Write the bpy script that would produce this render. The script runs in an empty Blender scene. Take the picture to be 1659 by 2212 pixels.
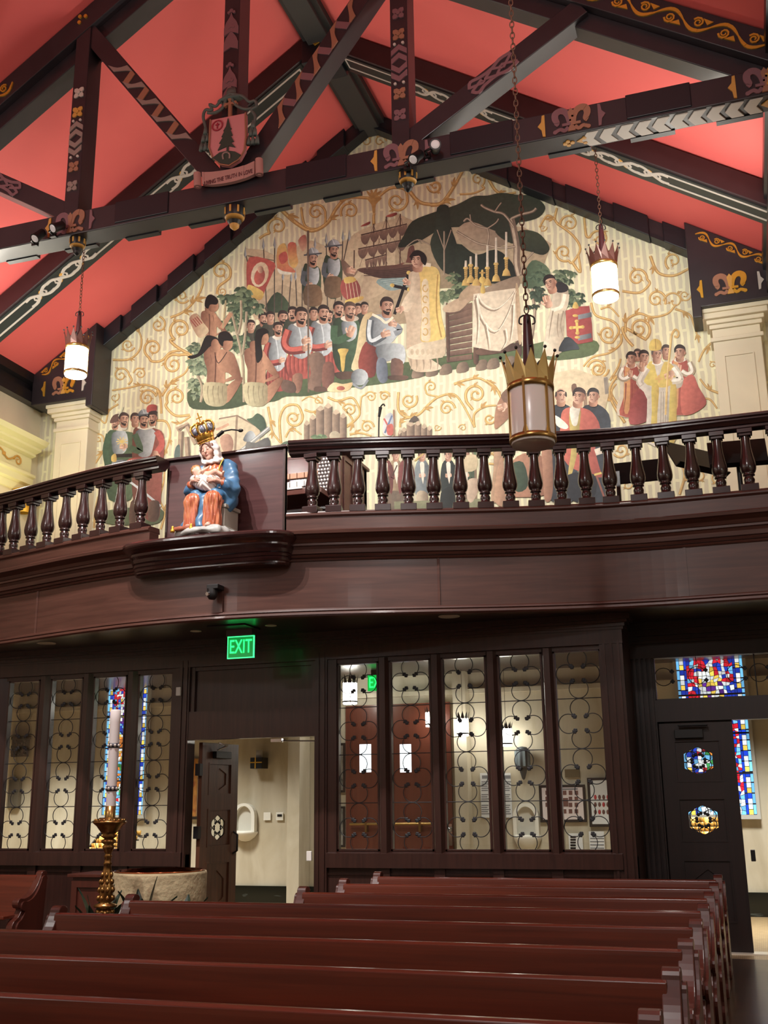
import bpy, bmesh, math, random
from mathutils import Vector, Matrix
import numpy as np
random.seed(7)
PI = math.pi
scene = bpy.context.scene
COL = scene.collection
# ------------------------------------------------------------------ camera
H = 1.35
FPX = 2312.16
_y, _p, _r = (math.radians(a) for a in (18.41643665, 15.13978833, -0.71372453))
_F = np.array([-math.sin(_y) * math.cos(_p), math.cos(_y) * math.cos(_p), math.sin(_p)])
_r0 = np.array([math.cos(_y), math.sin(_y), 0.0])
_u0 = np.cross(_r0, _F)
_R = math.cos(_r) * _r0 + math.sin(_r) * _u0
_U = -math.sin(_r) * _r0 + math.cos(_r) * _u0
CAM = np.array([0, 0, H])


def P(px, py, X=None, Y=None, Z=None):
    """the point of the real plane x = X, y = Y or z = Z that the photograph shows at this pixel"""
    d = _F + _R * (px - 829.5) / FPX - _U * (py - 1106.0) / FPX
    t = X / d[0] if X is not None else Y / d[1] if Y is not None else (Z - H) / d[2]
    return Vector(CAM + d * t)


cam_data = bpy.data.cameras.new('camera')
cam_data.sensor_fit = 'HORIZONTAL'
cam_data.sensor_width = 36
cam_data.lens = 36 * FPX / 1659
cam = bpy.data.objects.new('camera', cam_data)
COL.objects.link(cam)
cam.matrix_world = Matrix(((_R[0], _U[0], -_F[0], 0), (_R[1], _U[1], -_F[1], 0), (_R[2], _U[2], -_F[2], H), (0, 0, 0, 1)))
scene.camera = cam
vs = scene.view_settings
vs.view_transform = 'Standard'
vs.look = 'None'
vs.gamma = 1
vs.use_curve_mapping = False


# ------------------------------------------------------------------ colour and materials
def lin(c):
    out = []
    for v in c[:3]:
        v = v / 255.0
        out.append(v / 12.92 if v <= 0.04045 else ((v + 0.055) / 1.055) ** 2.4)
    return tuple(out) + (1.0,)


MATS = {}


def mat(name, col=(128, 128, 128), rough=0.5, metal=0.0, coat=0.0, emit=None, estr=0.0, vary=None, bump=None, attr=False, spec=0.5):
    """vary = (second colour, scale xyz, detail, low, high): noise between two colours; bump = (scale, strength)"""
    if name in MATS:
        return MATS[name]
    m = bpy.data.materials.new(name)
    m.use_nodes = True
    nt = m.node_tree
    b = nt.nodes['Principled BSDF']
    b.inputs['Base Color'].default_value = lin(col)
    b.inputs['Roughness'].default_value = rough
    b.inputs['Metallic'].default_value = metal
    b.inputs['Coat Weight'].default_value = coat
    b.inputs['Coat Roughness'].default_value = 0.12
    b.inputs['Specular IOR Level'].default_value = spec
    if emit is not None:
        b.inputs['Emission Color'].default_value = lin(emit)
        b.inputs['Emission Strength'].default_value = estr
    tc = None
    if vary or bump:
        tc = nt.nodes.new('ShaderNodeTexCoord')
    if vary:
        c2, sc, det, lo, hi = vary
        mp = nt.nodes.new('ShaderNodeMapping')
        mp.inputs['Scale'].default_value = sc
        nz = nt.nodes.new('ShaderNodeTexNoise')
        nz.inputs['Scale'].default_value = 1.0
        nz.inputs['Detail'].default_value = det
        nz.inputs['Distortion'].default_value = 0.6
        rp = nt.nodes.new('ShaderNodeValToRGB')
        rp.color_ramp.elements[0].position = lo
        rp.color_ramp.elements[1].position = hi
        rp.color_ramp.elements[0].color = lin(col)
        rp.color_ramp.elements[1].color = lin(c2)
        nt.links.new(tc.outputs['Object'], mp.inputs['Vector'])
        nt.links.new(mp.outputs['Vector'], nz.inputs['Vector'])
        nt.links.new(nz.outputs['Fac'], rp.inputs['Fac'])
        nt.links.new(rp.outputs['Color'], b.inputs['Base Color'])
    if attr:
        at = nt.nodes.new('ShaderNodeAttribute')
        at.attribute_name = 'paint'
        nt.links.new(at.outputs['Color'], b.inputs['Base Color'])
        if emit is not None:
            nt.links.new(at.outputs['Color'], b.inputs['Emission Color'])
    if bump:
        nz2 = nt.nodes.new('ShaderNodeTexNoise')
        nz2.inputs['Scale'].default_value = bump[0]
        nz2.inputs['Detail'].default_value = 4
        bp = nt.nodes.new('ShaderNodeBump')
        bp.inputs['Strength'].default_value = bump[1]
        bp.inputs['Distance'].default_value = 0.02
        nt.links.new(tc.outputs['Object'], nz2.inputs['Vector'])
        nt.links.new(nz2.outputs['Fac'], bp.inputs['Height'])
        nt.links.new(bp.outputs['Normal'], b.inputs['Normal'])
    MATS[name] = m
    return m


def wood(name, c1, c2, scale, rough=0.3, coat=0.25):
    return mat(name, c1, rough, coat=coat, vary=(c2, scale, 5, 0.35, 0.72))


W_SCREEN = wood('mahogany_wall_wood', (46, 27, 23), (60, 36, 30), (30, 30, 1.6), 0.32, 0.2)
W_BALC = wood('mahogany_gallery_wood', (66, 38, 31), (84, 52, 43), (1.6, 1.6, 26), 0.38, 0.12)
W_RAIL = wood('dark_mahogany_turned_wood', (38, 21, 21), (50, 28, 27), (3, 3, 3), 0.24, 0.35)
W_PEW = wood('red_brown_pew_oak', (98, 41, 24), (74, 28, 16), (0.9, 16, 30), 0.3, 0.2)
W_PEWEND = wood('red_brown_pew_end_oak', (80, 37, 27), (64, 29, 21), (12, 12, 1.5), 0.36, 0.1)
W_DOOR = wood('door_oak', (74, 44, 30), (96, 60, 42), (24, 24, 1.2), 0.4, 0.1)
W_DARKDOOR = wood('dark_door_wood', (29, 18, 18), (37, 23, 22), (24, 24, 1.2), 0.45, 0.1)
W_BEAM = wood('dark_painted_beam', (37, 32, 37), (46, 39, 44), (3, 3, 3), 0.42, 0.1)
M_BLOCK = mat('blue_black_beam_paint', (21, 25, 32), 0.4)
M_RAFTER = wood('plum_brown_beam', (44, 29, 32), (52, 34, 37), (3, 3, 3), 0.45, 0.05)
M_GREEN = mat('bottle_green_black_paint', (30, 38, 38), 0.45)
M_OLIVE = mat('ridge_olive_black_paint', (52, 52, 52), 0.5)
M_RED = mat('coral_red_ceiling_plaster', (231, 106, 102), 0.62, vary=((223, 99, 97), (0.5, 0.5, 0.5), 4, 0.35, 0.7), bump=(3, 0.05))
M_CREAM = mat('cream_plaster', (226, 214, 188), 0.6, vary=((214, 203, 180), (1.2, 1.2, 1.2), 4, 0.4, 0.7))
M_STONE = mat('travertine_wall', (208, 200, 180), 0.5, vary=((180, 168, 142), (3.5, 3.5, 1.1), 7, 0.42, 0.75))
M_BLACKMARBLE = mat('black_marble', (14, 20, 18), 0.15, vary=((120, 128, 124), (3, 3, 8), 8, 0.62, 0.85))
M_GOLD = mat('gold_leaf', (222, 172, 66), 0.35, metal=0.6)
M_OCHRE = mat('ochre_gold_paint', (196, 146, 70), 0.5)
M_BRONZE = mat('tan_bronze_paint', (150, 104, 82), 0.5)
M_ROSE = mat('dusty_rose_paint', (122, 86, 92), 0.5)
M_SILVER = mat('silver_grey_paint', (188, 180, 172), 0.45)
M_TAUPE = mat('taupe_grey_paint', (140, 122, 116), 0.5)
M_BLACK = mat('black_metal', (14, 14, 16), 0.45)
M_IRON = mat('wrought_iron', (26, 26, 30), 0.5)
M_BRASS = mat('polished_brass', (164, 132, 78), 0.28, metal=0.9)
M_CHROME = mat('chrome', (200, 200, 205), 0.12, metal=1)
M_WHITE = mat('white_plastic', (228, 226, 220), 0.5)


# ------------------------------------------------------------------ meshes
class MB:
    def __init__(s):
        s.v, s.f, s.m, s.c, s.sm = [], [], [], [], []
        s.mi = 0
        s.col = None
        s.smooth = False

    def add(s, vs_, fs, smooth=None):
        o = len(s.v)
        s.v.extend(tuple(v) for v in vs_)
        for f in fs:
            s.f.append(tuple(o + i for i in f))
            s.m.append(s.mi)
            s.c.append(s.col)
            s.sm.append(s.smooth if smooth is None else smooth)
        return s

    def box(s, lo, hi):
        x0, y0, z0 = lo
        x1, y1, z1 = hi
        return s.add([(x0, y0, z0), (x1, y0, z0), (x1, y1, z0), (x0, y1, z0), (x0, y0, z1), (x1, y0, z1), (x1, y1, z1), (x0, y1, z1)],
                     [(0, 3, 2, 1), (4, 5, 6, 7), (0, 1, 5, 4), (1, 2, 6, 5), (2, 3, 7, 6), (3, 0, 4, 7)], False)

    def prism(s, pts, dv):
        """polygon of 3D points pushed along dv"""
        n = len(pts)
        dv = Vector(dv)
        a = [Vector(p) for p in pts]
        b = [p + dv for p in a]
        fs = [tuple(range(n)), tuple(range(2 * n - 1, n - 1, -1))]
        fs += [(i, i + n, (i + 1) % n + n, (i + 1) % n) for i in range(n)]
        return s.add(a + b, fs, False)

    def bar(s, a, b, w, h, up=(0, 0, 1)):
        """rectangular bar a->b; w across, h along up"""
        a, b = Vector(a), Vector(b)
        d = (b - a).normalized()
        u = Vector(up)
        sd = d.cross(u).normalized() * w / 2
        u = sd.cross(d).normalized() * h / 2
        q = [a - sd - u, a + sd - u, a + sd + u, a - sd + u]
        return s.prism(q, b - a)

    def tube(s, pts, r, n=8, closed=False, caps=True):
        pts = [Vector(p) for p in pts]
        m = len(pts)
        rr = r if isinstance(r, (list, tuple)) else [r] * m
        vs_, fs = [], []
        u = None
        for i, p in enumerate(pts):
            if closed:
                t = pts[(i + 1) % m] - pts[i - 1]
            else:
                t = pts[min(i + 1, m - 1)] - pts[max(i - 1, 0)]
            t = t.normalized() if t.length > 1e-9 else Vector((0, 0, 1))
            if u is None:
                u = t.orthogonal().normalized()
            u = (u - t * u.dot(t))
            u = u.normalized() if u.length > 1e-6 else t.orthogonal().normalized()
            w = t.cross(u)
            for k in range(n):
                a = 2 * PI * k / n
                vs_.append(p + (u * math.cos(a) + w * math.sin(a)) * rr[i])
        for i in range(m if closed else m - 1):
            j = (i + 1) % m
            for k in range(n):
                l = (k + 1) % n
                fs.append((i * n + k, i * n + l, j * n + l, j * n + k))
        s.add(vs_, fs, True)
        if caps and not closed:
            s.add(vs_[:n], [tuple(range(n))[::-1]], False)
            s.add(vs_[-n:], [tuple(range(n))], False)
        return s

    def lathe(s, prof, c=(0, 0, 0), n=16, sy=1.0, a0=0.0, a1=2 * PI):
        full = abs(a1 - a0 - 2 * PI) < 1e-6
        m = n if full else n + 1
        vs_, fs = [], []
        for r, z in prof:
            for k in range(m):
                a = a0 + (a1 - a0) * k / n
                vs_.append((c[0] + r * math.cos(a), c[1] + r * sy * math.sin(a), c[2] + z))
        for i in range(len(prof) - 1):
            for k in range(n):
                l = (k + 1) % m
                fs.append((i * m + k, i * m + l, (i + 1) * m + l, (i + 1) * m + k))
        return s.add(vs_, fs, True)

    def ball(s, c, r, n=10, m=7):
        rx, ry, rz = r if isinstance(r, (tuple, list)) else (r, r, r)
        vs_, fs = [], []
        for i in range(m + 1):
            t = PI * i / m
            for k in range(n):
                a = 2 * PI * k / n
                vs_.append((c[0] + rx * math.sin(t) * math.cos(a), c[1] + ry * math.sin(t) * math.sin(a), c[2] - rz * math.cos(t)))
        for i in range(m):
            for k in range(n):
                l = (k + 1) % n
                fs.append((i * n + k, i * n + l, (i + 1) * n + l, (i + 1) * n + k))
        return s.add(vs_, fs, True)

    def sweep(s, path, prof, out=None):
        """profile [(outward, z)] carried along a level path [(x, y)]; outward is to the right of travel. closed profile"""
        n = len(prof)
        vs_, fs = [], []
        for i, p in enumerate(path):
            a = path[max(i - 1, 0)]
            b = path[min(i + 1, len(path) - 1)]
            t = Vector((b[0] - a[0], b[1] - a[1])).normalized()
            nx, ny = t.y, -t.x
            for o, z in prof:
                vs_.append((p[0] + nx * o, p[1] + ny * o, z))
        for i in range(len(path) - 1):
            for k in range(n):
                l = (k + 1) % n
                fs.append((i * n + k, i * n + l, (i + 1) * n + l, (i + 1) * n + k))
        fs.append(tuple(range(n))[::-1])
        fs.append(tuple(range((len(path) - 1) * n, len(path) * n)))
        return s.add(vs_, fs)

    def strip(s, left, right):
        """flat ribbon between two rails of points"""
        n = len(left)
        return s.add(list(left) + list(right), [(i, i + 1, n + i + 1, n + i) for i in range(n - 1)])

    def poly(s, pts):
        return s.add(pts, [tuple(range(len(pts)))])


def new_mesh(name, mb, mats):
    me = bpy.data.meshes.new(name)
    me.from_pydata([tuple(v) for v in mb.v], [], mb.f)
    for m in (mats if isinstance(mats, (list, tuple)) else [mats]):
        me.materials.append(m)
    me.polygons.foreach_set('material_index', mb.m)
    me.polygons.foreach_set('use_smooth', mb.sm)
    if any(c is not None for c in mb.c):
        at = me.attributes.new('paint', 'FLOAT_COLOR', 'CORNER')
        arr = np.ones((len(me.loops), 4), dtype=np.float32)
        k = 0
        for f, c in zip(mb.f, mb.c):
            c = c if c is not None else (0.5, 0.5, 0.5, 1)
            arr[k:k + len(f)] = c
            k += len(f)
        at.data.foreach_set('color', arr.ravel())
    me.update()
    return me


def fix_normals(me):
    bm = bmesh.new()
    bm.from_mesh(me)
    bmesh.ops.recalc_face_normals(bm, faces=bm.faces)
    bm.to_mesh(me)
    bm.free()


def obj(name, mb, mats, parent=None, bevel=0.0, recalc=True):
    """ONE mesh object; coordinates are the world's, whatever the parent"""
    me = new_mesh(name, mb, mats)
    if recalc:
        fix_normals(me)
    o = bpy.data.objects.new(name, me)
    COL.objects.link(o)
    if parent is not None:
        o.parent = parent
        if parent.parent is None:
            o.matrix_parent_inverse = parent.matrix_basis.inverted()
    if bevel:
        b = o.modifiers.new('bevel', 'BEVEL')
        b.width = bevel
        b.segments = 2
        b.limit_method = 'ANGLE'
    return o


def tag(o, label, cat, group=None, kind=None):
    o['label'] = label
    o['category'] = cat
    if group:
        o['group'] = group
    if kind:
        o['kind'] = kind
    return o


def thing(name, loc, label, cat, group=None, kind=None):
    o = bpy.data.objects.new(name, None)
    o.empty_display_size = 0.1
    COL.objects.link(o)
    o.location = loc
    return tag(o, label, cat, group, kind)


def struct(name, mb, mats, label=None, bevel=0.0):
    o = obj(name, mb, mats, None, bevel)
    o['kind'] = 'structure'
    return o


def dup(root, loc, label, group=None, rz=0.0):
    """a copy of a thing with copies of its parts and sub-parts"""
    r = root.copy()
    COL.objects.link(r)
    r.location = loc
    r.rotation_euler = (0, 0, rz)
    r['label'] = label
    if group:
        r['group'] = group
    for ch in list(root.children):
        c = ch.copy()
        COL.objects.link(c)
        c.parent = r
        c.matrix_parent_inverse = ch.matrix_parent_inverse.copy()
        for g in ch.children:
            d = g.copy()
            COL.objects.link(d)
            d.parent = c
            d.matrix_parent_inverse = g.matrix_parent_inverse.copy()
    return r


def lerp(a, b, t):
    return a + (b - a) * t


def smooth_pts(pts, n=6, closed=False):
    """Catmull-Rom through the points (any dimension)"""
    m = len(pts)
    out = []
    for i in range(m if closed else m - 1):
        p0 = pts[(i - 1) % m] if closed or i > 0 else pts[0]
        p1 = pts[i]
        p2 = pts[(i + 1) % m]
        p3 = pts[(i + 2) % m] if closed or i + 2 < m else pts[m - 1]
        for k in range(n):
            t = k / n
            out.append(tuple(0.5 * (2 * b + (c - a) * t + (2 * a - 5 * b + 4 * c - d) * t * t + (3 * b - a - 3 * c + d) * t ** 3)
                             for a, b, c, d in zip(p0, p1, p2, p3)))
    if not closed:
        out.append(tuple(pts[-1]))
    return out
# ------------------------------------------------------------------ the room
CX = -4.76                      # middle of the nave
XL, XR = -10.46, 0.74           # nave walls
YB = 14.0                       # gable wall
ZR, SL = 11.85, 0.66            # ridge height, roof pitch


def roof(x):
    return ZR - SL * abs(x - CX)


YF = -9.0                       # the nave goes on behind the photographer
# floor
m_floor = mat('dark_oak_floor', (58, 38, 26), 0.3, coat=0.15, vary=((78, 52, 36), (1.2, 22, 4), 4, 0.3, 0.7))
struct('floor', MB().box((-16, YF, -0.2), (3.2, 10.4, 0)), m_floor)
m_tile = bpy.data.materials.new('beige_mosaic_tile')
m_tile.use_nodes = True
_nt = m_tile.node_tree
_b = _nt.nodes['Principled BSDF']
_b.inputs['Roughness'].default_value = 0.35
_tc = _nt.nodes.new('ShaderNodeTexCoord')
_br = _nt.nodes.new('ShaderNodeTexBrick')
_br.inputs['Scale'].default_value = 14
_br.inputs['Color1'].default_value = lin((196, 172, 132))
_br.inputs['Color2'].default_value = lin((176, 148, 108))
_br.inputs['Mortar'].default_value = lin((120, 98, 72))
_br.inputs['Mortar Size'].default_value = 0.03
_br.inputs['Brick Width'].default_value = 0.5
_nt.links.new(_tc.outputs['Object'], _br.inputs['Vector'])
_nt.links.new(_br.outputs['Color'], _b.inputs['Base Color'])
struct('floor_narthex', MB().box((-16, 10.4, -0.2), (3.2, 14.3, 0)), m_tile)

# roof slopes (the red ceiling)
mb = MB()
for sgn, xe in ((-1, -11.6), (1, 2.0)):
    pts = [(CX, YF, ZR), (CX, YB + 0.3, ZR), (xe, YB + 0.3, roof(xe)), (xe, YF, roof(xe))]
    mb.prism(pts, (0, 0, 0.15))
struct('ceiling', mb, M_RED)

# gable wall: one prism up to the roof line, bottom at the gallery floor
mb = MB()
mb.prism([(-16, YB, -0.0), (3.2, YB, -0.0), (3.2, YB, 3.0), (2.0, YB, 3.0), (2.0, YB, roof(2.0) + .05), (CX, YB, ZR + .05), (-11.6, YB, roof(-11.6) + .05), (-11.6, YB, 3.0), (-16, YB, 3.0)], (0, 0.3, 0))
struct('wall_back', mb, M_STONE)

# side walls above the arcade, with the wall plates
M_PLATE = mat('black_wall_plate', (24, 22, 26), 0.35, coat=0.2)
mb = MB()
mb.box((XL - 0.3, YF, 0.0), (XL - 0.15, 9.0, 8.2))
mb.box((XL - 0.3, 9.0, 5.2), (XL - 0.15, YB, 8.2))
mb.box((XL - 0.3, 13.2, 0.0), (XL - 0.15, YB, 5.2))
struct('wall_left', mb, M_CREAM)
mb = MB()
mb.box((XR + 0.25, YF, 4.6), (XR + 0.4, YB, 8.2))
struct('wall_right', mb, M_CREAM)
mb = MB()
mb.box((3.05, YF, 0), (3.2, 14.3, 5.0))
struct('wall_right_aisle', mb, M_CREAM)
mb = MB()
mb.box((-16, YF, 0), (-15.85, 14.3, 5.2))
struct('wall_left_aisle', mb, M_CREAM)
mb = MB()
mb.box((XR + 0.2, YF, 4.5), (3.2, YB, 4.6))
struct('ceiling_right_aisle', mb, M_CREAM)
mb = MB()
mb.box((-16, YF, 5.1), (XL - 0.15, YB, 5.2))
struct('ceiling_left_aisle', mb, M_CREAM)
mb = MB()
mb.box((-16, YF - .2, 0), (3.2, YF, 9))
mb.prism([(-11.6, YF - .2, 7), (2.0, YF - .2, 7), (2.0, YF - .2, roof(2.0)), (CX, YF - .2, ZR), (-11.6, YF - .2, roof(-11.6))], (0, 0.2, 0))
struct('wall_front', mb, M_CREAM)

# wall plates: moulded black beams along the eaves
for nm, xs, sg in (('trim_1', XL, 1), ('trim_2', XR, -1)):
    mb = MB()
    prof = [(-0.25, 7.62), (0.0, 7.62), (0.0, 7.80), (-0.06, 7.83), (-0.06, 7.92), (0.02, 7.95), (0.02, 8.10), (-0.06, 8.13), (-0.4, 8.45), (-0.4, 7.62)]
    path = [(xs, YF), (xs, YB)] if sg > 0 else [(xs, YB), (xs, YF)]
    mb.sweep(path, prof)
    struct(nm, mb, M_PLATE)

# left entablature over the aisle arcade (cream with gilding)
M_CORN = mat('cream_cornice_plaster', (232, 224, 176), 0.5)
mb = MB()
prof = [(-0.25, 6.15), (-0.10, 6.15), (-0.08, 6.26), (-0.02, 6.28), (-0.02, 6.38), (0.02, 6.40), (0.02, 6.44), (-0.08, 6.46), (-0.08, 6.74), (0.0, 6.76), (0.0, 6.80), (0.10, 6.83), (0.10, 6.87), (0.2, 6.90), (0.24, 6.97), (-0.25, 7.02)]
mb.sweep([(XL, YF), (XL, 13.75)], prof)
struct('trim_3', mb, M_CORN)
# gilded scrolls on its frieze
mb = MB()
for k in range(6):
    y0 = 13.1 - k * 0.62
    pts = []
    for i in range(15):
        t = i / 14
        a = t * 2 * PI * 1.3
        r = 0.10 * (1 - t * 0.8)
        pts.append((XL - 0.075 + 0.012, y0 + 0.3 - r * math.cos(a), 6.6 + r * math.sin(a) * 0.9))
    mb.tube(pts, [0.016 - 0.008 * i / 14 for i in range(15)], 6)
    mb.tube(smooth_pts([(XL - 0.06, y0 - .32, 6.52), (XL - 0.06, y0 - 0.15, 6.68), (XL - 0.06, y0 + 0.05, 6.56), (XL - 0.06, y0 + 0.25, 6.66)], 4), 0.013, 6)
    mb.ball((XL - 0.06, y0 - 0.05, 6.62), 0.03)
tag(obj('gilded_scroll', mb, M_OCHRE), 'gilded scroll relief running along the cream frieze of the left wall', 'ornament')
# gilt capital of the arcade pier at the left gallery end
mb = MB()
for k in range(14):
    a = 2 * PI * k / 14
    mb.ball((XL + 0.0 + 0.12 * math.cos(a), 13.55 + 0.16 * math.sin(a), 6.0 + 0.06 * math.sin(5 * a)), (0.05, 0.05, 0.10), 8, 6)
mb.lathe([(0.10, -0.2), (0.12, 0.0), (0.17, 0.12), (0.2, 0.16), (0.0, 0.16)], (XL, 13.55, 5.98))
tag(obj('gilded_capital', mb, M_GOLD), 'small gilded leafy capital below the cream cornice, just above the left handrail', 'ornament')
mb = MB()
mb.box((XL - 0.3, 13.2, 0.0), (XL - 0.05, 13.74, 5.75))
struct('pillar_arcade', mb, M_CREAM)


# gable pilasters with capital and panel
def pilaster(name, x0, x1):
    mb = MB()
    yf = 13.72
    mb.box((x0, yf, 3.6), (x1, YB + .01, 7.30))
    prof_z = [(7.02, 0.0), (7.04, 0.02), (7.10, 0.02)]
    for z0, z1, o in ((7.12, 7.18, 0.03), (7.30, 7.36, 0.03), (7.36, 7.42, 0.06), (7.42, 7.50, 0.11), (7.50, 7.56, 0.13)):
        mb.box((x0 - o, yf - o, z0), (x1 + o, YB + .01, z1))
    o = struct(name, mb, M_CREAM, bevel=0.012)
    # raised panel frame
    m2 = MB()
    w = 0.018
    a0, a1, zt = x0 + 0.11, x1 - 0.11, 6.92
    m2.box((a0, yf - 0.014, 3.7), (a0 + w, yf, zt))
    m2.box((a1 - w, yf - 0.014, 3.7), (a1, yf, zt))
    m2.box((a0 + w, yf - 0.013, zt - w), (a1 - w, yf, zt - .0005))
    obj('panel_moulding', m2, M_CREAM, o)
    return o


pilaster('pillar_left', -10.10, -9.50)
pilaster('pillar_right', 0.02, 0.62)
# ------------------------------------------------------------------ painted ornament shapes, drawn on a plane
STEP = [0]


class Plane:
    """a flat frame: origin o, axes u and v, normal n; ornaments are raised a little along n"""
    def __init__(s, o, u, v, n):
        s.o, s.u, s.v, s.n = Vector(o), Vector(u).normalized(), Vector(v).normalized(), Vector(n).normalized()

    def at(s, a, b, h=0.0):
        return s.o + s.u * a + s.v * b + s.n * h

    def plate(s, mb, pts, h=0.012):
        STEP[0] = (STEP[0] + 1) % 11
        h += STEP[0] * 0.0004
        mb.prism([s.at(a, b, -0.004) for a, b in pts], s.n * (h + 0.004))

    def line(s, mb, pts, w, h=0.012):
        n = len(pts)
        L, R_ = [], []
        for i, (a, b) in enumerate(pts):
            p, q = pts[max(i - 1, 0)], pts[min(i + 1, n - 1)]
            d = Vector((q[0] - p[0], q[1] - p[1]))
            d = d.normalized() if d.length > 1e-9 else Vector((1, 0))
            ww = w[i] if isinstance(w, (list, tuple)) else w
            L.append((a - d.y * ww / 2, b + d.x * ww / 2))
            R_.append((a + d.y * ww / 2, b - d.x * ww / 2))
        for i in range(n - 1):
            s.plate(mb, [L[i], L[i + 1], R_[i + 1], R_[i]], h)


def fleur(pl, cx, cy, s, left, right, mid, parent, name='fleur_de_lis'):
    """double-scroll lily: left half in one paint, right half in another"""
    for sg, m in ((-1, left), (1, right)):
        mb = MB()
        outer = [(0.10, -0.10), (0.14, 0.22), (0.26, 0.46), (0.46, 0.55), (0.66, 0.46), (0.70, 0.22), (0.62, -0.02), (0.70, -0.12)]
        pts = smooth_pts(outer, 4)
        w = [0.25 * s * (0.75 + 0.5 * math.sin(PI * i / (len(pts) - 1))) for i in range(len(pts))]
        pl.line(mb, [(cx + sg * a * s, cy + b * s) for a, b in pts], w)
        foot = smooth_pts([(0.14, -0.30), (0.30, -0.46), (0.50, -0.36), (0.70, -0.44)], 4)
        pl.line(mb, [(cx + sg * a * s, cy + b * s) for a, b in foot], 0.17 * s)
        pl.plate(mb, [(cx + sg * (0.72 * s + 0.1 * s * math.cos(t)), cy - 0.45 * s + 0.1 * s * math.sin(t)) for t in [2 * PI * k / 10 for k in range(10)]])
        pl.plate(mb, [(cx + sg * a * s, cy + b * s) for a, b in ((0.04, -0.12), (0.40, -0.12), (0.40, -0.25), (0.04, -0.25))], 0.02)
        obj('lily_scroll', mb, m, parent)
    mb = MB()
    pl.plate(mb, [(cx + a * s, cy + b * s) for a, b in ((0, 0.62), (-0.14, 0.42), (-0.08, 0), (-0.10, -0.3), (-0.17, -0.52), (0.17, -0.52), (0.10, -0.3), (0.08, 0), (0.14, 0.42))], 0.014)
    obj('lily_spear', mb, mid, parent)


def pointer(pl, cx, cy, s, sg, m, parent):
    mb = MB()
    pl.plate(mb, [(cx + sg * a * s, cy + b * s) for a, b in ((-0.06, 0.5), (0.05, 0.48), (0.09, 0.18), (0.24, 0), (0.09, -0.2), (0.05, -0.5), (-0.06, -0.52))])
    obj('pointer', mb, m, parent)


def rosette(pl, mb, cx, cy, s):
    for k in range(4):
        a = PI / 4 + k * PI / 2
        ux, uy = math.cos(a), math.sin(a)
        pts = [(0.2, 0), (0.42, 0.42), (0.86, 0.34), (1.12, 0.0), (0.86, -0.34), (0.42, -0.42)]
        pl.plate(mb, [(cx + s * (p * ux - q * uy), cy + s * (p * uy + q * ux)) for p, q in pts])
    pl.plate(mb, [(cx + 0.3 * s * math.cos(t), cy + 0.3 * s * math.sin(t)) for t in [2 * PI * k / 10 for k in range(10)]], 0.022)


def disc(pl, mb, cx, cy, r, h=0.015):
    pl.plate(mb, [(cx + r * math.cos(t), cy + r * math.sin(t)) for t in [2 * PI * k / 10 for k in range(10)]], h)


def vine(pl, mb, a0, a1, b, s, sg=1):
    """S-curved stem with a curl and a leaf at every half wave, along u"""
    n = max(2, round(abs(a1 - a0) / (s * 2.0)))
    st = (a1 - a0) / n
    for k in range(n):
        x = a0 + st * k
        f = sg if k % 2 == 0 else -sg
        c = [(x + st * t, b + f * s * 0.55 * math.sin(PI * t) * (1.0 if t < 0.5 else 1.0)) for t in [i / 8 for i in range(9)]]
        pl.line(mb, c, [0.10 * s + 0.16 * s * math.sin(PI * i / 8) for i in range(9)])
        cur = []
        for i in range(15):
            t = i / 14
            ang = PI * 0.9 - t * 1.55 * 2 * PI
            r = 0.40 * s * (1 - 0.75 * t)
            cur.append((x + st * 0.52 + r * math.cos(ang) * (1 if st > 0 else -1), b - f * s * 0.12 - f * r * math.sin(ang)))
        pl.line(mb, cur, [0.15 * s * (1 - 0.4 * i / 14) for i in range(15)])
        pl.plate(mb, [(x + st * 0.86, b - f * s * 0.1), (x + st * 1.0, b - f * s * 0.45), (x + st * 0.62, b - f * s * 0.5), (x + st * 0.7, b - f * s * 0.36)])


def face(o, u, v):
    u, v = Vector(u), Vector(v)
    return Plane(o, u, v, u.cross(v))


# ------------------------------------------------------------------ the great truss with its tie beam
YT = 9.12
K = YT / 9.45
ZT0, ZT1 = H + (7.755 - H) * K, H + (8.045 - H) * K     # tie beam
TD = 0.28
T = thing('roof_truss', (CX, YT, ZT0), 'great dark roof truss with painted tie beam, posts and braces below the red ceiling', 'roof truss')
FR = Plane((0, YT, 0), (1, 0, 0), (0, 0, 1), (0, -1, 0))
mb = MB()
mb.box((XL - 0.1, YT, ZT0), (XR + 0.1, YT + TD, ZT1))
tie = obj('tie_beam', mb, W_BEAM, T, bevel=0.01)


def tx(px, py):
    p = P(px, py, Y=YT)
    return p.x, p.z


# raised blue-black blocks between the lilies
for xa, xb in ((250, 365), (618, 748), (972, 1108), (1352, 1492)):
    ym = lambda px: 520 - 0.198 * px
    a, b = tx(xa, ym(xa) - 22)[0], tx(xb, ym(xb) - 22)[0]
    obj('block', MB().box((a, YT - 0.014, ZT0 + 0.03), (b, YT + TD + 0.03, ZT1 + 0.01)), M_BLOCK, T, bevel=0.008)
a, b = -9.35, -8.55
obj('block', MB().box((a, YT - 0.014, ZT0 + 0.03), (b, YT + TD + 0.03, ZT1 + 0.01)), M_BLOCK, T, bevel=0.008)
# stepped fillets along the rear lower edge
for k in range(14):
    a = XL + 0.3 + k * 0.8
    obj('fillet', MB().box((a, YT + TD - 0.02, ZT0 - 0.012), (a + 0.42, YT + TD + 0.05, ZT0 + 0.10)), M_BLOCK, T)

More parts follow.
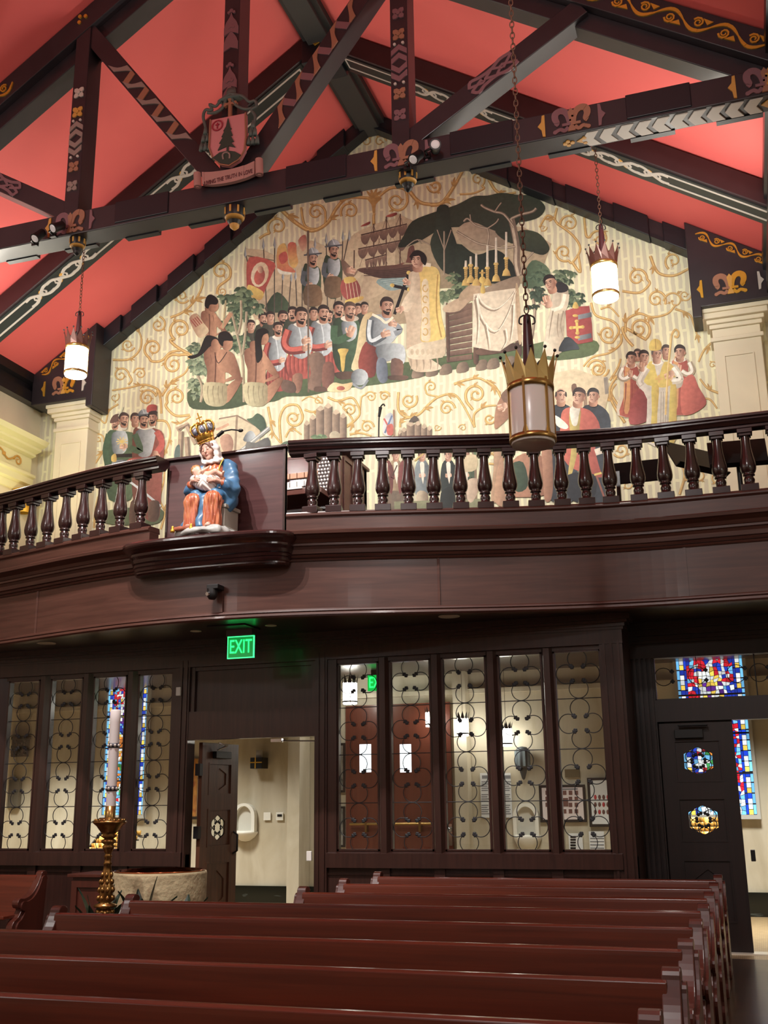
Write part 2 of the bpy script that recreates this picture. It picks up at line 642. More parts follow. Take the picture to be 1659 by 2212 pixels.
# posts
pw = 0.19
POSTS = [CX - 1.955, CX, CX + 1.955]
post_objs = []
for x in POSTS:
    top = roof(x) - 0.12
    mb = MB().box((x - pw / 2, YT - 0.01, ZT1 - 0.02), (x + pw / 2, YT + 0.25, top))
    post_objs.append(obj('post', mb, W_BEAM, T, bevel=0.008))
# braces: king foot to side-post heads, side-post feet to rafters
bw = 0.21
sp = POSTS[2] - CX


def brace(a, b):
    mb = MB().bar((a[0], YT + 0.13, a[1]), (b[0], YT + 0.13, b[1]), 0.22, bw, up=(0, 1, 0))
    mb2 = MB()
    d = (Vector((b[0], 0, b[1])) - Vector((a[0], 0, a[1]))).normalized()
    n = Vector((-d.z, 0, d.x)) * bw / 2
    pts = [Vector((a[0], YT + 0.01, a[1])) - n, Vector((b[0], YT + 0.01, b[1])) - n, Vector((b[0], YT + 0.01, b[1])) + n, Vector((a[0], YT + 0.01, a[1])) + n]
    mb2.prism(pts, (0, 0.24, 0))
    return obj('brace', mb2, W_BEAM, T, bevel=0.008), Plane((a[0], YT + 0.01, a[1]), d, (-d.z, 0, d.x), (0, -1, 0)), (Vector(b) - Vector(a)).length


zf = ZT1 + 0.02
zh = roof(POSTS[2]) - 0.40
B = []
B.append(brace((CX - 0.12, zf), (POSTS[0] + 0.02, zh + 0.1)))
B.append(brace((CX + 0.12, zf), (POSTS[2] - 0.02, zh + 0.1)))
B.append(brace((POSTS[0] - 0.05, zf), (CX - 3.85, roof(CX - 3.85) - 0.35)))
B.append(brace((POSTS[2] + 0.05, zf), (CX + 3.85, roof(CX + 3.85) - 0.35)))
# rafters: front board, then a deeper beam set back
for sg in (-1, 1):
    xe = CX + sg * 5.75
    mb = MB()
    z = lambda x, o: roof(x) - o
    mb.prism([(CX, YT - 0.02, z(CX, 0.02)), (xe, YT - 0.02, z(xe, 0.02)), (xe, YT - 0.02, z(xe, 0.36)), (CX, YT - 0.02, z(CX, 0.36))], (0, 0.30, 0))
    mb.prism([(CX, YT + 0.08, z(CX, 0.36)), (xe, YT + 0.08, z(xe, 0.36)), (xe, YT + 0.08, z(xe, 0.58)), (CX, YT + 0.08, z(CX, 0.58))], (0, 0.24, 0))
    raf = obj('rafter', mb, W_BEAM, T, bevel=0.008)
    d = Vector((sg, 0, -SL)).normalized()
    pl = Plane((CX, YT - 0.02, ZR - 0.19), d, Vector((0, -1, 0)).cross(d), (0, -1, 0))
    L = math.hypot(1, SL)
    mv = MB()
    vine(pl, mv, 3.62 * L, 5.5 * L, 0.0, 0.135, sg)
    vine(pl, mv, 2.9 * L, 3.55 * L, 0.0, 0.135, -sg)
    obj('gilded_vine', mv, M_GOLD, raf)

# lilies on the tie beam
zc = (ZT0 + ZT1) / 2
for x, hide in ((-10.2, 0), (POSTS[0], 0), (POSTS[2], 0), (CX + 3.68, 0), (0.69, 0), (CX - 3.68, 0)):
    side = x > -3.5
    fleur(FR, x, zc, 0.222, M_ROSE, M_OCHRE if x > 0 else M_BRONZE, M_BRONZE, tie)
    pointer(FR, x - 0.27, zc, 0.235, -1, M_OCHRE, tie)
    pointer(FR, x + 0.27, zc, 0.235, 1, M_TAUPE if x > 0 else M_ROSE, tie)
# post ornament
for po, x in ((post_objs[0], POSTS[0]), (post_objs[2], POSTS[2])):
    pl = Plane((x, YT - 0.01, 0), (1, 0, 0), (0, 0, 1), (0, -1, 0))
    z0 = ZT1
    for zz, m in ((0.33, M_ROSE if x > CX else M_TAUPE), (0.58, M_BRONZE), (1.30, M_OCHRE if x < CX else M_BRONZE), (1.56, M_SILVER if x < CX else M_ROSE)):
        mo = MB()
        rosette(pl, mo, 0, z0 + zz, 0.075)
        obj('rosette', mo, m, po)
    mo = MB()
    for zz, f in ((0.80, -1), (0.90, -1), (1.0, 1), (1.10, 1)):
        pl.plate(mo, [(-0.085, z0 + zz - f * 0.02 - 0.035), (0, z0 + zz + f * 0.045 - 0.035), (0.085, z0 + zz - f * 0.02 - 0.035), (0.085, z0 + zz - f * 0.02 + 0.03), (0, z0 + zz + f * 0.045 + 0.03), (-0.085, z0 + zz - f * 0.02 + 0.03)])
    obj('chevron', mo, M_TAUPE if x < CX else M_ROSE, po)
    mo = MB()
    for zz in (0.705, 1.185):
        for a in (-0.045, 0.045):
            disc(pl, mo, a, z0 + zz, 0.016)
    obj('stud', mo, M_SILVER, po)
# king post ornament: ogee arches with finials
pl = Plane((CX, YT - 0.01, 0), (1, 0, 0), (0, 0, 1), (0, -1, 0))
for zz in (1.02, 1.22, 1.72, 1.92, 2.42):
    mo = MB()
    z0 = ZT1 + zz
    pts = smooth_pts([(-0.085, 0.0), (-0.06, 0.07), (-0.02, 0.13), (0, 0.2)], 3) + smooth_pts([(0.0, 0.2), (0.02, 0.13), (0.06, 0.07), (0.085, 0.0)], 3)[1:]
    pl.plate(mo, [(a, z0 + b) for a, b in pts] + [(0.085, z0 - 0.1), (0, z0 - 0.06), (-0.085, z0 - 0.1)], 0.012 + 0.004 * (zz in (1.22, 1.92)))
    disc(pl, mo, 0, z0 + 0.215, 0.024, 0.02)
    disc(pl, mo, -0.03, z0 + 0.195, 0.018, 0.02)
    disc(pl, mo, 0.03, z0 + 0.195, 0.018, 0.02)
    obj('ogee_arch', mo, M_ROSE, post_objs[1])
# ribbons on the inner braces
for (bo, pl, L), m in ((B[0], M_TAUPE), (B[1], M_BRONZE)):
    mo, mo2 = MB(), MB()
    n = 9
    a0, st = L * 0.22, L * 0.50 / n
    for k in range(n):
        a = a0 + st * k
        if k % 2 == 0:
            pl.plate(mo, smooth_pts([(a, -0.085), (a + st * 0.5, -0.03), (a + st * 1.2, 0.085)], 3) + smooth_pts([(a + st * 2.0, 0.085), (a + st * 1.2, 0.02), (a + st * 0.75, -0.085)], 3), 0.012)
        else:
            mo2 = MB()
            pl.plate(mo2, [(a + st * 0.9, 0.085), (a + st * 0.4, 0.085), (a + st * 0.7, -0.085), (a + st * 1.2, -0.085)], 0.009)
            obj('ribbon_fold', mo2, M_BRONZE if m is M_TAUPE else M_ROSE, bo)
    obj('painted_ribbon', mo, m, bo)
# strapwork on the outer braces
for bo, pl, L in (B[2], B[3]):
    mo = MB()
    a = L * 0.50
    for f in (-1, 1):
        pl.line(mo, smooth_pts([(a - 0.27, f * 0.02), (a - 0.22, f * 0.08), (a - 0.12, f * 0.055), (a + 0.02, f * 0.05), (a + 0.14, f * 0.085), (a + 0.27, f * 0.07)], 3), 0.035)
        pl.line(mo, [(a - 0.27, f * 0.03), (a - 0.13, -f * 0.02), (a + 0.02, f * 0.05)], 0.03)
        pl.line(mo, [(a + 0.02, f * 0.05), (a + 0.13, -f * 0.02), (a + 0.27, f * 0.06)], 0.03)
    rosette(pl, mo, a - 0.12, 0, 0.03)
    rosette(pl, mo, a + 0.12, 0, 0.03)
    obj('strapwork', mo, M_ROSE, bo)
# gilt studs on the rafter over the left post
mo = MB()
pl = Plane((0, YT - 0.02, 0), (1, 0, 0), (0, 0, 1), (0, -1, 0))
for px, py in ((174, 37), (186, 36), (172, 49)):
    p = P(px, py, Y=YT - .02)
    disc(pl, mo, p.x, p.z, 0.024)
obj('gilt_stud', mo, M_GOLD, T)
# silver chevrons on the tie beam soffit, right part
SO = Plane((0, YT, ZT0), (1, 0, 0), (0, 1, 0), (0, 0, -1))
mo = MB()
xa, xb = CX + 3.72, 0.62
n = 10
st = (xb - xa) / n
for k in range(n):
    a = xa + st * k + st * 0.2
    SO.plate(mo, [(a, 0.14), (a + st * 0.35, 0.03), (a + st * 1.02, 0.03), (a + st * 0.67, 0.14), (a + st * 1.02, 0.25), (a + st * 0.35, 0.25)], 0.008)
obj('soffit_chevron', mo, M_SILVER, tie)
mo = MB()
SO.plate(mo, [(xa - 0.02, 0.14), (xa + 0.12, 0.04), (xa + 0.12, 0.24)], 0.008)
for b in (0.1, 0.18):
    disc(SO, mo, xa + 0.06, b, 0.02, 0.012)
for a, b in ((-0.06, 0.14), (-0.1, 0.11), (-0.1, 0.17), (-0.13, 0.14)):
    disc(SO, mo, xa + a, b, 0.022, 0.01)
obj('soffit_finial', mo, M_OCHRE, tie)
mo = MB()
SO.plate(mo, [(xb + .02, 0.14), (xb + 0.14, 0.03), (xb + 0.14, 0.25)], 0.008)
obj('soffit_finial', mo, M_OCHRE, tie)

# pendant bosses below the tie beam, black with gilt flutes
for nm, px, py, s in (('boss', 168, 520, 1.0), ('boss', 507, 465, 1.25), ('boss', 881, 380, 1.05)):
    p = P(px, py, Y=YT + 0.12)
    r = 0.085 * s
    zt = ZT0 + 0.01
    if px == 507:
        zt = ZT0 + 0.0
    mb = MB()
    mb.lathe([(r, 0.0), (r * 1.02, -0.02), (r * 0.98, -0.09 * s), (r * 0.72, -0.13 * s), (r * 0.5, -0.16 * s)], (p.x, YT + 0.12, zt), 18)
    bo = obj('boss', mb, M_BLACK, T)
    mg = MB()
    mg.lathe([(r * 0.99, -0.092 * s), (r * 0.9, -0.10 * s), (r * 0.74, -0.128 * s), (r * 1.0, -0.092 * s)], (p.x, YT + 0.12, zt - 0.003), 18)
    for k in range(8):
        a = 2 * PI * k / 8
        mg.bar((p.x + r * 1.02 * math.cos(a), YT + 0.12 + r * 1.02 * math.sin(a), zt - 0.015), (p.x + r * math.cos(a), YT + 0.12 + r * math.sin(a), zt - 0.075 * s), 0.02, 0.012, up=(math.cos(a), math.sin(a), 0))
    obj('gilt_band', mg, M_OCHRE, bo)
    obj('drop', MB().lathe([(r * 0.5, -0.155 * s), (r * 0.48, -0.18 * s), (r * 0.25, -0.20 * s), (0.0, -0.215 * s)], (p.x, YT + 0.12, zt), 14), M_OCHRE if px == 507 else M_BLACK, bo)

# ------------------------------------------------------------------ coat of arms on the king post
A = thing('coat_of_arms', (CX, YT - 0.05, ZT1), "carved coat of arms with pink shield, green tree and motto ribbon on the tie beam", 'coat of arms')
YA = YT - 0.05
SH = Plane((0, YA, 0), (1, 0, 0), (0, 0, 1), (0, -1, 0))


def aw(px, py):
    p = P(px, py, Y=YA)
    return (p.x, p.z)


M_PINK = mat('pale_pink_shield_paint', (196, 128, 132), 0.55)
M_PINE = mat('dark_pine_green_paint', (46, 60, 52), 0.6)
M_CORD = mat('grey_green_cord_paint', (84, 92, 88), 0.6)
mb = MB()
out = [(460, 265), (535, 250)] + [(536, 300), (533, 330), (522, 350), (500, 364), (480, 361), (464, 346), (457, 325)]
pts = [aw(*q) for q in out]
SH.plate(mb, pts, 0.05)
sh = obj('shield', mb, M_PINK, A, bevel=0.008)
SHF = Plane((0, YA - 0.05, 0), (1, 0, 0), (0, 0, 1), (0, -1, 0))
mo = MB()
edge = [aw(*q) for q in ((460, 265), (457, 325), (464, 346), (480, 361), (500, 364), (522, 350), (533, 330), (536, 300), (535, 250))]
SHF.line(mo, edge, 0.014)
obj('shield_rim', mo, M_BRONZE, sh)
mo = MB()
tree = [(498, 262), (503, 281), (506, 285), (503, 286), (508, 299), (504, 300), (511, 313), (505, 314), (514, 325), (498, 322), (476, 332), (484, 316), (479, 317), (488, 302), (484, 303), (491, 289), (488, 290), (494, 280)]
SHF.plate(mo, [aw(*q) for q in tree], 0.012)
SHF.plate(mo, [aw(*q) for q in ((495, 320), (499, 320), (499, 336), (495, 336))], 0.012)
SHF.plate(mo, [aw(*q) for q in ((464, 348), (480, 336), (497, 332), (513, 334), (527, 342), (518, 352), (500, 362), (482, 359))], 0.01)
obj('tree_emblem', mo, M_PINE, sh)
mo = MB()
SHF.line(mo, [aw(*q) for q in smooth_pts([(489, 352), (487, 343), (491, 338), (497, 337), (502, 341), (502, 350)], 4)], 0.016, 0.022)
obj('horseshoe_emblem', mo, M_TAUPE, sh)
mo = MB()
c0 = aw(475, 278)
SHF.line(mo, [(c0[0] + 0.06 * math.cos(t), c0[1] + 0.06 * math.sin(t)) for t in [2 * PI * k / 18 for k in range(19)]], 0.013, 0.012)
SHF.line(mo, [(c0[0], c0[1] - 0.035), (c0[0], c0[1] + 0.035)], 0.012)
SHF.line(mo, [(c0[0] - 0.022, c0[1] + 0.012), (c0[0] + 0.022, c0[1] + 0.012)], 0.012)
obj('cross_medallion', mo, mat('crimson_paint', (150, 44, 60), 0.5), sh)
mo = MB()
SH.line(mo, [aw(498, 262), aw(499, 222)], 0.032, 0.03)
SH.line(mo, [aw(489, 229), aw(509, 225)], 0.026, 0.03)
for q in ((499, 218), (488, 230), (510, 225)):
    disc(SH, mo, *aw(*q), 0.024, 0.03)
obj('processional_cross', mo, M_BRONZE, A)
# galero cords and tassels
mo = MB()
for pts in ([(499, 205), (480, 218), (468, 232), (455, 228), (460, 240), (446, 240), (441, 255), (446, 278), (446, 300)],
            [(499, 205), (525, 210), (540, 222), (552, 220), (556, 232), (545, 240), (553, 255), (549, 275), (546, 290)],
            [(500, 207), (510, 228), (530, 238), (545, 236)], [(492, 212), (482, 236), (465, 246), (450, 246)]):
    mo.tube([Vector((a, YA - 0.02, b)) for a, b in smooth_pts([aw(*q) for q in pts], 5)], 0.017, 6)
obj('cord', mo, M_CORD, A)
for x0, y0, dy in ((447, 285, 0), (548, 272, 0)):
    mo = MB()
    for r_, (n, yy) in enumerate(((1, 0), (2, 16), (3, 34))):
        for k in range(n):
            a, b = aw(x0 + (k - (n - 1) / 2) * 9 - (0 if x0 < 500 else -1), y0 + yy - (k - (n - 1) / 2) * 1.5)
            mo.lathe([(0.0, 0.05), (0.014, 0.045), (0.012, 0.03), (0.02, 0.02), (0.028, -0.05), (0.0, -0.05)], (a, YA - 0.03, b), 8)
    obj('tassel', mo, M_CORD, A)
mb = MB()
mb.lathe([(0.0, 0.10), (0.05, 0.10), (0.06, 0.05), (0.062, 0.0), (0.16, -0.03), (0.165, -0.045), (0.0, -0.045)], (aw(499, 208)[0], YA, aw(499, 208)[1]), 16, sy=0.35)
obj('hat', mb, M_CORD, A)
# motto ribbon: curls at both ends
mb = MB()
top = [aw(*q) for q in smooth_pts([(440, 376), (465, 375), (500, 370), (530, 362), (553, 352)], 4)]
bot = [aw(*q) for q in smooth_pts([(441, 402), (465, 403), (500, 398), (530, 390), (553, 380)], 4)]
n = len(top)
for i in range(n - 1):
    SH.plate(mb, [top[i], top[i + 1], bot[i + 1], bot[i]], 0.04)
M_RIB = mat('parchment_rose_paint', (172, 128, 122), 0.6)
rb = obj('motto_ribbon', mb, M_RIB, A)
for q0, q1 in (((430, 379), (431, 408)), ((563, 349), (564, 382))):
    a, b = aw(*q0), aw(*q1)
    mb = MB()
    mb.tube([(a[0], YA - 0.04, a[1]), (b[0], YA - 0.04, b[1])], 0.042, 12)
    mb.tube([(b[0], YA - 0.04, b[1] - 0.004), (b[0], YA - 0.04, b[1] - 0.012)], 0.02, 10)
    obj('ribbon_scroll', mb, M_RIB, rb)


def text(name, body, size, loc, rx, rz, m, parent, extrude=0.002, roll=0.0, align='CENTER', sx=1.0):
    cu = bpy.data.curves.new(name, 'FONT')
    cu.body = body
    cu.size = size
    cu.align_x = align
    cu.align_y = 'CENTER'
    cu.extrude = extrude
    o = bpy.data.objects.new(name, cu)
    COL.objects.link(o)
    dg = bpy.context.evaluated_depsgraph_get()
    me = bpy.data.meshes.new_from_object(o.evaluated_get(dg))
    bpy.data.objects.remove(o)
    M_ = Matrix.Translation(loc) @ Matrix.Rotation(rz, 4, 'Z') @ Matrix.Rotation(rx, 4, 'X') @ Matrix.Rotation(roll, 4, 'Z') @ Matrix.Diagonal((sx, 1, 1, 1))
    me.transform(M_)
    me.materials.clear()
    me.materials.append(m)
    o = bpy.data.objects.new(name, me)
    COL.objects.link(o)
    if parent is not None:
        o.parent = parent
        if parent.parent is None:
            o.matrix_parent_inverse = parent.matrix_basis.inverted()
    return o


c_ = aw(497, 388)
text('motto_lettering', 'LIVING THE TRUTH IN LOVE', 0.072, (c_[0], YA - 0.045, c_[1]), PI / 2, 0, mat('dark_maroon_letter_paint', (92, 44, 50), 0.6), rb, roll=0.055, sx=0.62)

# ------------------------------------------------------------------ spot lamps clipped to the tie beam
M_LENS = mat('frosted_lamp_lens', (220, 222, 225), 0.3)


def spot(px, py, n, label, grp, aim):
    p = P(px, py, Y=YT - 0.14)
    t = thing('spotlight', (p.x, p.y, p.z), label, 'spotlight', grp)
    mb = MB().box((p.x - 0.16, YT - 0.04, p.z - 0.03), (p.x - 0.09, YT + 0.0, p.z + 0.03))
    mb.tube([(p.x - 0.12, YT - 0.03, p.z), (p.x - 0.12, YT - 0.10, p.z), (p.x - 0.05, YT - 0.13, p.z)], 0.014, 8)
    obj('bracket', mb, M_BLACK, t)
    d = Vector(aim).normalized()
    q = Vector((p.x, YT - 0.15, p.z))
    obj('lamp_body', MB().tube([q - d * 0.12, q - d * 0.10, q - d * 0.02, q + d * 0.05], [0.03, 0.048, 0.05, 0.058], 14), M_BLACK, t)
    obj('lens', MB().tube([q + d * 0.05, q + d * 0.056], [0.044, 0.03], 14), M_LENS, t)
    return t


spot(941, 317, 1, 'black round spotlight clipped to the tie beam right of the bronze lily', 'spotlights on the tie beam', (0.25, -0.9, -0.2))
spot(898, 342, 1, 'black spotlight on the tie beam turned down, touching the painted lily over the mural', 'spotlights on the tie beam', (-0.3, -0.6, -0.7))
spot(122, 492, 1, 'black spotlight on the tie beam just left of the lily under the left post', 'spotlights on the tie beam', (-0.3, -0.7, -0.6))
spot(82, 512, 1, 'lowest black spotlight on the tie beam, near its left end', 'spotlights on the tie beam', (-0.2, -0.6, -0.8))

# ------------------------------------------------------------------ intermediate rafter pair with knotwork
Y2 = 11.72
T2 = thing('rafter_pair', (CX, Y2, ZR - 0.5), 'pair of dark rafters with silver knotwork on their undersides, behind the great truss', 'roof truss')
RW = 0.42
for sg in (-1, 1):
    xe = CX + sg * 5.75
    mb = MB()
    mb.prism([(CX, Y2, roof(CX) - 0.02), (xe, Y2, roof(xe) - 0.02), (xe, Y2, roof(xe) - 0.36), (CX, Y2, roof(CX) - 0.36)], (0, RW, 0))
    raf = obj('rafter', mb, M_RAFTER, T2, bevel=0.012)
    d = Vector((sg, 0, -SL)).normalized()
    n = Vector((-sg * SL, 0, -1)).normalized()
    pl = Plane((CX, Y2, ZR - 0.36), d, (0, 1, 0), n)
    Lh = math.hypot(1, SL)
    mo = MB()
    pl.plate(mo, [(0.1, 0.04), (5.7 * Lh, 0.04), (5.7 * Lh, RW - 0.01), (0.1, RW - 0.01)], 0.015)
    obj('underside_board', mo, M_GREEN, raf)
    PU = Plane(pl.at(0, 0, 0.015), pl.u, pl.v, pl.n)
    mo, mg = MB(), MB()
    lo, hi = 0.10, 0.29
    mid = (lo + hi) / 2
    units = [(1.85, 3), (3.95, 3)] if sg > 0 else [(2.05, 2), (4.12, 3)]
    segs = []
    cur = 0.42
    for c, nk in units:
        Lk = nk * 0.40
        segs.append((cur, c * Lh - Lk / 2))
        x = c * Lh - Lk / 2
        for k in range(nk):
            a0 = x + k * 0.40
            for f in (-1, 1):
                PU.line(mo, smooth_pts([(a0 - 0.02, mid + f * 0.085), (a0 + 0.08, mid + f * 0.085), (a0 + 0.2, mid), (a0 + 0.32, mid - f * 0.085), (a0 + 0.42, mid - f * 0.085)], 4), 0.05, 0.008 + (0.004 if f > 0 else 0))
            for e, f in ((a0 + 0.09, -1), (a0 + 0.31, 1)):
                PU.line(mo, smooth_pts([(e, mid), (e + f * -0.03, mid + 0.045), (e + f * -0.06, mid + 0.02), (e + f * -0.05, mid)], 3), 0.028, 0.01)
                PU.line(mo, smooth_pts([(e, mid), (e + f * -0.03, mid - 0.045), (e + f * -0.06, mid - 0.02), (e + f * -0.05, mid)], 3), 0.02, 0.01)
            PU.plate(mg, [(a0 + 0.2, mid + 0.05), (a0 + 0.24, mid + 0.08), (a0 + 0.28, mid + 0.05), (a0 + 0.24, mid + 0.02)], 0.006)
            PU.plate(mg, [(a0 + 0.2, mid - 0.05), (a0 + 0.16, mid - 0.08), (a0 + 0.12, mid - 0.05), (a0 + 0.16, mid - 0.02)], 0.006)
        cur = x + Lk
    segs.append((cur, 5.6 * Lh))
    for i, (a0, a1) in enumerate(segs):
        for b in (lo - 0.005, hi + 0.005):
            PU.line(mo, [(a0, b), (a1, b)], 0.028, 0.008)
        if i == 0:
            PU.line(mo, [(a0, lo - 0.016), (a0, hi + 0.016)], 0.022, 0.008)
    obj('silver_knotwork', mo, M_SILVER, raf)
    obj('knot_lozenge', mg, M_OCHRE, raf)
# joint at the ridge with a gilt emblem
mb = MB().box((CX - 0.26, Y2 - 0.02, ZR - 0.62), (CX + 0.26, Y2 + RW + 0.02, ZR - 0.05))
j = obj('ridge_joint', mb, M_BLOCK, T2, bevel=0.01)
JF = Plane((CX - 0.06, Y2 - 0.02, ZR - 0.22), (1, 0, 0), (0, 0, 1), (0, -1, 0))
mo, mg = MB(), MB()
JF.plate(mo, [(-0.1, 0.02), (-0.04, 0.12), (0.1, 0.10), (0.13, 0.0), (0.03, 0.03), (0.03, -0.02), (-0.04, -0.05)], 0.012)
JF.plate(mg, [(0.0, -0.02), (0.1, 0.01), (0.09, -0.12), (0.0, -0.16), (-0.05, -0.1), (0.03, -0.08)], 0.012)
for a, b, r in ((-0.03, 0.17, 0.035), (-0.08, 0.15, 0.025), (0.02, 0.15, 0.025), (-0.03, 0.22, 0.022), (-0.03, 0.06, 0.022), (0.04, 0.07, 0.022)):
    disc(JF, mg, a, b, r, 0.018)
obj('gilt_emblem', mg, M_GOLD, j)
obj('emblem_ground', mo, M_SILVER, j)

# ridge beam
mb = MB().box((CX - 0.16, YF, 11.5), (CX + 0.16, YB, ZR - 0.02))
mb.box((CX - 0.24, YF, 11.58), (CX + 0.24, YB, ZR - 0.02))
tag(obj('ridge_beam', mb, M_OLIVE, None, bevel=0.01), 'long dark olive beam under the ridge of the red ceiling, running into the gable', 'beam')

# ------------------------------------------------------------------ gable verge with raised blocks, and the two heel boxes
V = thing('gable_verge', (CX, 13.8, ZR - 0.4), 'stepped black moulding with raised blocks edging the mural along the gable', 'moulding')
for sg in (-1, 1):
    xe = CX + sg * 4.72
    r2 = lambda x, o: roof(x) - o
    mb = MB()
    mb.prism([(CX, 13.82, r2(CX, .01)), (xe, 13.82, r2(xe, .01)), (xe, 13.82, r2(xe, 0.29)), (CX, 13.82, r2(CX, 0.29))], (0, 0.18, 0))
    obj('moulding_strip', mb, W_BEAM, V)
    mb = MB()
    mb.prism([(CX, 13.79, r2(CX, .24)), (xe, 13.79, r2(xe, .24)), (xe, 13.79, r2(xe, 0.30)), (CX, 13.79, r2(CX, 0.30))], (0, 0.2, 0))
    obj('moulding_fillet', mb, M_BLOCK, V)
    for k in range(7):
        d0 = 0.40 + k * 0.645
        x0, x1 = CX + sg * d0, CX + sg * (d0 + 0.46)
        mb = MB()
        mb.prism([(x0, 13.74, r2(x0, .005)), (x1, 13.74, r2(x1, .005)), (x1, 13.74, r2(x1, 0.32)), (x0, 13.74, r2(x0, 0.32))], (0, 0.25, 0))
        obj('block', mb, M_BLOCK, V, bevel=0.012)
for sg, lab in ((-1, 'dark corner box with gilt lily and scroll on the left cream pilaster'), (1, 'dark corner box with gilt lily and scroll on the right cream pilaster')):
    G = thing('heel_box', (CX + sg * 5.0, 13.6, 7.56), lab, 'beam end')
    x_in, x_out = CX + sg * 4.56, CX + sg * 5.7
    mb = MB()
    mb.prism([(x_in, 13.52, 7.42), (x_in + sg * 0.12, 13.52, 7.42), (x_in + sg * 0.12, 13.52, 7.56), (x_out, 13.52, 7.56), (x_out, 13.52, roof(x_out) - .01), (x_in, 13.52, roof(x_in) - 0.01)], (0, 0.47, 0))
    bx = obj('box_body', mb, W_BEAM, G, bevel=0.012)
    pl = Plane((0, 13.52, 0), (1, 0, 0), (0, 0, 1), (0, -1, 0))
    xc = 0.30 if sg > 0 else -9.86
    fleur(pl, xc, 7.81, 0.25, M_BRONZE, M_GOLD, M_OCHRE, bx)
    pointer(pl, xc - 0.36, 7.81, 0.25, -1, M_GOLD, bx)
    pointer(pl, xc + 0.36, 7.81, 0.25, 1, M_SILVER, bx)
    d = Vector((sg, 0, -SL)).normalized()
    x0 = x_in + sg * 0.13
    pv = Plane((x0, 13.52, roof(x0) - 0.14), d, Vector((0, -1, 0)).cross(d), (0, -1, 0))
    mv = MB()
    vine(pv, mv, 0.0, 1.0, 0.0, 0.105, 1)
    obj('gilded_scroll', mv, M_GOLD, bx)
# ------------------------------------------------------------------ choir gallery
def yb(x):
    d = min(abs(x - CX), 4.3)
    return 9.65 - 0.82 * 0.5 * (1 + math.cos(PI * d / 4.3))


def path(x0, x1, off=0.0, n=90):
    """front line of the gallery, left to right so that outward is towards the nave"""
    return [(lerp(x0, x1, i / n), yb(lerp(x0, x1, i / n)) - off) for i in range(n + 1)]


GX0, GX1 = -12.5, 2.9
full = path(GX0, GX1, n=150)
# slab with soffit
mb = MB()
pts = [(x, y + 0.06) for x, y in full]
n = len(pts)
vs_ = [(x, y, 3.0) for x, y in pts] + [(x, y, 3.62) for x, y in pts] + [(x, YB, 3.0) for x, y in pts] + [(x, YB, 3.62) for x, y in pts]
fs = []
for i in range(n - 1):
    fs += [(i, i + 1, n + i + 1, n + i), (i, 2 * n + i, 2 * n + i + 1, i + 1), (n + i, n + i + 1, 3 * n + i + 1, 3 * n + i), (2 * n + i, 3 * n + i, 3 * n + i + 1, 2 * n + i + 1)]
mb.add(vs_, fs)
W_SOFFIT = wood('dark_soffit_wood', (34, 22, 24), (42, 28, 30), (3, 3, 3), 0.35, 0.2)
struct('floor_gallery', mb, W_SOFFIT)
# curved front: bottom bead, fascia, moulded cornice, upper fascia
fr = thing('gallery_front', (CX, yb(CX), 3.0), 'curved dark mahogany front of the choir gallery with moulded cornice', 'gallery front', kind='structure')
mb = MB()
mb.sweep(full, [(-0.06, 3.06), (-0.06, 3.51), (0.0, 3.51), (0.0, 3.06)])
obj('fascia', mb, W_BALC, fr)
mb = MB()
mb.sweep(full, [(-0.08, 2.985), (-0.08, 3.06), (0.012, 3.06), (0.02, 3.05), (0.024, 3.035), (0.012, 3.028), (0.03, 3.02), (0.034, 3.0), (0.02, 2.985)])
obj('bottom_bead', mb, W_BALC, fr)
mb = MB()
mb.sweep(full, [(-0.06, 3.50), (0.012, 3.50), (0.022, 3.512), (0.012, 3.524), (0.03, 3.53), (0.04, 3.545), (0.03, 3.556), (0.05, 3.562), (0.055, 3.60), (0.075, 3.625), (0.09, 3.63), (0.09, 3.65),
                (0.10, 3.655), (0.12, 3.685), (0.16, 3.71), (0.19, 3.718), (0.195, 3.745), (0.185, 3.755), (0.06, 3.765), (-0.06, 3.765)])
obj('cornice', mb, W_BALC, fr)
SH0, SH1 = -5.78, -4.12           # gap for the statue
for a, b in ((GX0, P(338, 1160, Y=9.0).x), (P(632, 1130, Y=9.05).x, GX1)):
    pt = path(a, b, n=80)
    mb = MB()
    mb.sweep(pt, [(-0.14, 3.76), (0.02, 3.76), (0.02, 3.765), (0.0, 3.79), (0.0, 3.925), (-0.14, 3.925)])
    obj('upper_fascia', mb, W_BALC, fr)
    mb = MB()
    mb.sweep(pt, [(-0.16, 3.92), (0.005, 3.92), (0.022, 3.935), (0.022, 3.95), (0.005, 3.962), (0.0, 3.975), (-0.15, 3.975)])
    obj('base_rail', mb, W_BALC, fr)
# vertical joints of the fascia
for px, py in ((79, 1330), (948, 1260), (1483, 1245)):
    x = P(px, py, Y=9.3).x
    for _ in range(4):
        x = P(px, py, Y=yb(x)).x
    obj('joint_batten', MB().box((x - 0.012, yb(x) - 0.008, 3.06), (x + 0.012, yb(x) + 0.02, 3.505)), W_BALC, fr)

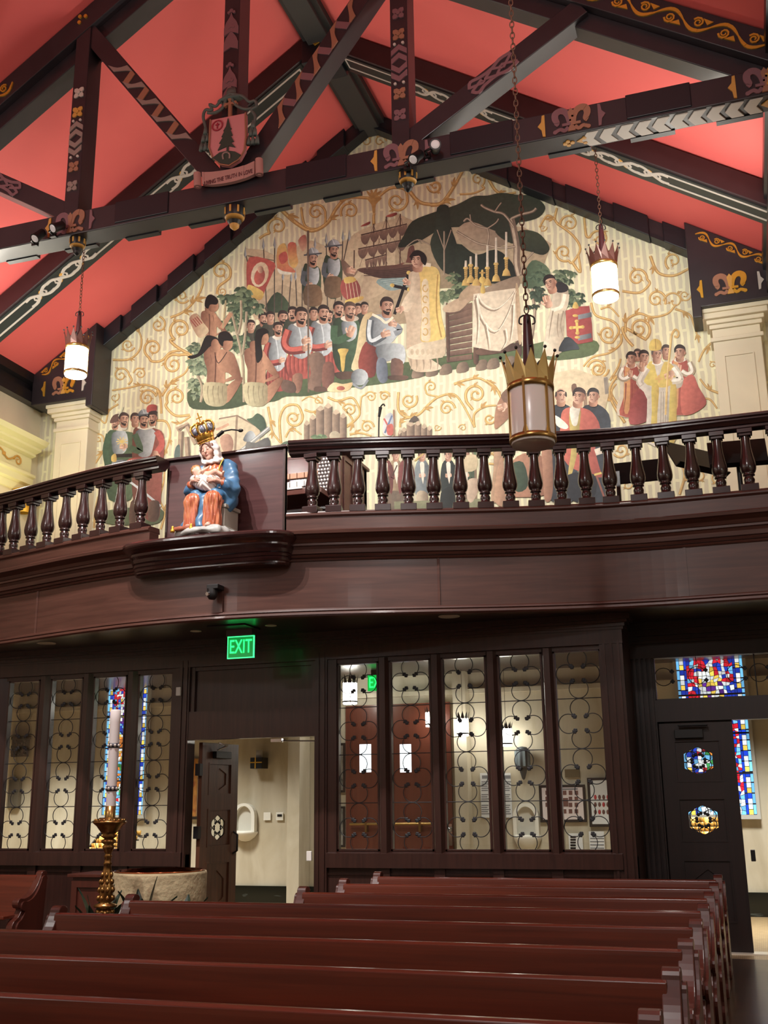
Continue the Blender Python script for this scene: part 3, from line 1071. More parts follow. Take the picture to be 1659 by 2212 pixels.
# handrails
LX1 = P(352, 1005, Y=8.95).x
RX0 = P(628, 965, Y=8.95).x
rail_prof = [(-0.12, 4.552), (-0.02, 4.552), (-0.01, 4.56), (-0.01, 4.58), (0.005, 4.587), (0.015, 4.61), (0.03, 4.625), (0.03, 4.638), (0.045, 4.65), (0.045, 4.668), (0.03, 4.68), (-0.16, 4.68), (-0.18, 4.66), (-0.18, 4.63)]
HR = {}
for nm, a, b, lab in (('L', GX0, LX1, 'dark moulded handrail on the gallery balusters left of the seated statue'), ('R', RX0, GX1, 'dark moulded handrail on the gallery balusters right of the seated statue')):
    mb = MB()
    mb.sweep(path(a, b, n=80), rail_prof)
    HR[nm] = tag(obj('handrail', mb, W_RAIL), lab, 'handrail', 'gallery handrails')

# balusters: a vase-shaped turned shaft between square blocks
def baluster_proto(name, x, label):
    y = yb(x) + 0.07
    t = thing(name, (x, y, 3.97), label, 'baluster', 'gallery balusters')
    r = 0.001
    prof = [(0.056, 0.055), (0.058, 0.066), (0.044, 0.072), (0.046, 0.095), (0.049, 0.11), (0.045, 0.125), (0.037, 0.14), (0.037, 0.146), (0.052, 0.15), (0.052, 0.16), (0.045, 0.165), (0.058, 0.18), (0.068, 0.205), (0.0715, 0.232), (0.069, 0.265), (0.061, 0.31), (0.052, 0.36), (0.045, 0.41), (0.041, 0.46), (0.040, 0.52)]
    obj('shaft', MB().lathe(prof, (x, y, 3.97), 18), W_RAIL, t)
    obj('base_block', MB().box((x - 0.075, y - 0.075, 3.965), (x + 0.075, y + 0.075, 4.03)), W_RAIL, t, bevel=0.004)
    mb = MB().box((x - 0.052, y - 0.052, 4.485), (x + 0.052, y + 0.052, 4.52))
    mb.box((x - 0.066, y - 0.066, 4.51), (x + 0.066, y + 0.066, 4.553))
    obj('top_block', mb, W_RAIL, t, bevel=0.004)
    return t


BR = [675, 722, 773, 827, 882, 937, 994, 1047, 1101, 1156, 1212, 1265, 1317, 1378, 1437, 1497, 1557, 1619]
BLF = [306, 262, 221, 183, 145, 108, 73, 38, 10]


def bx(px, py):
    x = P(px, py, Y=9.4).x
    for _ in range(5):
        x = P(px, py, Y=yb(x) + 0.07).x
    return x


ORD = ['first', 'second', 'third', 'fourth', 'fifth', 'sixth', 'seventh', 'eighth', 'ninth', 'tenth', 'eleventh', 'twelfth', 'thirteenth', 'fourteenth', 'fifteenth', 'sixteenth', 'seventeenth', 'eighteenth', 'nineteenth', 'twentieth']
proto = None
xr = [bx(p, 1040) for p in BR]
xr.append(2 * xr[-1] - xr[-2])
for i, x in enumerate(xr):
    lab = 'dark turned vase-shaped baluster, %s to the right of the seated statue' % ORD[i]
    if proto is None:
        proto = baluster_proto('baluster', x, lab)
        proto_t = proto
    else:
        o = dup(proto, (x, yb(x) + 0.07, 3.97), lab, 'gallery balusters', rz=math.atan2(yb(x + .01) - yb(x - .01), 0.02))
xl = [bx(p, 1070) for p in BLF]
xl.append(2 * xl[-1] - xl[-2])
for i, x in enumerate(xl):
    dup(proto, (x, yb(x) + 0.07, 3.97), 'dark turned vase-shaped baluster, %s to the left of the seated statue' % ORD[i], 'gallery balusters', rz=math.atan2(yb(x + .01) - yb(x - .01), 0.02))

# statue bracket: D-shaped moulded shelf on the gallery front
SX = CX + 0.09
SY = yb(CX)
K2 = 1.0
def dpath(rx, ry, n=40):
    return [(SX + rx * math.cos(a), SY + 0.02 - ry * math.sin(a)) for a in [PI * i / n for i in range(n + 1)]]
mb = MB()
prof = [(0.40, 0.0), (0.42, 0.015), (0.42, 0.03), (0.44, 0.04), (0.45, 0.06), (0.44, 0.072), (0.455, 0.08), (0.465, 0.10), (0.455, 0.112), (0.475, 0.118), (0.49, 0.15), (0.515, 0.175), (0.52, 0.185), (0.52, 0.20),
        (0.545, 0.215), (0.585, 0.235), (0.62, 0.25), (0.63, 0.265), (0.63, 0.285), (0.615, 0.30), (0.0, 0.30)]
vs_, fs = [], []
NB = 48
for r_, z_ in [(0.0, 0.0)] + prof:
    for i in range(NB + 1):
        a = PI * i / NB
        ca, sa = math.cos(a), math.sin(a)
        e = 0.62
        cx_ = math.copysign(abs(ca) ** e, ca)
        sy_ = sa ** e
        rx = 0.90 - (0.63 - r_) * 0.5 if r_ > 0 else 0
        ry = 0.36 - (0.63 - r_) * 0.85 if r_ > 0 else 0
        vs_.append((SX + rx * cx_, SY + 0.03 - ry * sy_, 3.455 + z_ * 0.95))
m_ = NB + 1
for i in range(len(prof)):
    for k in range(NB):
        fs.append((i * m_ + k, i * m_ + k + 1, (i + 1) * m_ + k + 1, (i + 1) * m_ + k))
mb.add(vs_, fs, False)
W_SHELF = wood('dark_polished_bracket_wood', (44, 24, 24), (60, 34, 32), (2, 2, 14), 0.2, 0.5)
br = tag(obj('statue_bracket', mb, W_SHELF), 'D-shaped moulded dark wooden shelf bracket carrying the seated statue on the gallery front', 'shelf')
# back board behind the statue
p0, p1 = P(360, 1140, Y=9.12), P(617, 1140, Y=9.12)
zt = P(490, 985, Y=9.12).z
mb = MB().box((p0.x, 9.1, 3.735), (p1.x, 9.14, zt))
bb = tag(obj('back_board', mb, wood('plum_brown_board_wood', (66, 38, 38), (84, 52, 52), (1.5, 1.5, 22), 0.32, 0.2)), 'plain dark wooden board standing behind the seated statue', 'board')
obj('top_cap', MB().box((p0.x - 0.03, 9.06, zt), (p1.x + 0.03, 9.16, zt + 0.03)), W_RAIL, bb, bevel=0.008)
for x in (p0.x, p1.x - 0.02):
    obj('edge_strip', MB().box((x, 9.088, 3.74), (x + 0.02, 9.145, zt)), W_RAIL, bb)
# barrel hooks between board and rails
for px, py, lab in ((353, 1003, 'small black hook between left handrail and statue board'), (628, 975, 'small black hook between right handrail and statue board')):
    p = P(px, py, Y=9.02)
    mb = MB().tube([(p.x - 0.03, 9.02, p.z + .02), (p.x - 0.02, 9.02, p.z - .01), (p.x + 0.0, 9.02, p.z - .02), (p.x + 0.02, 9.02, p.z - .01), (p.x + 0.03, 9.02, p.z + .02)], 0.006, 6)
    tag(obj('hook', mb, M_BLACK), lab, 'hook')

# ------------------------------------------------------------------ camera under the bracket, exit sign, soffit lights
p = P(463, 1275, Y=SY - 0.06)
cx0, cz0 = p.x, p.z
t = thing('security_camera', (cx0, SY, cz0), 'small black dome camera fixed to the gallery front below the statue bracket', 'camera')
mb = MB().box((cx0 - 0.045, SY - 0.13, cz0), (cx0 + 0.07, SY + 0.0, cz0 + 0.045))
obj('mount', mb, M_BLACK, t, bevel=0.006)
obj('camera_body', MB().lathe([(0.0, -0.10), (0.03, -0.095), (0.047, -0.07), (0.05, -0.04), (0.048, 0.0)], (cx0 - 0.005, SY - 0.09, cz0 + 0.005), 16), M_BLACK, t)
obj('lens', MB().tube([(cx0 - 0.02, SY - 0.125, cz0 - 0.045), (cx0 - 0.027, SY - 0.152, cz0 - 0.048)], [0.022, 0.018], 12), M_CHROME, t)
tag(obj('conduit', MB().box((cx0 + 0.03, SY - 0.016, 3.06), (cx0 + 0.065, SY + 0.0, cz0)), W_BALC), 'flat brown cable cover running down the gallery front below the black camera', 'conduit')

M_EXIT = mat('green_exit_glow', (20, 150, 70), 0.3, emit=(20, 170, 80), estr=0.5)
M_EXITL = mat('green_exit_letters', (60, 255, 140), 0.3, emit=(40, 255, 120), estr=2.2)
ye = P(520, 1357, Z=3.0).y
p0, p1 = P(492, 1376, Y=ye), P(548, 1420, Y=ye)
t = thing('exit_sign', ((p0.x + p1.x) / 2, ye, 3.0), 'glowing green EXIT sign hanging from the gallery soffit over the open door', 'exit sign')
obj('plate', MB().box((p0.x, ye, p1.z), (p1.x, ye + 0.015, p0.z)), M_EXIT, t)
mb = MB()
w = 0.008
mb.box((p0.x, ye - 0.003, p1.z), (p1.x, ye + 0.018, p1.z + w)).box((p0.x, ye - 0.003, p0.z - w), (p1.x, ye + 0.018, p0.z)).box((p0.x, ye - .003, p1.z), (p0.x + w, ye + .018, p0.z)).box((p1.x - w, ye - .003, p1.z), (p1.x, ye + .018, p0.z))
obj('lit_edge', mb, mat('green_lit_acrylic_edge', (80, 255, 160), 0.3, emit=(70, 255, 150), estr=1.6), t)
obj('housing', MB().box((p0.x - 0.005, ye - 0.03, p0.z), (p1.x - 0.01, ye + 0.05, 2.99)), mat('grey_metal_housing', (92, 90, 90), 0.4, metal=0.4), t, bevel=0.004)
text('exit_lettering', 'EXIT', 0.19, ((p0.x + p1.x) / 2, ye - 0.004, (p0.z + p1.z) / 2), PI / 2, 0, M_EXITL, t, extrude=0.003, sx=0.62)
tag(obj('ceiling_hatch', MB().box((p0.x - 0.1, ye - 0.25, 2.985), (p1.x + 0.02, ye + 0.1, 3.0)), W_SOFFIT, bevel=0.003), 'dark square mounting plate on the soffit above the EXIT sign', 'plate')
M_DOWN = mat('downlight_white', (190, 184, 172), 0.5)
for px, py, lab in ((423, 1363, 'small round downlight in the soffit just left of the EXIT sign'), (585, 1351, 'small round downlight in the soffit just right of the EXIT sign'),
                    (100, 1389, 'round downlight in the soffit at the far left end'), (970, 1331, 'round downlight in the soffit over the middle glazed panes')):
    p = P(px, py, Z=3.0)
    r = 0.055 if px in (423, 585) else 0.10
    t = thing('downlight', (p.x, p.y, 3.0), lab, 'downlight', 'downlights in the gallery soffit')
    obj('ring', MB().lathe([(r * 0.75, 0.0), (r * 0.8, -0.006), (r, -0.004), (r, 0.0)], (p.x, p.y, 2.999), 18), M_DOWN, t)
    obj('diffuser', MB().lathe([(0.0, -0.002), (r * 0.76, -0.002), (r * .76, 0.0)], (p.x, p.y, 2.999), 18), M_DOWN, t)

# ------------------------------------------------------------------ things up on the gallery
GZ = 3.62
# organ console
W_ORGAN = wood('red_brown_organ_wood', (88, 48, 40), (106, 62, 52), (2, 2, 16), 0.35, 0.15)
ox0, ox1 = -5.6, P(735, 1030, Y=10.15).x
oy0, oy1, oz = 9.9, 11.0, 4.98
t = thing('organ_console', ((ox0 + ox1) / 2, 10.4, GZ), 'red-brown organ console with stop tablets behind the balusters right of the statue', 'organ')
mb = MB().box((ox1 - 0.10, oy0 + 0.25, GZ), (ox1, oy1, oz)).box((ox0, oy0 + 0.25, GZ), (ox0 + 0.1, oy1, oz)).box((ox0, oy1 - 0.1, GZ), (ox1, oy1, oz))
obj('case', mb, W_ORGAN, t, bevel=0.008)
obj('case_top', MB().box((ox0 - 0.03, oy0 + 0.4, oz), (ox1 + 0.03, oy1 + .02, oz + 0.04)), W_ORGAN, t, bevel=0.008)
for k in range(2):
    a = oy0 + 0.34 + k * 0.34
    mb = MB().box((ox1 - 0.002, a, GZ + .1), (ox1 + 0.012, a + 0.03, oz - .05)).box((ox1 - .002, a + 0.25, GZ + .1), (ox1 + 0.012, a + 0.28, oz - .05)).box((ox1 - .002, a + .03, oz - .08), (ox1 + 0.011, a + 0.25, oz - .05))
    obj('side_panel', mb, W_ORGAN, t)
obj('key_desk', MB().box((ox0 + 0.1, oy0 - 0.05, 4.44), (ox1 - 0.1, oy0 + 0.4, 4.50)), W_ORGAN, t, bevel=0.006)
obj('stop_rail', MB().box((ox0 + 0.1, oy0 + 0.33, 4.50), (ox1 - 0.1, oy0 + 0.37, 4.78)), W_RAIL, t)
obj('music_desk', MB().box((ox0 + 0.1, oy0 + 0.36, 4.80), (ox1 - 0.1, oy0 + 0.40, 4.97)), W_ORGAN, t)
M_STOP = mat('ivory_stop_tablet', (226, 224, 220), 0.4)
M_STOPW = mat('tan_stop_tablet', (190, 146, 120), 0.4)
for row, (z, m) in enumerate(((4.64, M_STOP), (4.735, M_STOPW))):
    for k in range(6):
        x = P(690, 1030, Y=oy0 + .3).x - 0.01 - k * 0.085
        obj('stop_tablet', MB().box((x - 0.076, oy0 + 0.30, z), (x, oy0 + 0.328, z + 0.058)), m, t)
xj = P(690, 1030, Y=10.2).x
mb = MB()
mb.prism([(xj, oy0 + 0.20, 4.50), (xj, oy0 + 0.36, 4.50), (xj, oy0 + 0.36, 4.95), (xj, oy0 + 0.30, 4.95)], (ox1 - xj - 0.1, 0, 0))
obj('jamb', mb, W_RAIL, t)
mb = MB()
for r_ in range(10):
    for k in range(4):
        x = xj + 0.018 + k * 0.036 + (r_ % 2) * 0.012
        yy = oy0 + 0.20 + 0.10 * r_ / 10
        mb.tube([(x, yy, 4.525 + r_ * 0.042), (x, yy - 0.035, 4.525 + r_ * 0.042)], 0.011, 8)
obj('drawstop_knob', mb, M_STOP, t)
obj('keyboard', MB().box((ox0 + 0.25, oy0 - 0.06, 4.50), (xj - 0.05, oy0 + 0.12, 4.522)), M_STOP, t)
# microphone boom behind the statue
pts = [P(*q, Y=9.35) for q in ((470, 942), (482, 932), (490, 930), (500, 928), (520, 930))]
t = thing('microphone_boom', (pts[0].x, 9.35, 3.62), "black microphone boom stand reaching out behind the statue's shoulder", 'microphone')
obj('boom', MB().tube([P(448, 962, Y=9.35)] + pts, 0.008, 6), M_BLACK, t)
obj('clutch', MB().tube([pts[0], pts[1]], 0.02, 8), M_BLACK, t)
obj('microphone_head', MB().ball(pts[-1], (0.03, 0.02, 0.018)), M_BLACK, t)
q = P(448, 962, Y=9.35)
obj('stand_pole', MB().tube([(q.x, 9.35, GZ), q], 0.01, 8), M_BLACK, t)
t2 = thing('gooseneck_microphone', (P(818, 960, Y=9.8).x, 9.8, 4.6), 'thin black gooseneck microphone rising above the handrail before the painted stockade', 'microphone')
a = [P(*q, Y=9.8) for q in ((818, 1100), (818, 960), (819, 900), (822, 880), (828, 873), (831, 877))]
obj('gooseneck', MB().tube(smooth_pts([tuple(v) for v in a], 4), 0.008, 6), M_BLACK, t2)
obj('microphone_head', MB().tube([a[2], a[3]], [0.014, 0.02], 8), M_BLACK, t2)
# music stands at the right end
def music_stand(x, y, z, w, h, tilt, yaw, label, base=True):
    t = thing('music_stand', (x, y, GZ), label, 'music stand', 'music stands on the gallery')
    R_ = Matrix.Rotation(yaw, 3, 'Z') @ Matrix.Rotation(tilt, 3, 'X')
    c = Vector((x, y, z))
    q = [c + R_ @ Vector((a, 0, b)) for a, b in ((-w / 2, -h / 2), (w / 2, -h / 2), (w / 2, h / 2), (-w / 2, h / 2))]
    mb = MB().prism(q, R_ @ Vector((0, 0.012, 0)))
    lip = [c + R_ @ Vector((a, b, -h / 2)) for a, b in ((-w / 2, 0), (w / 2, 0), (w / 2, -0.06), (-w / 2, -0.06))]
    mb.prism(lip, R_ @ Vector((0, 0, 0.012)))
    obj('desk', mb, M_BLACK, t)
    obj('pole', MB().tube([(x, y + 0.05, GZ + 0.05), (x, y + 0.05, z)], 0.022, 10), M_BLACK, t)
    mb = MB()
    for k in range(3):
        a = 2 * PI * k / 3
        mb.tube([(x, y + 0.05, GZ + 0.16), (x + 0.24 * math.cos(a), y + 0.05 + 0.24 * math.sin(a), GZ + 0.012)], 0.011, 6)
    obj('tripod_base', mb, M_BLACK, t)
    return t
p = P(1592, 968, Y=10.0)
music_stand(p.x, 10.0, p.z - 0.05, 0.52, 0.30, -0.35, 0.1, 'black music stand with wide flat desk behind the right-hand balusters')
p = P(1513, 985, Y=10.25)
music_stand(p.x - .06, 10.25, p.z - .02, 0.70, 0.34, -0.5, 0.9, 'black music stand seen edge-on left of the wide black music stand')
# low dark bench with hymn books
M_BENCH = mat('dull_dark_bench', (34, 26, 26), 0.75, spec=0.2)
x0, x1 = P(1325, 1010, Y=10.6).x, P(1440, 1010, Y=10.6).x
zt = P(1380, 995, Y=10.6).z
t = thing('bench', ((x0 + x1) / 2, 10.65, GZ), 'dark wooden bench back behind the right-hand balusters, over the stacked books', 'bench')
obj('backrest', MB().box((x0, 10.6, zt - 0.22), (x1, 10.64, zt)), M_BENCH, t, bevel=0.006)
obj('seat', MB().box((x0, 10.3, GZ + 0.36), (x1, 10.6, GZ + 0.40)), W_RAIL, t)
for x in (x0 + 0.02, x1 - 0.06):
    obj('leg', MB().box((x, 10.56, GZ), (x + 0.04, 10.62, zt - 0.1)), W_RAIL, t)
    obj('leg', MB().box((x, 10.32, GZ), (x + 0.04, 10.36, GZ + 0.37)), W_RAIL, t)
zs = GZ + 0.40
for k, (c, h) in enumerate((((196, 66, 60), 0.035), ((150, 96, 80), 0.03), ((140, 88, 74), 0.035), ((128, 84, 70), 0.03), ((214, 208, 200), 0.025))):
    xx = P(1408, 1045, Y=10.45).x + (k % 2) * 0.015
    o = MB().box((xx - 0.11, 10.36, zs), (xx + 0.10, 10.54, zs + h))
    b = tag(obj('hymn_book', o, mat('book_cover_%d' % k, c, 0.5)), ['red hymn book at the bottom of the stack on the gallery bench', 'brown hymn book second from the bottom of the stack on the bench', 'brown hymn book in the middle of the stack on the bench', 'brown hymn book second from the top of the stack on the bench', 'pale booklet on top of the stack on the gallery bench'][k], 'book', 'books stacked on the gallery bench')
    obj('pages', MB().box((xx - 0.105, 10.357, zs + 0.006), (xx + 0.104, 10.53, zs + h - 0.006)), M_STOP, b)
    zs += h
# ------------------------------------------------------------------ glazed mahogany screen between nave and narthex
YS = 10.0
ZSILL, ZHEAD = 0.90, 2.69


def sx(px, py=1650):
    return P(px, py, Y=YS).x


# pane edges along the sill line
LP = [(P(a, 1840, Y=YS).x, P(b, 1840, Y=YS).x) for a, b in ((-28, 57), (82, 154), (178, 252), (279, 357))]
RP = [(P(a, 1840, Y=YS).x, P(b, 1840, Y=YS).x) for a, b in ((726, 818), (843, 936), (961, 1062), (1088, 1189), (1215, 1323))]
w = LP[1][0] - LP[0][1]
pw_ = LP[1][1] - LP[1][0]
LP = [(LP[0][0] - (pw_ + w) * k, LP[0][0] - (pw_ + w) * k + pw_) for k in (3, 2, 1)] + [(LP[0][1] - pw_, LP[0][1])] + LP[1:]
DX0, DX1 = -5.485, -4.08        # doorway
ZD, ZT0_, ZT1_ = 1.985, 2.27, 2.77
XE = -1.04                      # right end of the screen
XW = -13.0
mb = MB()
ya, yz = YS, YS + 0.12
# plinth with panels, sill rail, head rail
mb.box((XW, ya + 0.03, 0), (DX0 - .0, yz, ZSILL - .04)).box((DX1, ya + 0.03, 0), (XE, yz, ZSILL - .04))
mb.box((XW, ya - 0.03, ZSILL - 0.15), (DX0 - 0.02, yz, ZSILL - 0.02)).box((DX1 + 0.13, ya - 0.03, ZSILL - 0.15), (XE - 0.12, yz, ZSILL - 0.02))
mb.prism([(XW, ya - 0.03, ZSILL - 0.02), (XW, yz, ZSILL - 0.02), (XW, ya + 0.05, ZSILL)], (DX0 - 0.02 - XW, 0, 0))
mb.prism([(DX1 + 0.13, ya - 0.03, ZSILL - 0.02), (DX1 + 0.13, yz, ZSILL - 0.02), (DX1 + .13, ya + 0.05, ZSILL)], (XE - 0.12 - DX1 - 0.13, 0, 0))
mb.box((XW, ya + 0.0, 0.0), (DX0, yz, 0.14)).box((DX1, ya, 0.0), (XE, yz, 0.14))
# frieze + cornice
mb.box((XW, ya - 0.012, ZHEAD + 0.04), (XE + .004, yz, 2.865))
for z0, z1, o in ((2.86, 2.885, 0.02), (2.885, 2.92, 0.035), (2.92, 2.945, 0.06), (2.945, 3.0, 0.09)):
    mb.box((XW, ya - o, z0), (XE + o, yz + o, z1))
# small bead at the head
mb.box((XW, ya + 0.024, ZHEAD), (XE, yz - 0.024, ZHEAD + 0.05))
# door frame: jambs, rails, panel above
for x0, x1 in ((DX0 - 0.13, DX0), (DX1, DX1 + 0.13)):
    mb.box((x0, ya - 0.006, 0), (x1, yz + 0.03, 2.80))
    mb.box((x0 + 0.02, ya - 0.018, 0), (x0 + 0.05, yz, 2.80)).box((x1 - 0.05, ya - 0.018, 0), (x1 - 0.02, yz, 2.80))
mb.box((DX0, ya, ZD), (DX1, yz, ZT0_)).box((DX0, ya, ZT1_), (DX1, yz, 2.84))
mb.box((DX0, ya + 0.05, ZT0_), (DX1, yz, ZT1_))
for a, b, c, d in ((DX0, DX0 + 0.05, ZT0_, ZT1_), (DX1 - 0.05, DX1, ZT0_, ZT1_)):
    mb.box((a, ya + 0.02, c), (b, yz, d))
# mullions (chamfered posts) and the plinth stiles below them
edges = []
for row in (LP, RP):
    for i in range(len(row) - 1):
        a, b = row[i][1], row[i + 1][0]
        xm = (a + b) / 2
        mb.prism([(a - 0.01, ya + 0.05, ZSILL - 0.02), (xm - 0.028, ya - 0.02, ZSILL - 0.02), (xm + 0.028, ya - 0.02, ZSILL - .02), (b + 0.01, ya + 0.05, ZSILL - .02), (b + 0.01, yz - 0.01, ZSILL - .02), (a - 0.01, yz - 0.01, ZSILL - .02)], (0, 0, ZHEAD + 0.05 - ZSILL))
        mb.box((xm - 0.05, ya + 0.005, 0.14), (xm + 0.05, ya + 0.05, ZSILL - 0.15))
# end stiles
mb.box((LP[-1][1], ya + 0.01, ZSILL - .02), (DX0 - 0.12, yz, ZHEAD + .05))
mb.box((DX1 + 0.12, ya + 0.01, ZSILL - .02), (RP[0][0], yz, ZHEAD + .05))
mb.box((RP[-1][1], ya - 0.004, 0), (XE, yz, 2.80))
for k in range(3):
    x = lerp(RP[-1][1] + 0.03, XE - 0.05, k / 2)
    mb.box((x, ya - 0.02, 0.0), (x + 0.022, ya + 0.02, 2.76))
mb.box((XW, ya + 0.01, ZSILL), (LP[0][0], yz, ZHEAD + .05))
# the return to the side door
mb.box((XE - 0.12, ya + 0.03, 0.0), (XE - .003, 10.80, 2.99))
scr = struct('wall_narthex', mb, W_SCREEN)
obj('plinth_moulding', MB().box((DX1 + 0.13, ya + .02, 0.68), (XE - .12, ya + 0.04, 0.70)).box((XW, ya + .02, 0.68), (DX0 - .13, ya + 0.04, 0.70)), W_SCREEN, scr)

# glass with weak mirror
m_glass = bpy.data.materials.new('old_window_glass')
m_glass.use_nodes = True
nt = m_glass.node_tree
nt.nodes.clear()
out = nt.nodes.new('ShaderNodeOutputMaterial')
mix = nt.nodes.new('ShaderNodeMixShader')
tr = nt.nodes.new('ShaderNodeBsdfTransparent')
tr.inputs['Color'].default_value = (0.93, 0.94, 0.92, 1)
gl = nt.nodes.new('ShaderNodeBsdfGlossy')
gl.inputs['Roughness'].default_value = 0.015
mix.inputs['Fac'].default_value = 0.075
tc = nt.nodes.new('ShaderNodeTexCoord')
nz = nt.nodes.new('ShaderNodeTexNoise')
nz.inputs['Scale'].default_value = 2.6
nz.inputs['Detail'].default_value = 1
bp = nt.nodes.new('ShaderNodeBump')
bp.inputs['Strength'].default_value = 0.06
bp.inputs['Distance'].default_value = 0.05
nt.links.new(tc.outputs['Object'], nz.inputs['Vector'])
nt.links.new(nz.outputs['Fac'], bp.inputs['Height'])
nt.links.new(bp.outputs['Normal'], gl.inputs['Normal'])
nt.links.new(tr.outputs[0], mix.inputs[1])
nt.links.new(gl.outputs[0], mix.inputs[2])
nt.links.new(mix.outputs[0], out.inputs[0])


def grille_mesh(x0, x1):
    """four quatrefoils of wrought-iron arcs with leaf tips, and the bars that tie them"""
    mb = MB()
    y = YS + 0.055
    xc = (x0 + x1) / 2
    hw = (x1 - x0) / 2
    zb = [0.885 + 0.455 * k for k in range(5)]
    for z in zb[1:4]:
        mb.tube([(x0, y, z), (x1, y, z)], 0.0042, 6)
    for k in range(4):
        c = (zb[k] + zb[k + 1]) / 2
        r = 0.088
        rx = min(0.088, hw * 0.45)
        for (ox, oz, mid) in ((0, 0.138, PI / 2), (0, -0.138, -PI / 2), (-hw + rx + 0.004, 0, PI), (hw - rx - 0.004, 0, 0)):
            a0 = mid - 2.3
            rr = rx if abs(oz) < 0.01 else r
            pts = [(xc + ox + rr * math.cos(a0 + 4.6 * i / 20), y, c + oz + rr * math.sin(a0 + 4.6 * i / 20)) for i in range(21)]
            mb.tube(pts, 0.0042, 5)
            for e in (pts[0], pts[-1]):
                dx = xc - e[0]
                dz = c - e[2]
                l = math.hypot(dx, dz) + 1e-6
                for (u, v) in ((0.0, 0.0), (0.6, 0.9), (0.6, -0.9), (1.3, 0)):
                    mb.ball((e[0] + (dx * u - dz * v) / l * 0.011, y, e[2] + (dz * u + dx * v) / l * 0.011), (0.012, 0.005, 0.012), 6, 4)
    return mb


wi = 1
for row in (LP, RP):
    for a, b in row:
        fr_ = MB()
        bw_ = 0.016
        fr_.box((a, YS + 0.03, ZSILL), (a + bw_, YS + 0.09, ZHEAD)).box((b - bw_, YS + 0.03, ZSILL), (b, YS + 0.09, ZHEAD)).box((a, YS + .03, ZSILL), (b, YS + .09, ZSILL + bw_)).box((a, YS + .03, ZHEAD - bw_), (b, YS + .09, ZHEAD))
        wn = struct('window_%d' % wi, fr_, W_SCREEN)
        obj('glass_pane', MB().poly([(a, YS + 0.075, ZSILL), (b, YS + 0.075, ZSILL), (b, YS + 0.075, ZHEAD), (a, YS + 0.075, ZHEAD)]), m_glass, wn)
        obj('iron_grille', grille_mesh(a + bw_, b - bw_), M_IRON, wn)
        wi += 1

# little white sensors
for px, py, lab in ((387, 1494, 'small white plastic box on the door post, level with the pane tops'), (669, 1849, 'small white plastic box on the inner right door jamb near the floor pews')):
    p = P(px, py, Y=YS - 0.02)
    tag(obj('sensor', MB().box((p.x - 0.026, YS - 0.045, p.z - 0.045), (p.x + 0.026, YS - .018, p.z + 0.045)), M_WHITE, bevel=0.005), lab, 'sensor', 'white sensors on the door frame')


# ------------------------------------------------------------------ doors
def door_leaf(name, hinge, width, height, yaw, m, hexes, label=None):
    """leaf of three panels in local x 0..width, z 0..height, then turned about the hinge"""
    M_ = Matrix.Translation(hinge) @ Matrix.Rotation(yaw, 4, 'Z')

    def T_(mb):
        mb.v = [tuple(M_ @ Vector(v)) for v in mb.v]
        return mb
    th = 0.045
    st = 0.12
    rails = [0.0, 0.24, 0.78, 0.93, 1.32, 1.46, height - 0.16, height]
    rails = [r * height / 2.0 if r < 1.8 else r for r in rails]
    mb = MB()
    mb.box((0, 0, 0), (st, th, height)).box((width - st, 0, 0), (width, th, height))
    for a, b in ((0, 1), (2, 3), (4, 5), (6, 7)):
        mb.box((st, 0, rails[a]), (width - st, th, rails[b]))
    root = obj(name, T_(mb), m)
    root['kind'] = 'structure'
    for k, (a, b) in enumerate(((1, 2), (3, 4), (5, 6))):
        z0, z1 = rails[a], rails[b]
        xc, zc_ = width / 2, (z0 + z1) / 2
        hw, hh = (width - 2 * st) * 0.30, (z1 - z0) * 0.34
        shape = [(0, hh), (hw, hh * 0.5), (hw, -hh * 0.5), (0, -hh), (-hw, -hh * 0.5), (-hw, hh * 0.5)]
        outer = [(0, z1 - zc_), (width / 2 - st, z1 - zc_), (width / 2 - st, z0 - zc_), (0, z0 - zc_), (st - width / 2, z0 - zc_), (st - width / 2, z1 - zc_)]
        pm = MB()
        for i in range(6):
            j = (i + 1) % 6
            pm.prism([(xc + outer[i][0], 0.012, zc_ + outer[i][1]), (xc + outer[j][0], 0.012, zc_ + outer[j][1]), (xc + shape[j][0], 0.012, zc_ + shape[j][1]), (xc + shape[i][0], 0.012, zc_ + shape[i][1])], (0, 0.02, 0))
        for x0_, x1_, z0_, z1_ in ((st, st + 0.015, z0, z1), (width - st - 0.015, width - st, z0, z1), (st + .015, width - st - .015, z0, z0 + 0.015), (st + .015, width - st - .015, z1 - 0.015, z1)):
            pm.box((x0_, -0.004, z0_), (x1_, th + .004, z1_))
        pn = obj('door_panel', T_(pm), m, root)
        if hexes[k]:
            gm = MB().poly([(xc + a_, 0.022, zc_ + b_) for a_, b_ in shape])
            obj('hexagon_glass', T_(gm), m_glass, pn)
            im = MB()
            for i in range(6):
                a_ = PI / 2 + i * PI / 3
                c = (xc + 0.58 * hw * math.cos(a_), zc_ + 0.58 * hh * math.sin(a_))
                im.tube([(c[0] + 0.4 * hw * math.cos(t), 0.02, c[1] + 0.4 * hw * math.sin(t)) for t in [a_ - 2.2 + 4.4 * q / 14 for q in range(15)]], 0.0045, 5)
                for s_ in (-2.2, 2.2):
                    im.ball((c[0] + 0.4 * hw * math.cos(a_ + s_), 0.02, c[1] + 0.4 * hw * math.sin(a_ + s_)), (0.017, 0.008, 0.017), 6, 4)
            obj('iron_rosette', T_(im), M_IRON, pn)
        else:
            im = MB().prism([(xc + a_ * 1.02, 0.024, zc_ + b_ * 1.02) for a_, b_ in shape], (0, 0.012, 0))
            obj('hexagon_panel', T_(im), m, pn)
    return root, T_


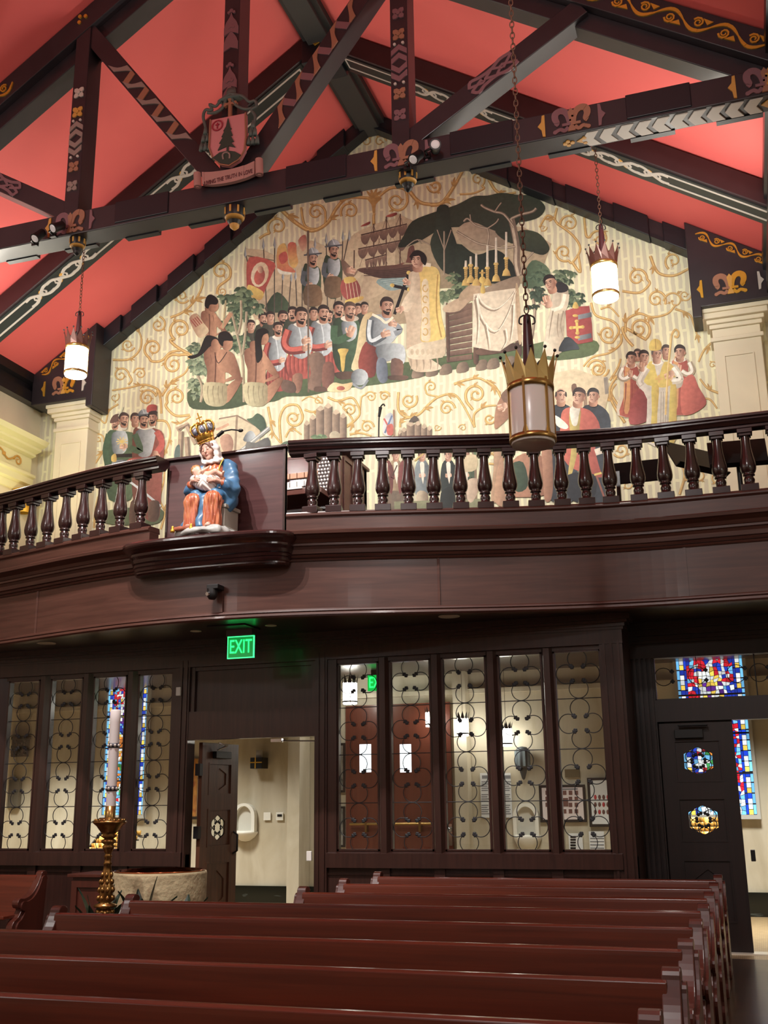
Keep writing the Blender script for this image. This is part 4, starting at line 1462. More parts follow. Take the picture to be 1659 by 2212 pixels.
# open leaf of the middle doorway, swung into the narthex from the left jamb
p_h = P(437, 1590, Y=10.15)
p_e = P(503, 1590, Y=10.62)
leafw = 0.66
yaw = math.acos(max(-1, min(1, (P(503, 1600, Y=10.65).x - (DX0 + 0.10)) / leafw)))
root, T_ = door_leaf('door_1', (DX0 + 0.10, YS + 0.14, 0.01), leafw, 1.955, yaw, W_DOOR, (False, True, False))
obj('door_closer', T_(MB().box((0.18, -0.05, 1.80), (0.46, 0.0, 1.87))), M_BLACK, root, bevel=0.005)
obj('closer_arm', T_(MB().tube([(0.22, -0.03, 1.88), (0.30, -0.10, 1.93), (0.06, -0.16, 1.945)], 0.009, 6)), M_CHROME, root)
obj('pull_handle', T_(MB().tube([(0.60, 0.0, 1.05), (0.60, -0.05, 1.02), (0.60, -0.05, 0.86), (0.60, 0.0, 0.83)], 0.011, 8)), M_BLACK, root)
for z in (0.35, 1.0, 1.62):
    obj('hinge', T_(MB().box((-0.05, -0.01, z), (0.0, 0.05, z + 0.12))), M_BLACK, root)
tag(obj('closer_arm', MB().box((DX1 - 0.52, YS + 0.10, 1.945), (DX1 - 0.40, YS + 0.14, 1.975)).tube([(DX1 - 0.45, YS + 0.13, 1.955), (DX1 - 0.02, YS + 0.20, 1.945)], 0.007, 6), M_CHROME), 'thin chrome door closer arm under the lintel at the right jamb', 'door closer')

# side doorway to the right
YD = 10.70
p = lambda x, y: P(x, y, Y=YD)
tz1, tz0 = p(1409, 1416).z, p(1416, 1513).z
xl_ = p(1412, 1460).x
dz = p(1500, 1557).z
XJ = 0.50
mb = MB()
mb.box((XE - 0.1, YD, 0), (xl_, YD + 0.12, 3.0)).box((XJ, YD, 0), (3.1, YD + 0.12, 3.0))
mb.box((xl_, YD, tz1), (XJ, YD + 0.12, 3.0)).box((xl_, YD, dz), (XJ, YD + 0.12, tz0))
mb.box((xl_ - .03, YD + 0.085, 0), (xl_ + 0.05, YD + 0.13, dz)).box((xl_, YD + 0.085, dz - 0.04), (xl_ + .68, YD + 0.13, dz + .02))
for k in range(4):
    x = lerp(XE + 0.02, xl_ - 0.04, k / 3)
    mb.box((x, YD - 0.03, 0), (x + 0.025, YD, 2.66))
for z0, z1, o in ((2.66, 2.80, 0.02), (2.80, 2.83, 0.04), (2.83, 2.87, 0.06), (2.87, 2.93, 0.09), (2.93, 3.0, 0.11)):
    mb.box((XE - 0.02, YD - o, z0), (3.1, YD + .1, z1))
struct('wall_side_door', mb, W_DARKDOOR)
wn = struct('window_20', MB().box((xl_, YD + .02, tz0), (XJ, YD + .1, tz0 + .012)).box((xl_, YD + .02, tz1 - .012), (XJ, YD + .1, tz1)).box((xl_, YD + .02, tz0), (xl_ + .012, YD + .1, tz1)), W_DARKDOOR)
obj('glass_pane', MB().poly([(xl_, YD + .07, tz0), (XJ, YD + .07, tz0), (XJ, YD + .07, tz1), (xl_, YD + .07, tz1)]), m_glass, wn)
mb = MB()
zc_ = (tz0 + tz1) / 2
for px in (1432, 1505, 1590, 1640):
    x = p(px, 1455).x
    mb.tube([(x + 0.085 * math.cos(t), YD + .05, zc_ + .01 + 0.085 * math.sin(t)) for t in [0.6 + 5.1 * q / 18 for q in range(19)]], 0.004, 5)
    for s_ in (0.6, -0.6):
        for u, v in ((0, 0), (.012, .01), (.012, -.01), (.022, 0)):
            mb.ball((x + 0.085 * math.cos(s_) + u, YD + .05, zc_ + .01 + 0.085 * math.sin(s_) + v), (0.012, .005, .012), 6, 4)
x = p(1505, 1455).x
mb.tube([(x, YD + .05, tz0), (x, YD + .05, tz1)], 0.004, 5)
x = p(1632, 1455).x
mb.tube([(x, YD + .05, tz0), (x, YD + .05, tz1)], 0.006, 5)
obj('iron_grille', mb, M_IRON, wn)
lw = p(1600, 1557).x - xl_
lw = P(1581, 1557, Y=YD).x - xl_ - 0.01
root, T_ = door_leaf('door_3', (xl_ + 0.01, YD + 0.03, 0.01), lw, dz - 0.025, 0.0, W_DARKDOOR, (False, True, True))
obj('door_closer', T_(MB().box((0.14, -0.05, dz - 0.17), (0.40, 0.0, dz - 0.09)).box((0.18, -0.09, dz - .06), (0.45, -0.03, dz - .045))), M_BLACK, root, bevel=0.005)
q = P(1627, 1848, Y=YD + 0.05)
obj('lever_handle', MB().box((q.x - 0.02, YD + 0.02, q.z - 0.05), (q.x + 0.02, YD + 0.07, q.z + 0.05)), M_BLACK, root, bevel=0.004)
# pale threshold
struct('trim_10', MB().box((xl_ + .3, YD - 0.06, 0.0), (XJ, YD + 0.12, 0.012)), mat('pale_marble_threshold', (226, 220, 204), 0.3))
# ------------------------------------------------------------------ narthex behind the screen
YN = 13.98


def N(px, py, d=0.0):
    return P(px, py, Y=YN - d)


def slab(px0, py0, px1, py1, d, th=0.02):
    a, b = N(px0, py0, d), N(px1, py1, d)
    return MB().box((min(a.x, b.x), YN - d - th, min(a.z, b.z)), (max(a.x, b.x), YN - d + 0.005, max(a.z, b.z)))


# low black marble skirting
mb = MB().box((-16, YN - 0.02, 0), (3.2, YN + 0.01, 0.27))
struct('baseboard_back', mb, M_BLACKMARBLE)
# pilasters on the back wall
for i, (x0, x1, d) in enumerate(((620, 646, 0.35), (986, 1014, 0.2))):
    a, b = P(x0, 1800, Y=YN - d).x, P(x1, 1800, Y=YN - d).x
    struct('pillar_%s' % ('narthex_door' if i == 0 else 'narthex_board'), MB().box((a, YN - d, 0), (b, YN + .01, 3.0)), M_STONE)
# cornice line along the wall head
struct('trim_12', MB().box((-16, YN - 0.05, 2.72), (3.2, YN + .01, 2.78)), M_STONE)

M_MARBLE = mat('white_marble', (236, 234, 224), 0.35)


def stoup(px, py_top, py_shelf, py_bot, wpx, label):
    c = N(px, py_shelf)
    w = N(px + wpx / 2, py_shelf).x - N(px - wpx / 2, py_shelf).x
    top = N(px, py_top).z
    t = thing('holy_water_stoup', (c.x, YN, c.z), label, 'water stoup', 'holy water stoups in the narthex')
    hw = w / 2
    mb = MB()
    arch_o = [(c.x - hw * .92, c.z), (c.x - hw * .92, top - hw * .9)] + [(c.x + hw * .92 * math.cos(a), top - hw * .92 + hw * .92 * math.sin(a)) for a in [PI - PI * i / 14 for i in range(15)]] + [(c.x + hw * .92, c.z)]
    arch_i = [(c.x + (x - c.x) * 0.72, c.z + (z - c.z) * 0.90 + (0 if abs(z - c.z) > 1e-6 else 0)) for x, z in arch_o]
    n = len(arch_o)
    for i in range(n - 1):
        mb.prism([(arch_o[i][0], YN - 0.09, arch_o[i][1]), (arch_o[i + 1][0], YN - 0.09, arch_o[i + 1][1]), (arch_i[i + 1][0], YN - 0.09, arch_i[i + 1][1]), (arch_i[i][0], YN - 0.09, arch_i[i][1])], (0, 0.09, 0))
    obj('arched_niche', mb, M_MARBLE, t)
    mb = MB().prism([(x, YN - 0.015, z) for x, z in arch_i], (0, 0.015, 0))
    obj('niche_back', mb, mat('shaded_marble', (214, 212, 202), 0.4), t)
    h = c.z - N(px, py_bot).z
    mb = MB().lathe([(0.0, -h), (hw * 0.35, -h * 0.92), (hw * 0.75, -h * 0.55), (hw * 0.98, -h * 0.15), (hw, 0.0), (hw * 0.9, 0.02), (hw * 0.8, -0.02), (0, -0.05)], (c.x, YN, c.z), 20, sy=1.0, a0=PI, a1=2 * PI)
    obj('basin', mb, M_MARBLE, t)
    return t


stoup(531, 1735, 1797, 1818, 52, 'white marble holy water stoup with arched niche seen through the open doorway')
stoup(1140, 1735, 1806, 1846, 60, 'white marble holy water stoup seen through the fourth pane right of the door')
# black wall lamp with gilt cross and white candle cup
a, b = N(546, 1637, .12), N(571, 1660, .12)
t = thing('wall_lamp', ((a.x + b.x) / 2, YN, b.z), 'black box wall lamp with gilt cross and white glass cup above the doorway stoup', 'wall lamp')
obj('box', MB().box((a.x, YN - 0.2, b.z), (b.x, YN - .0, a.z)), M_BLACK, t, bevel=0.004)
xm = (a.x + b.x) / 2 - 0.01
obj('gilt_cross', MB().box((xm - 0.008, YN - 0.208, b.z), (xm + 0.008, YN - 0.2, a.z)).box((a.x, YN - 0.208, (a.z + b.z) / 2 - .0), (b.x, YN - 0.2, (a.z + b.z) / 2 + 0.014)), M_GOLD, t)
obj('glass_cup', MB().lathe([(0.0, 0.0), (0.045, 0.0), (0.045, 0.10), (0.0, 0.10)], ((a.x + b.x) / 2, YN - 0.10, a.z), 14), M_WHITE, t)
# switch plates
for x0, x1, lab in ((570, 585, 'left blank cream switch plate on the wall right of the doorway stoup'), (597, 612, 'cream control plate with small buttons beside the narthex pilaster')):
    o = tag(obj('switch_plate', slab(x0, 1755, x1, 1772, 0.0, 0.012), M_STOPW if 0 else M_MARBLE, bevel=0.003), lab, 'switch', 'switch plates in the narthex')
    if x0 == 597:
        mb = MB()
        for k in range(3):
            q = N(600 + k * 3.4, 1761)
            mb.box((q.x, YN - 0.018, q.z - .02), (q.x + .02, YN - 0.012, q.z + .012))
        obj('button', mb, M_BLACK, o)

# exit doors of reddish wood
M_RDOOR = wood('red_brown_exit_door_wood', (96, 48, 36), (112, 60, 44), (18, 18, 1.2), 0.35, 0.2)
M_SKY = mat('daylight_window_glow', (240, 246, 252), 0.3, emit=(236, 246, 255), estr=2.6)
xa, xm_, xb = N(750, 1800).x, N(832, 1800).x, N(982, 1800).x
xm_ = xa + (xb - xa) * 0.42
for i, (x0, x1, wx0, wx1, lab) in enumerate(((xa, xm_, 776, 802, ''), (xm_, xb, 863, 889, ''))):
    q0, q1 = N(wx0, 1608, .06), N(wx1, 1668, .06)
    mb = MB()
    zt = 2.62
    mb.box((x0 + .004, YN - 0.06, 0.01), (q0.x, YN - .01, zt)).box((q1.x, YN - 0.06, 0.01), (x1 - .004, YN - .01, zt)).box((q0.x, YN - 0.06, 0.01), (q1.x, YN - .01, q1.z)).box((q0.x, YN - 0.06, q0.z), (q1.x, YN - .01, zt))
    d = obj('door_%d' % (5 + i), mb, M_RDOOR)
    d['kind'] = 'structure'
    obj('window_pane', MB().box((q0.x, YN - 0.045, q1.z), (q1.x, YN - 0.03, q0.z)), M_SKY, d)
    zb = N(800, 1780, .1).z
    obj('push_bar', MB().tube([(x0 + 0.08, YN - 0.12, zb), (x1 - 0.08, YN - 0.12, zb)], 0.018, 8).tube([(x0 + .1, YN - .06, zb), (x0 + .1, YN - .12, zb)], 0.015, 6).tube([(x1 - .1, YN - .06, zb), (x1 - .1, YN - .12, zb)], 0.015, 6), M_BRASS, d)
    obj('latch', MB().box(((x0 + x1) / 2 - 0.015, YN - 0.14, zb - 0.1), ((x0 + x1) / 2 + 0.015, YN - 0.06, zb + 0.02)), M_BRASS, d)
q = N(972, 1792, .06)
tag(obj('door_knob', MB().box((q.x - 0.03, YN - 0.075, q.z - 0.2), (q.x + 0.03, YN - 0.06, q.z + 0.07)).ball((q.x, YN - 0.11, q.z), 0.035), M_CHROME), 'round chrome knob on the red-brown exit door, near its right edge', 'knob')

# framed pictures left of the exit doors
M_FRAME = mat('dark_picture_frame', (40, 34, 32), 0.4)
M_PHOTO = mat('grey_print', (150, 146, 138), 0.4, vary=((70, 70, 68), (9, 9, 9), 4, 0.4, 0.7))
for y0, y1, lab in ((1606, 1712, 'upper dark framed grey print left of the exit doors'), (1742, 1830, 'lower dark framed print left of the exit doors')):
    o = tag(obj('framed_print', slab(712, y0, 746, y1, 0.0, 0.02), M_FRAME, bevel=0.004), lab, 'picture', 'framed prints beside the exit doors')
    obj('print', slab(716, y0 + 5, 741, y1 - 5, 0.018, 0.006), M_PHOTO, o)

M_PAPER = mat('white_notice_paper', (222, 224, 226), 0.6)
M_INK = mat('grey_print_lines', (120, 122, 128), 0.6)
for x0, x1, lab in ((1037, 1060, 'left tall white notice with lines of print between panes three and four'), (1081, 1107, 'right tall white notice with lines of print, above the marble stoup')):
    o = tag(obj('notice', slab(x0, 1670, x1, 1766, 0.0, 0.006), M_PAPER), lab, 'notice', 'white notices on the narthex wall')
    mb = MB()
    for k in range(16):
        if k in (5, 10):
            continue
        a, b = N(x0 + 3, 1688 + k * 4.6, 0.007), N(x1 - 3 - (k * 7 % 5), 1690 + k * 4.6, 0.007)
        mb.box((a.x, a.y - 0.001, b.z), (b.x, a.y, a.z))
    a, b = N(x0 + 4, 1675, 0.007), N(x1 - 4, 1682, 0.007)
    mb.box((a.x, a.y - 0.001, b.z), (b.x, a.y, a.z))
    obj('print_lines', mb, M_INK, o)
# lantern sconce
c = N(1129, 1640, .1)
t = thing('wall_lantern', (c.x, YN, c.z), 'grey iron wall lantern above the marble stoup behind the fourth pane', 'wall lamp')
obj('cage', MB().lathe([(0.07, -0.11), (0.085, -0.10), (0.085, 0.12), (0.06, 0.15), (0.0, 0.16)], (c.x, YN - 0.11, c.z), 8), mat('grey_lantern_metal', (62, 70, 76), 0.45), t)
mb = MB()
for k in range(8):
    a = 2 * PI * (k + .5) / 8
    mb.box((c.x + .078 * math.cos(a) - .022, YN - .11 + .078 * math.sin(a) - .006, c.z - .09), (c.x + .078 * math.cos(a) + .022, YN - .11 + .078 * math.sin(a) + .006, c.z + .11))
obj('panes', mb, mat('grey_blue_lantern_glass', (120, 132, 138), 0.2), t)
obj('bracket', MB().lathe([(0.0, -0.26), (0.02, -0.24), (0.05, -0.14), (0.06, -0.10)], (c.x, YN - 0.09, c.z), 8), MATS['grey_lantern_metal'], t)
tag(obj('plaque', slab(1220, 1662, 1253, 1679, 0.0, 0.012), mat('bronze_plaque', (116, 104, 78), 0.4, metal=0.3)), 'small bronze plaque on the narthex wall above the framed portrait board', 'plaque')
# board of portraits
o = tag(obj('portrait_board', slab(1164, 1696, 1268, 1776, 0.0, 0.025), M_FRAME, bevel=0.004), 'black framed board with rows of small portraits behind the last two panes', 'picture')
obj('mount', slab(1170, 1702, 1262, 1770, 0.026, 0.003), mat('pale_pink_mount', (224, 212, 212), 0.5), o)
m_face = mat('portrait_brown', (110, 72, 66), 0.5)
mb = MB()
for row, (y0, xs) in enumerate(((1708, range(6)), (1721, (0, 1, 4, 5)), (1734, (0, 1, 4, 5)), (1748, range(1, 6)))):
    for k in xs:
        a, b = N(1178 + k * 12.6, y0, 0.03), N(1186 + k * 12.6, y0 + 9, 0.03)
        mb.box((a.x, a.y - 0.003, b.z), (b.x, a.y, a.z))
a, b = N(1204, 1724, .03), N(1228, 1742, .03)
mb.box((a.x, a.y - .003, b.z), (b.x, a.y, a.z))
obj('portrait', mb, m_face, o)
mb = MB()
a, b = N(1192, 1703.5, .03), N(1248, 1705.8, .03)
mb.box((a.x, a.y - .002, b.z), (b.x, a.y, a.z))
obj('heading', mb, M_INK, o)
o = tag(obj('poster', slab(1268, 1680, 1325, 1786, 0.0, 0.025), M_FRAME, bevel=0.004), 'black framed white poster with small red figures at the right end of the screen', 'poster')
obj('sheet', slab(1274, 1686, 1320, 1780, 0.026, 0.003), M_PAPER, o)
mb, mb2 = MB(), MB()
for y, n in ((1722, 4), (1738, 4), (1754, 4)):
    for k in range(n):
        q = N(1286 + k * 9, y, .03)
        (mb if (k + y) % 3 else mb2).ball((q.x, q.y, q.z), (0.018, 0.004, 0.03), 6, 5)
obj('figure', mb, m_face, o)
obj('red_mark', mb2, mat('poster_red', (186, 60, 66), 0.5), o)
for x0, x1, y0, lab in ((1206, 1221, 1806, 'white leaflet at the left of the rack below the portrait board'), (1228, 1261, 1800, 'white leaflet printed with black boxes below the portrait board'), (1272, 1308, 1796, 'white leaflet with small red print below the framed poster')):
    o = tag(obj('leaflet', slab(x0, y0, x1, 1852, 0.02, 0.01), M_PAPER), lab, 'leaflet', 'leaflets below the boards')
    if x0 == 1228:
        mb = MB()
        for k in range(6):
            a, b = N(1232, 1806 + k * 6, .031), N(1244, 1810 + k * 6, .031)
            mb.box((a.x, a.y - .002, b.z), (b.x, a.y, a.z))
        obj('printed_box', mb, M_BLACK, o)
    else:
        mb = MB()
        for k in range(4):
            a, b = N(x0 + 3, 1810 + k * 7, .031), N(x1 - 3, 1812 + k * 7, .031)
            mb.box((a.x, a.y - .002, b.z), (b.x, a.y, a.z))
        obj('print_lines', mb, M_INK, o)
# golden icon seen between jamb and open door leaf
o = tag(obj('icon', slab(380, 1640, 424, 1768, 0.0, 0.03), mat('gilt_icon_ground', (190, 136, 70), 0.45, vary=((150, 84, 50), (8, 8, 8), 4, 0.45, 0.7))), 'gold-brown painted panel glimpsed between the door jamb and the open door', 'picture')
obj('frame', slab(376, 1764, 428, 1770, 0.0, 0.04), M_FRAME, o)
# second exit sign, inside
a, b = P(794, 1459, Y=13.2), P(840, 1491, Y=13.2)
t = thing('exit_sign', ((a.x + b.x) / 2, 13.2, 3.0), 'green EXIT sign inside the narthex, half hidden by the first mullion right of the door', 'exit sign')
obj('plate', MB().box((a.x, 13.2, b.z), (b.x, 13.22, a.z)), mat('green_exit_glow_dim', (16, 140, 60), 0.3, emit=(10, 200, 80), estr=0.9), t)
text('exit_lettering', 'EXIT', 0.2, ((a.x + b.x) / 2, 13.195, (a.z + b.z) / 2), PI / 2, 0, M_EXITL, t, extrude=0.003, sx=0.62)
obj('hanger', MB().box((a.x + .05, 13.19, a.z), (b.x - .05, 13.23, 3.0)), M_BLACK, t)

# ------------------------------------------------------------------ stained glass: leaded cells in lit colours
M_STAIN = mat('stained_glass', (200, 200, 200), 0.2, attr=True, emit=(255, 255, 255), estr=1.1)
M_LEAD = mat('window_lead', (18, 18, 24), 0.6)


def stained(name, x0, x1, z0, z1, y, seed):
    rnd = random.Random(seed)
    W, Hh = x1 - x0, z1 - z0
    fr_ = MB().box((x0 - 0.04, y - 0.03, z0 - 0.05), (x1 + 0.04, y + 0.02, z0)).box((x0 - 0.04, y - .03, z1), (x1 + 0.04, y + .02, z1 + 0.03)).box((x0 - 0.04, y - .03, z0), (x0, y + .02, z1)).box((x1, y - .03, z0), (x1 + 0.04, y + .02, z1))
    wn = struct(name, fr_, mat('pale_stone_reveal', (196, 196, 190), 0.6))
    obj('lead', MB().box((x0, y - 0.004, z0), (x1, y + 0.012, z1)), M_LEAD, wn)
    mb = MB()
    BL, RD, LB, WH, YE, GR, OR, PU = (28, 62, 190), (206, 34, 52), (110, 186, 240), (236, 244, 250), (244, 206, 90), (60, 150, 84), (238, 140, 60), (96, 44, 150)
    bx_ = 0.15 * W

    def cell(pts, c):
        k = 0.8 + 0.35 * rnd.random()
        cc = lin(tuple(min(255, v * k) for v in c))
        cx_ = sum(p[0] for p in pts) / len(pts)
        cz_ = sum(p[1] for p in pts) / len(pts)
        s = 0.88
        mb.col = cc
        mb.poly([(cx_ + (a - cx_) * s, y - 0.006, cz_ + (b - cz_) * s) for a, b in pts])

    # borders
    n = 16
    for k in range(n):
        a, b = z0 + Hh * k / n, z0 + Hh * (k + 1) / n
        m_ = (a + b) / 2
        for xa_, f in ((x0, 1), (x1, -1)):
            cell([(xa_, a), (xa_ + f * bx_ * 0.3, a), (xa_ + f * bx_ * 0.3, b), (xa_, b)], LB)
            cell([(xa_ + f * bx_ * 0.3, a), (xa_ + f * bx_ * 0.75, a), (xa_ + f * bx_ * 0.75, m_), (xa_ + f * bx_ * .3, m_)], WH if k % 2 else YE)
            cell([(xa_ + f * bx_ * 0.3, m_), (xa_ + f * bx_ * 0.75, m_), (xa_ + f * bx_ * 0.75, b), (xa_ + f * bx_ * .3, b)], BL if k % 2 else WH)
            cell([(xa_ + f * bx_ * 0.75, a), (xa_ + f * bx_, a), (xa_ + f * bx_, b), (xa_ + f * bx_ * .75, b)], BL)
    # field: jittered cells coloured by zone
    ix0, ix1 = x0 + bx_, x1 - bx_
    nx, nz = 12, max(12, int(12 * Hh / (ix1 - ix0)))
    g = [[(ix0 + (ix1 - ix0) * (i + (0 if i in (0, nx) else rnd.uniform(-.33, .33))) / nx, z0 + Hh * (j + (0 if j in (0, nz) else rnd.uniform(-.33, .33))) / nz) for i in range(nx + 1)] for j in range(nz + 1)]
    for j in range(nz):
        for i in range(nx):
            pts = [g[j][i], g[j][i + 1], g[j + 1][i + 1], g[j + 1][i]]
            u = abs((i + .5) / nx - .5) * 2
            v = (j + .5) / nz
            r = rnd.random()
            # arch at the head
            hd = (v - 0.80) / 0.2
            if v > 0.80:
                e = math.hypot(u, hd * 1.0)
                if e > 1.08:
                    c = BL
                elif e > 0.85:
                    c = LB if r < .4 else RD
                elif e > 0.5:
                    c = RD if r < .5 else (WH if r < .8 else BL)
                else:
                    c = WH if r < .5 else (YE if r < .7 else RD)
            elif u < 0.45 and v > 0.12:
                if v > 0.66:
                    c = WH if r < .55 else (YE if r < .75 else PU)
                elif v > 0.58:
                    c = LB if r < .6 else BL
                elif v > 0.40:
                    c = OR if r < .6 else (YE if r < .8 else WH)
                else:
                    c = GR if r < .35 else (OR if r < .6 else (LB if r < .85 else WH))
            elif v < 0.10:
                c = WH if r < .5 else LB
            else:
                c = RD if r < .28 else (BL if r < .55 else (WH if r < .80 else LB))
            cell(pts, c)
    obj('leaded_glass', mb, M_STAIN, wn, recalc=False)
    # saddle bars
    sb = MB()
    for k in range(1, 4):
        z = z0 + Hh * k / 4 * 0.95
        sb.box((x0, y - 0.016, z), (x1, y - 0.008, z + 0.02))
    obj('saddle_bar', sb, M_LEAD, wn)
    return wn


q0, q1 = N(237, 1470, .05), N(316, 1760, .05)
stained('window_30', q0.x, N(322, 1470, .05).x, q1.z, N(280, 1464, .05).z, YN - 0.05, 3)
q0 = N(1459, 1420, .05)
stained('window_31', q0.x, N(1602, 1420, .05).x, N(1624, 1760, .05).z, N(1530, 1402, .05).z, YN - 0.05, 11)

# votive candle racks under the windows
def votive(x0, x1, y, z0, label, rows=6, cols=11):
    t = thing('votive_rack', ((x0 + x1) / 2, y, 0), label, 'votive stand', 'votive candle stands in the narthex')
    mb = MB()
    mb.box((x0, y - 0.02, 0), (x0 + .03, y + .5, z0)).box((x1 - .03, y - 0.02, 0), (x1, y + .5, z0))
    for k in range(rows):
        mb.box((x0, y + k * 0.085, z0 + k * 0.05 - 0.015), (x1, y + k * 0.085 + 0.085, z0 + k * 0.05))
    mb.prism([(x0 - 0.01, y, z0 - 0.05), (x0 - 0.01, y + rows * .085, z0 + rows * .05), (x0 - 0.01, y + rows * .085, z0 + rows * .05 + .06), (x0 - .01, y, z0 + .02)], (0.015, 0, 0))
    obj('tiered_frame', mb, M_BLACK, t)
    mg, ml = MB(), MB()
    st = (x1 - x0) / cols
    rnd = random.Random(5)
    for k in range(rows):
        for c in range(cols):
            x = x0 + st * (c + .5)
            mb_ = ml if rnd.random() < 0.18 else mg
            mb_.lathe([(0.0, 0.0), (0.022, 0.0), (0.03, 0.06), (0.022, 0.06), (0.0, 0.03)], (x, y + k * 0.085 + 0.04, z0 + k * 0.05), 8)
    o = obj('glass_cup', mg, mat('amber_candle_glass', (196, 150, 70), 0.2), t)
    o2 = obj('lit_glass_cup', ml, mat('lit_candle_glow', (255, 210, 120), 0.3, emit=(255, 190, 90), estr=3.0), t)
    return t


a, b = P(178, 1830, Y=12.6), P(262, 1830, Y=12.6)
votive(a.x, b.x, 12.6, P(210, 1842, Y=12.6).z - 0.05, 'tiered stand of amber votive candle glasses behind the third left pane')
a, b = P(1490, 1815, Y=12.9), P(1585, 1815, Y=12.9)
votive(a.x, b.x, 12.9, P(1525, 1826, Y=12.9).z - 0.02, 'tiered stand of votive candle glasses seen through the side door hexagon', cols=9)

# carved stone frieze and dark panel glimpsed through the far left pane
o = tag(obj('stone_relief', MB().box((P(-30, 1700, Y=13.9).x, 13.90, P(0, 1745, Y=13.9).z), (P(40, 1700, Y=13.9).x, 13.98, P(0, 1685, Y=13.9).z)), mat('grey_stone_relief', (104, 98, 86), 0.6)), 'dark stone panel on the narthex wall behind the far left pane', 'panel')
mb = MB()
a, b = P(-30, 1600, Y=13.9), P(55, 1634, Y=13.9)
mb.box((a.x, 13.90, b.z), (b.x, 13.98, a.z)).box((a.x - .02, 13.86, a.z), (b.x + .02, 13.98, a.z + .05))
rnd = random.Random(2)
for k in range(60):
    mb.ball((rnd.uniform(a.x, b.x), 13.9, rnd.uniform(b.z, a.z)), (0.03, 0.02, 0.025), 6, 4)
tag(obj('carved_frieze', mb, mat('dark_carved_stone', (88, 80, 70), 0.6)), 'carved leafy stone band on the narthex wall behind the far left pane', 'frieze')
# ------------------------------------------------------------------ pews
PX0, PX1 = -4.30, -0.33


def pew(name, x0, x1, y, label, group, left_end=True, right_end=True):
    """back at y, seat towards -y; the pew faces the altar (towards the photographer)"""
    t = thing(name, ((x0 + x1) / 2, y - 0.2, 0), label, 'pew', group)
    zb = 0.70
    mb = MB()
    e = 0.0
    mb.prism([(x0 + .05, y, 0.33), (x0 + .05, y + 0.03, 0.33), (x0 + .05, y + 0.11, zb - .02), (x0 + .05, y + 0.108, zb - 0.004), (x0 + .05, y + 0.09, zb), (x0 + .05, y + 0.07, zb), (x0 + .05, y + 0.052, zb - 0.008), (x0 + .05, y + 0.048, zb - 0.03)], (x1 - x0 - .1, 0, 0))
    obj('backrest', mb, W_PEW, t, bevel=0.004)
    obj('seat', MB().box((x0 + .05, y - 0.40, 0.33), (x1 - .05, y + 0.03, 0.365)), W_PEW, t, bevel=0.008)
    obj('book_rail', MB().box((x0 + .05, y + 0.10, 0.46), (x1 - .05, y + 0.19, 0.48)), W_PEW, t)
    prof = [(y + 0.13, 0.0), (y + 0.13, 0.30), (y + 0.155, 0.60), (y + 0.16, 0.70)]
    prof += [(y + 0.12 + 0.05 * math.cos(a), 0.70 + 0.04 * math.sin(a)) for a in [PI * i / 8 for i in range(9)]]
    prof += smooth_pts([(y + 0.06, 0.68), (y + 0.01, 0.60), (y - 0.07, 0.53), (y - 0.18, 0.50)], 4)[:-1]
    prof += [(y - 0.22 + 0.045 * math.cos(a), 0.463 + 0.045 * math.sin(a)) for a in [PI / 2 + PI * 1.1 * i / 8 for i in range(9)]]
    prof += smooth_pts([(y - 0.20, 0.40), (y - 0.245, 0.34), (y - 0.30, 0.31), (y - 0.33, 0.25), (y - 0.31, 0.12), (y - 0.34, 0.06), (y - 0.34, 0.0)], 3)
    for on, xa in ((left_end, x0), (right_end, x1 - 0.07)):
        if not on:
            continue
        mb = MB().prism([(xa, a, b) for a, b in prof], (0.07, 0, 0))
        o = obj('end_panel', mb, W_PEWEND, t, bevel=0.006)
        mb = MB()
        xo = xa + 0.07 if xa > (x0 + x1) / 2 else xa - 0.018
        m_ = [(y + 0.02 + (a - y - 0.02) * 0.86, 0.08 + (b - 0.08) * 0.93) for a, b in prof]
        mb.prism([(xo, a, b) for a, b in m_], (0.018, 0, 0))
        obj('end_moulding', mb, W_PEWEND, o)
    return t


YPEW = [2.68 + 0.87 * k for k in range(9)]
names = ['nearest red-brown wooden pew, only its back top showing at the bottom edge', 'second red-brown pew from the photographer', 'third red-brown pew from the photographer', 'fourth red-brown pew from the photographer',
         'fifth red-brown pew, with rounded left end just left of the font', 'sixth red-brown pew, its left end in front of the stone font', 'seventh red-brown pew, shorter, starting right of the doorway', 'eighth red-brown pew, second from the glazed screen', 'last red-brown pew against the glazed mahogany screen']
for k, y in enumerate(YPEW):
    x0 = PX0 if k < 6 else -3.35
    x0 = PX0 - 0.4 if k < 4 else x0
    pew('pew', x0, PX1, y - 0.1, names[k], 'pews of the main block')
# side pew on the left
pew('pew', -9.6, P(90, 1884, Y=9.42).x + 0.05, 9.28, 'side pew with scrolled end at the far left, left of the brass candlestick', 'side pews', left_end=False)
# wooden desk-chest beside the font
p0, p1 = P(157, 1887, Y=9.24), P(270, 1887, Y=9.24)
t = thing('wooden_chest', ((p0.x + p1.x) / 2, 9.4, 0), 'low dark panelled wooden chest behind the brass candlestick', 'chest')
zt = p0.z
obj('chest_body', MB().box((p0.x + 0.02, 9.22, 0), (p1.x + .3, 9.62, zt - 0.03)), W_PEWEND, t)
obj('chest_top', MB().box((p0.x - 0.02, 9.18, zt - 0.03), (p1.x + .34, 9.64, zt)), W_PEWEND, t, bevel=0.004)
fr_ = MB()
a, b, c, d = p0.x + .02, p1.x + .3, 0.04, zt - .06
for q in ((a + .06, b - .06, c, c + .06), (a + .06, b - .06, d - .06, d), (a, a + .06, c, d), (b - .06, b, c, d)):
    fr_.box((q[0], 9.2, q[2]), (q[1], 9.225, q[3]))
obj('chest_frame', fr_, W_PEWEND, t)

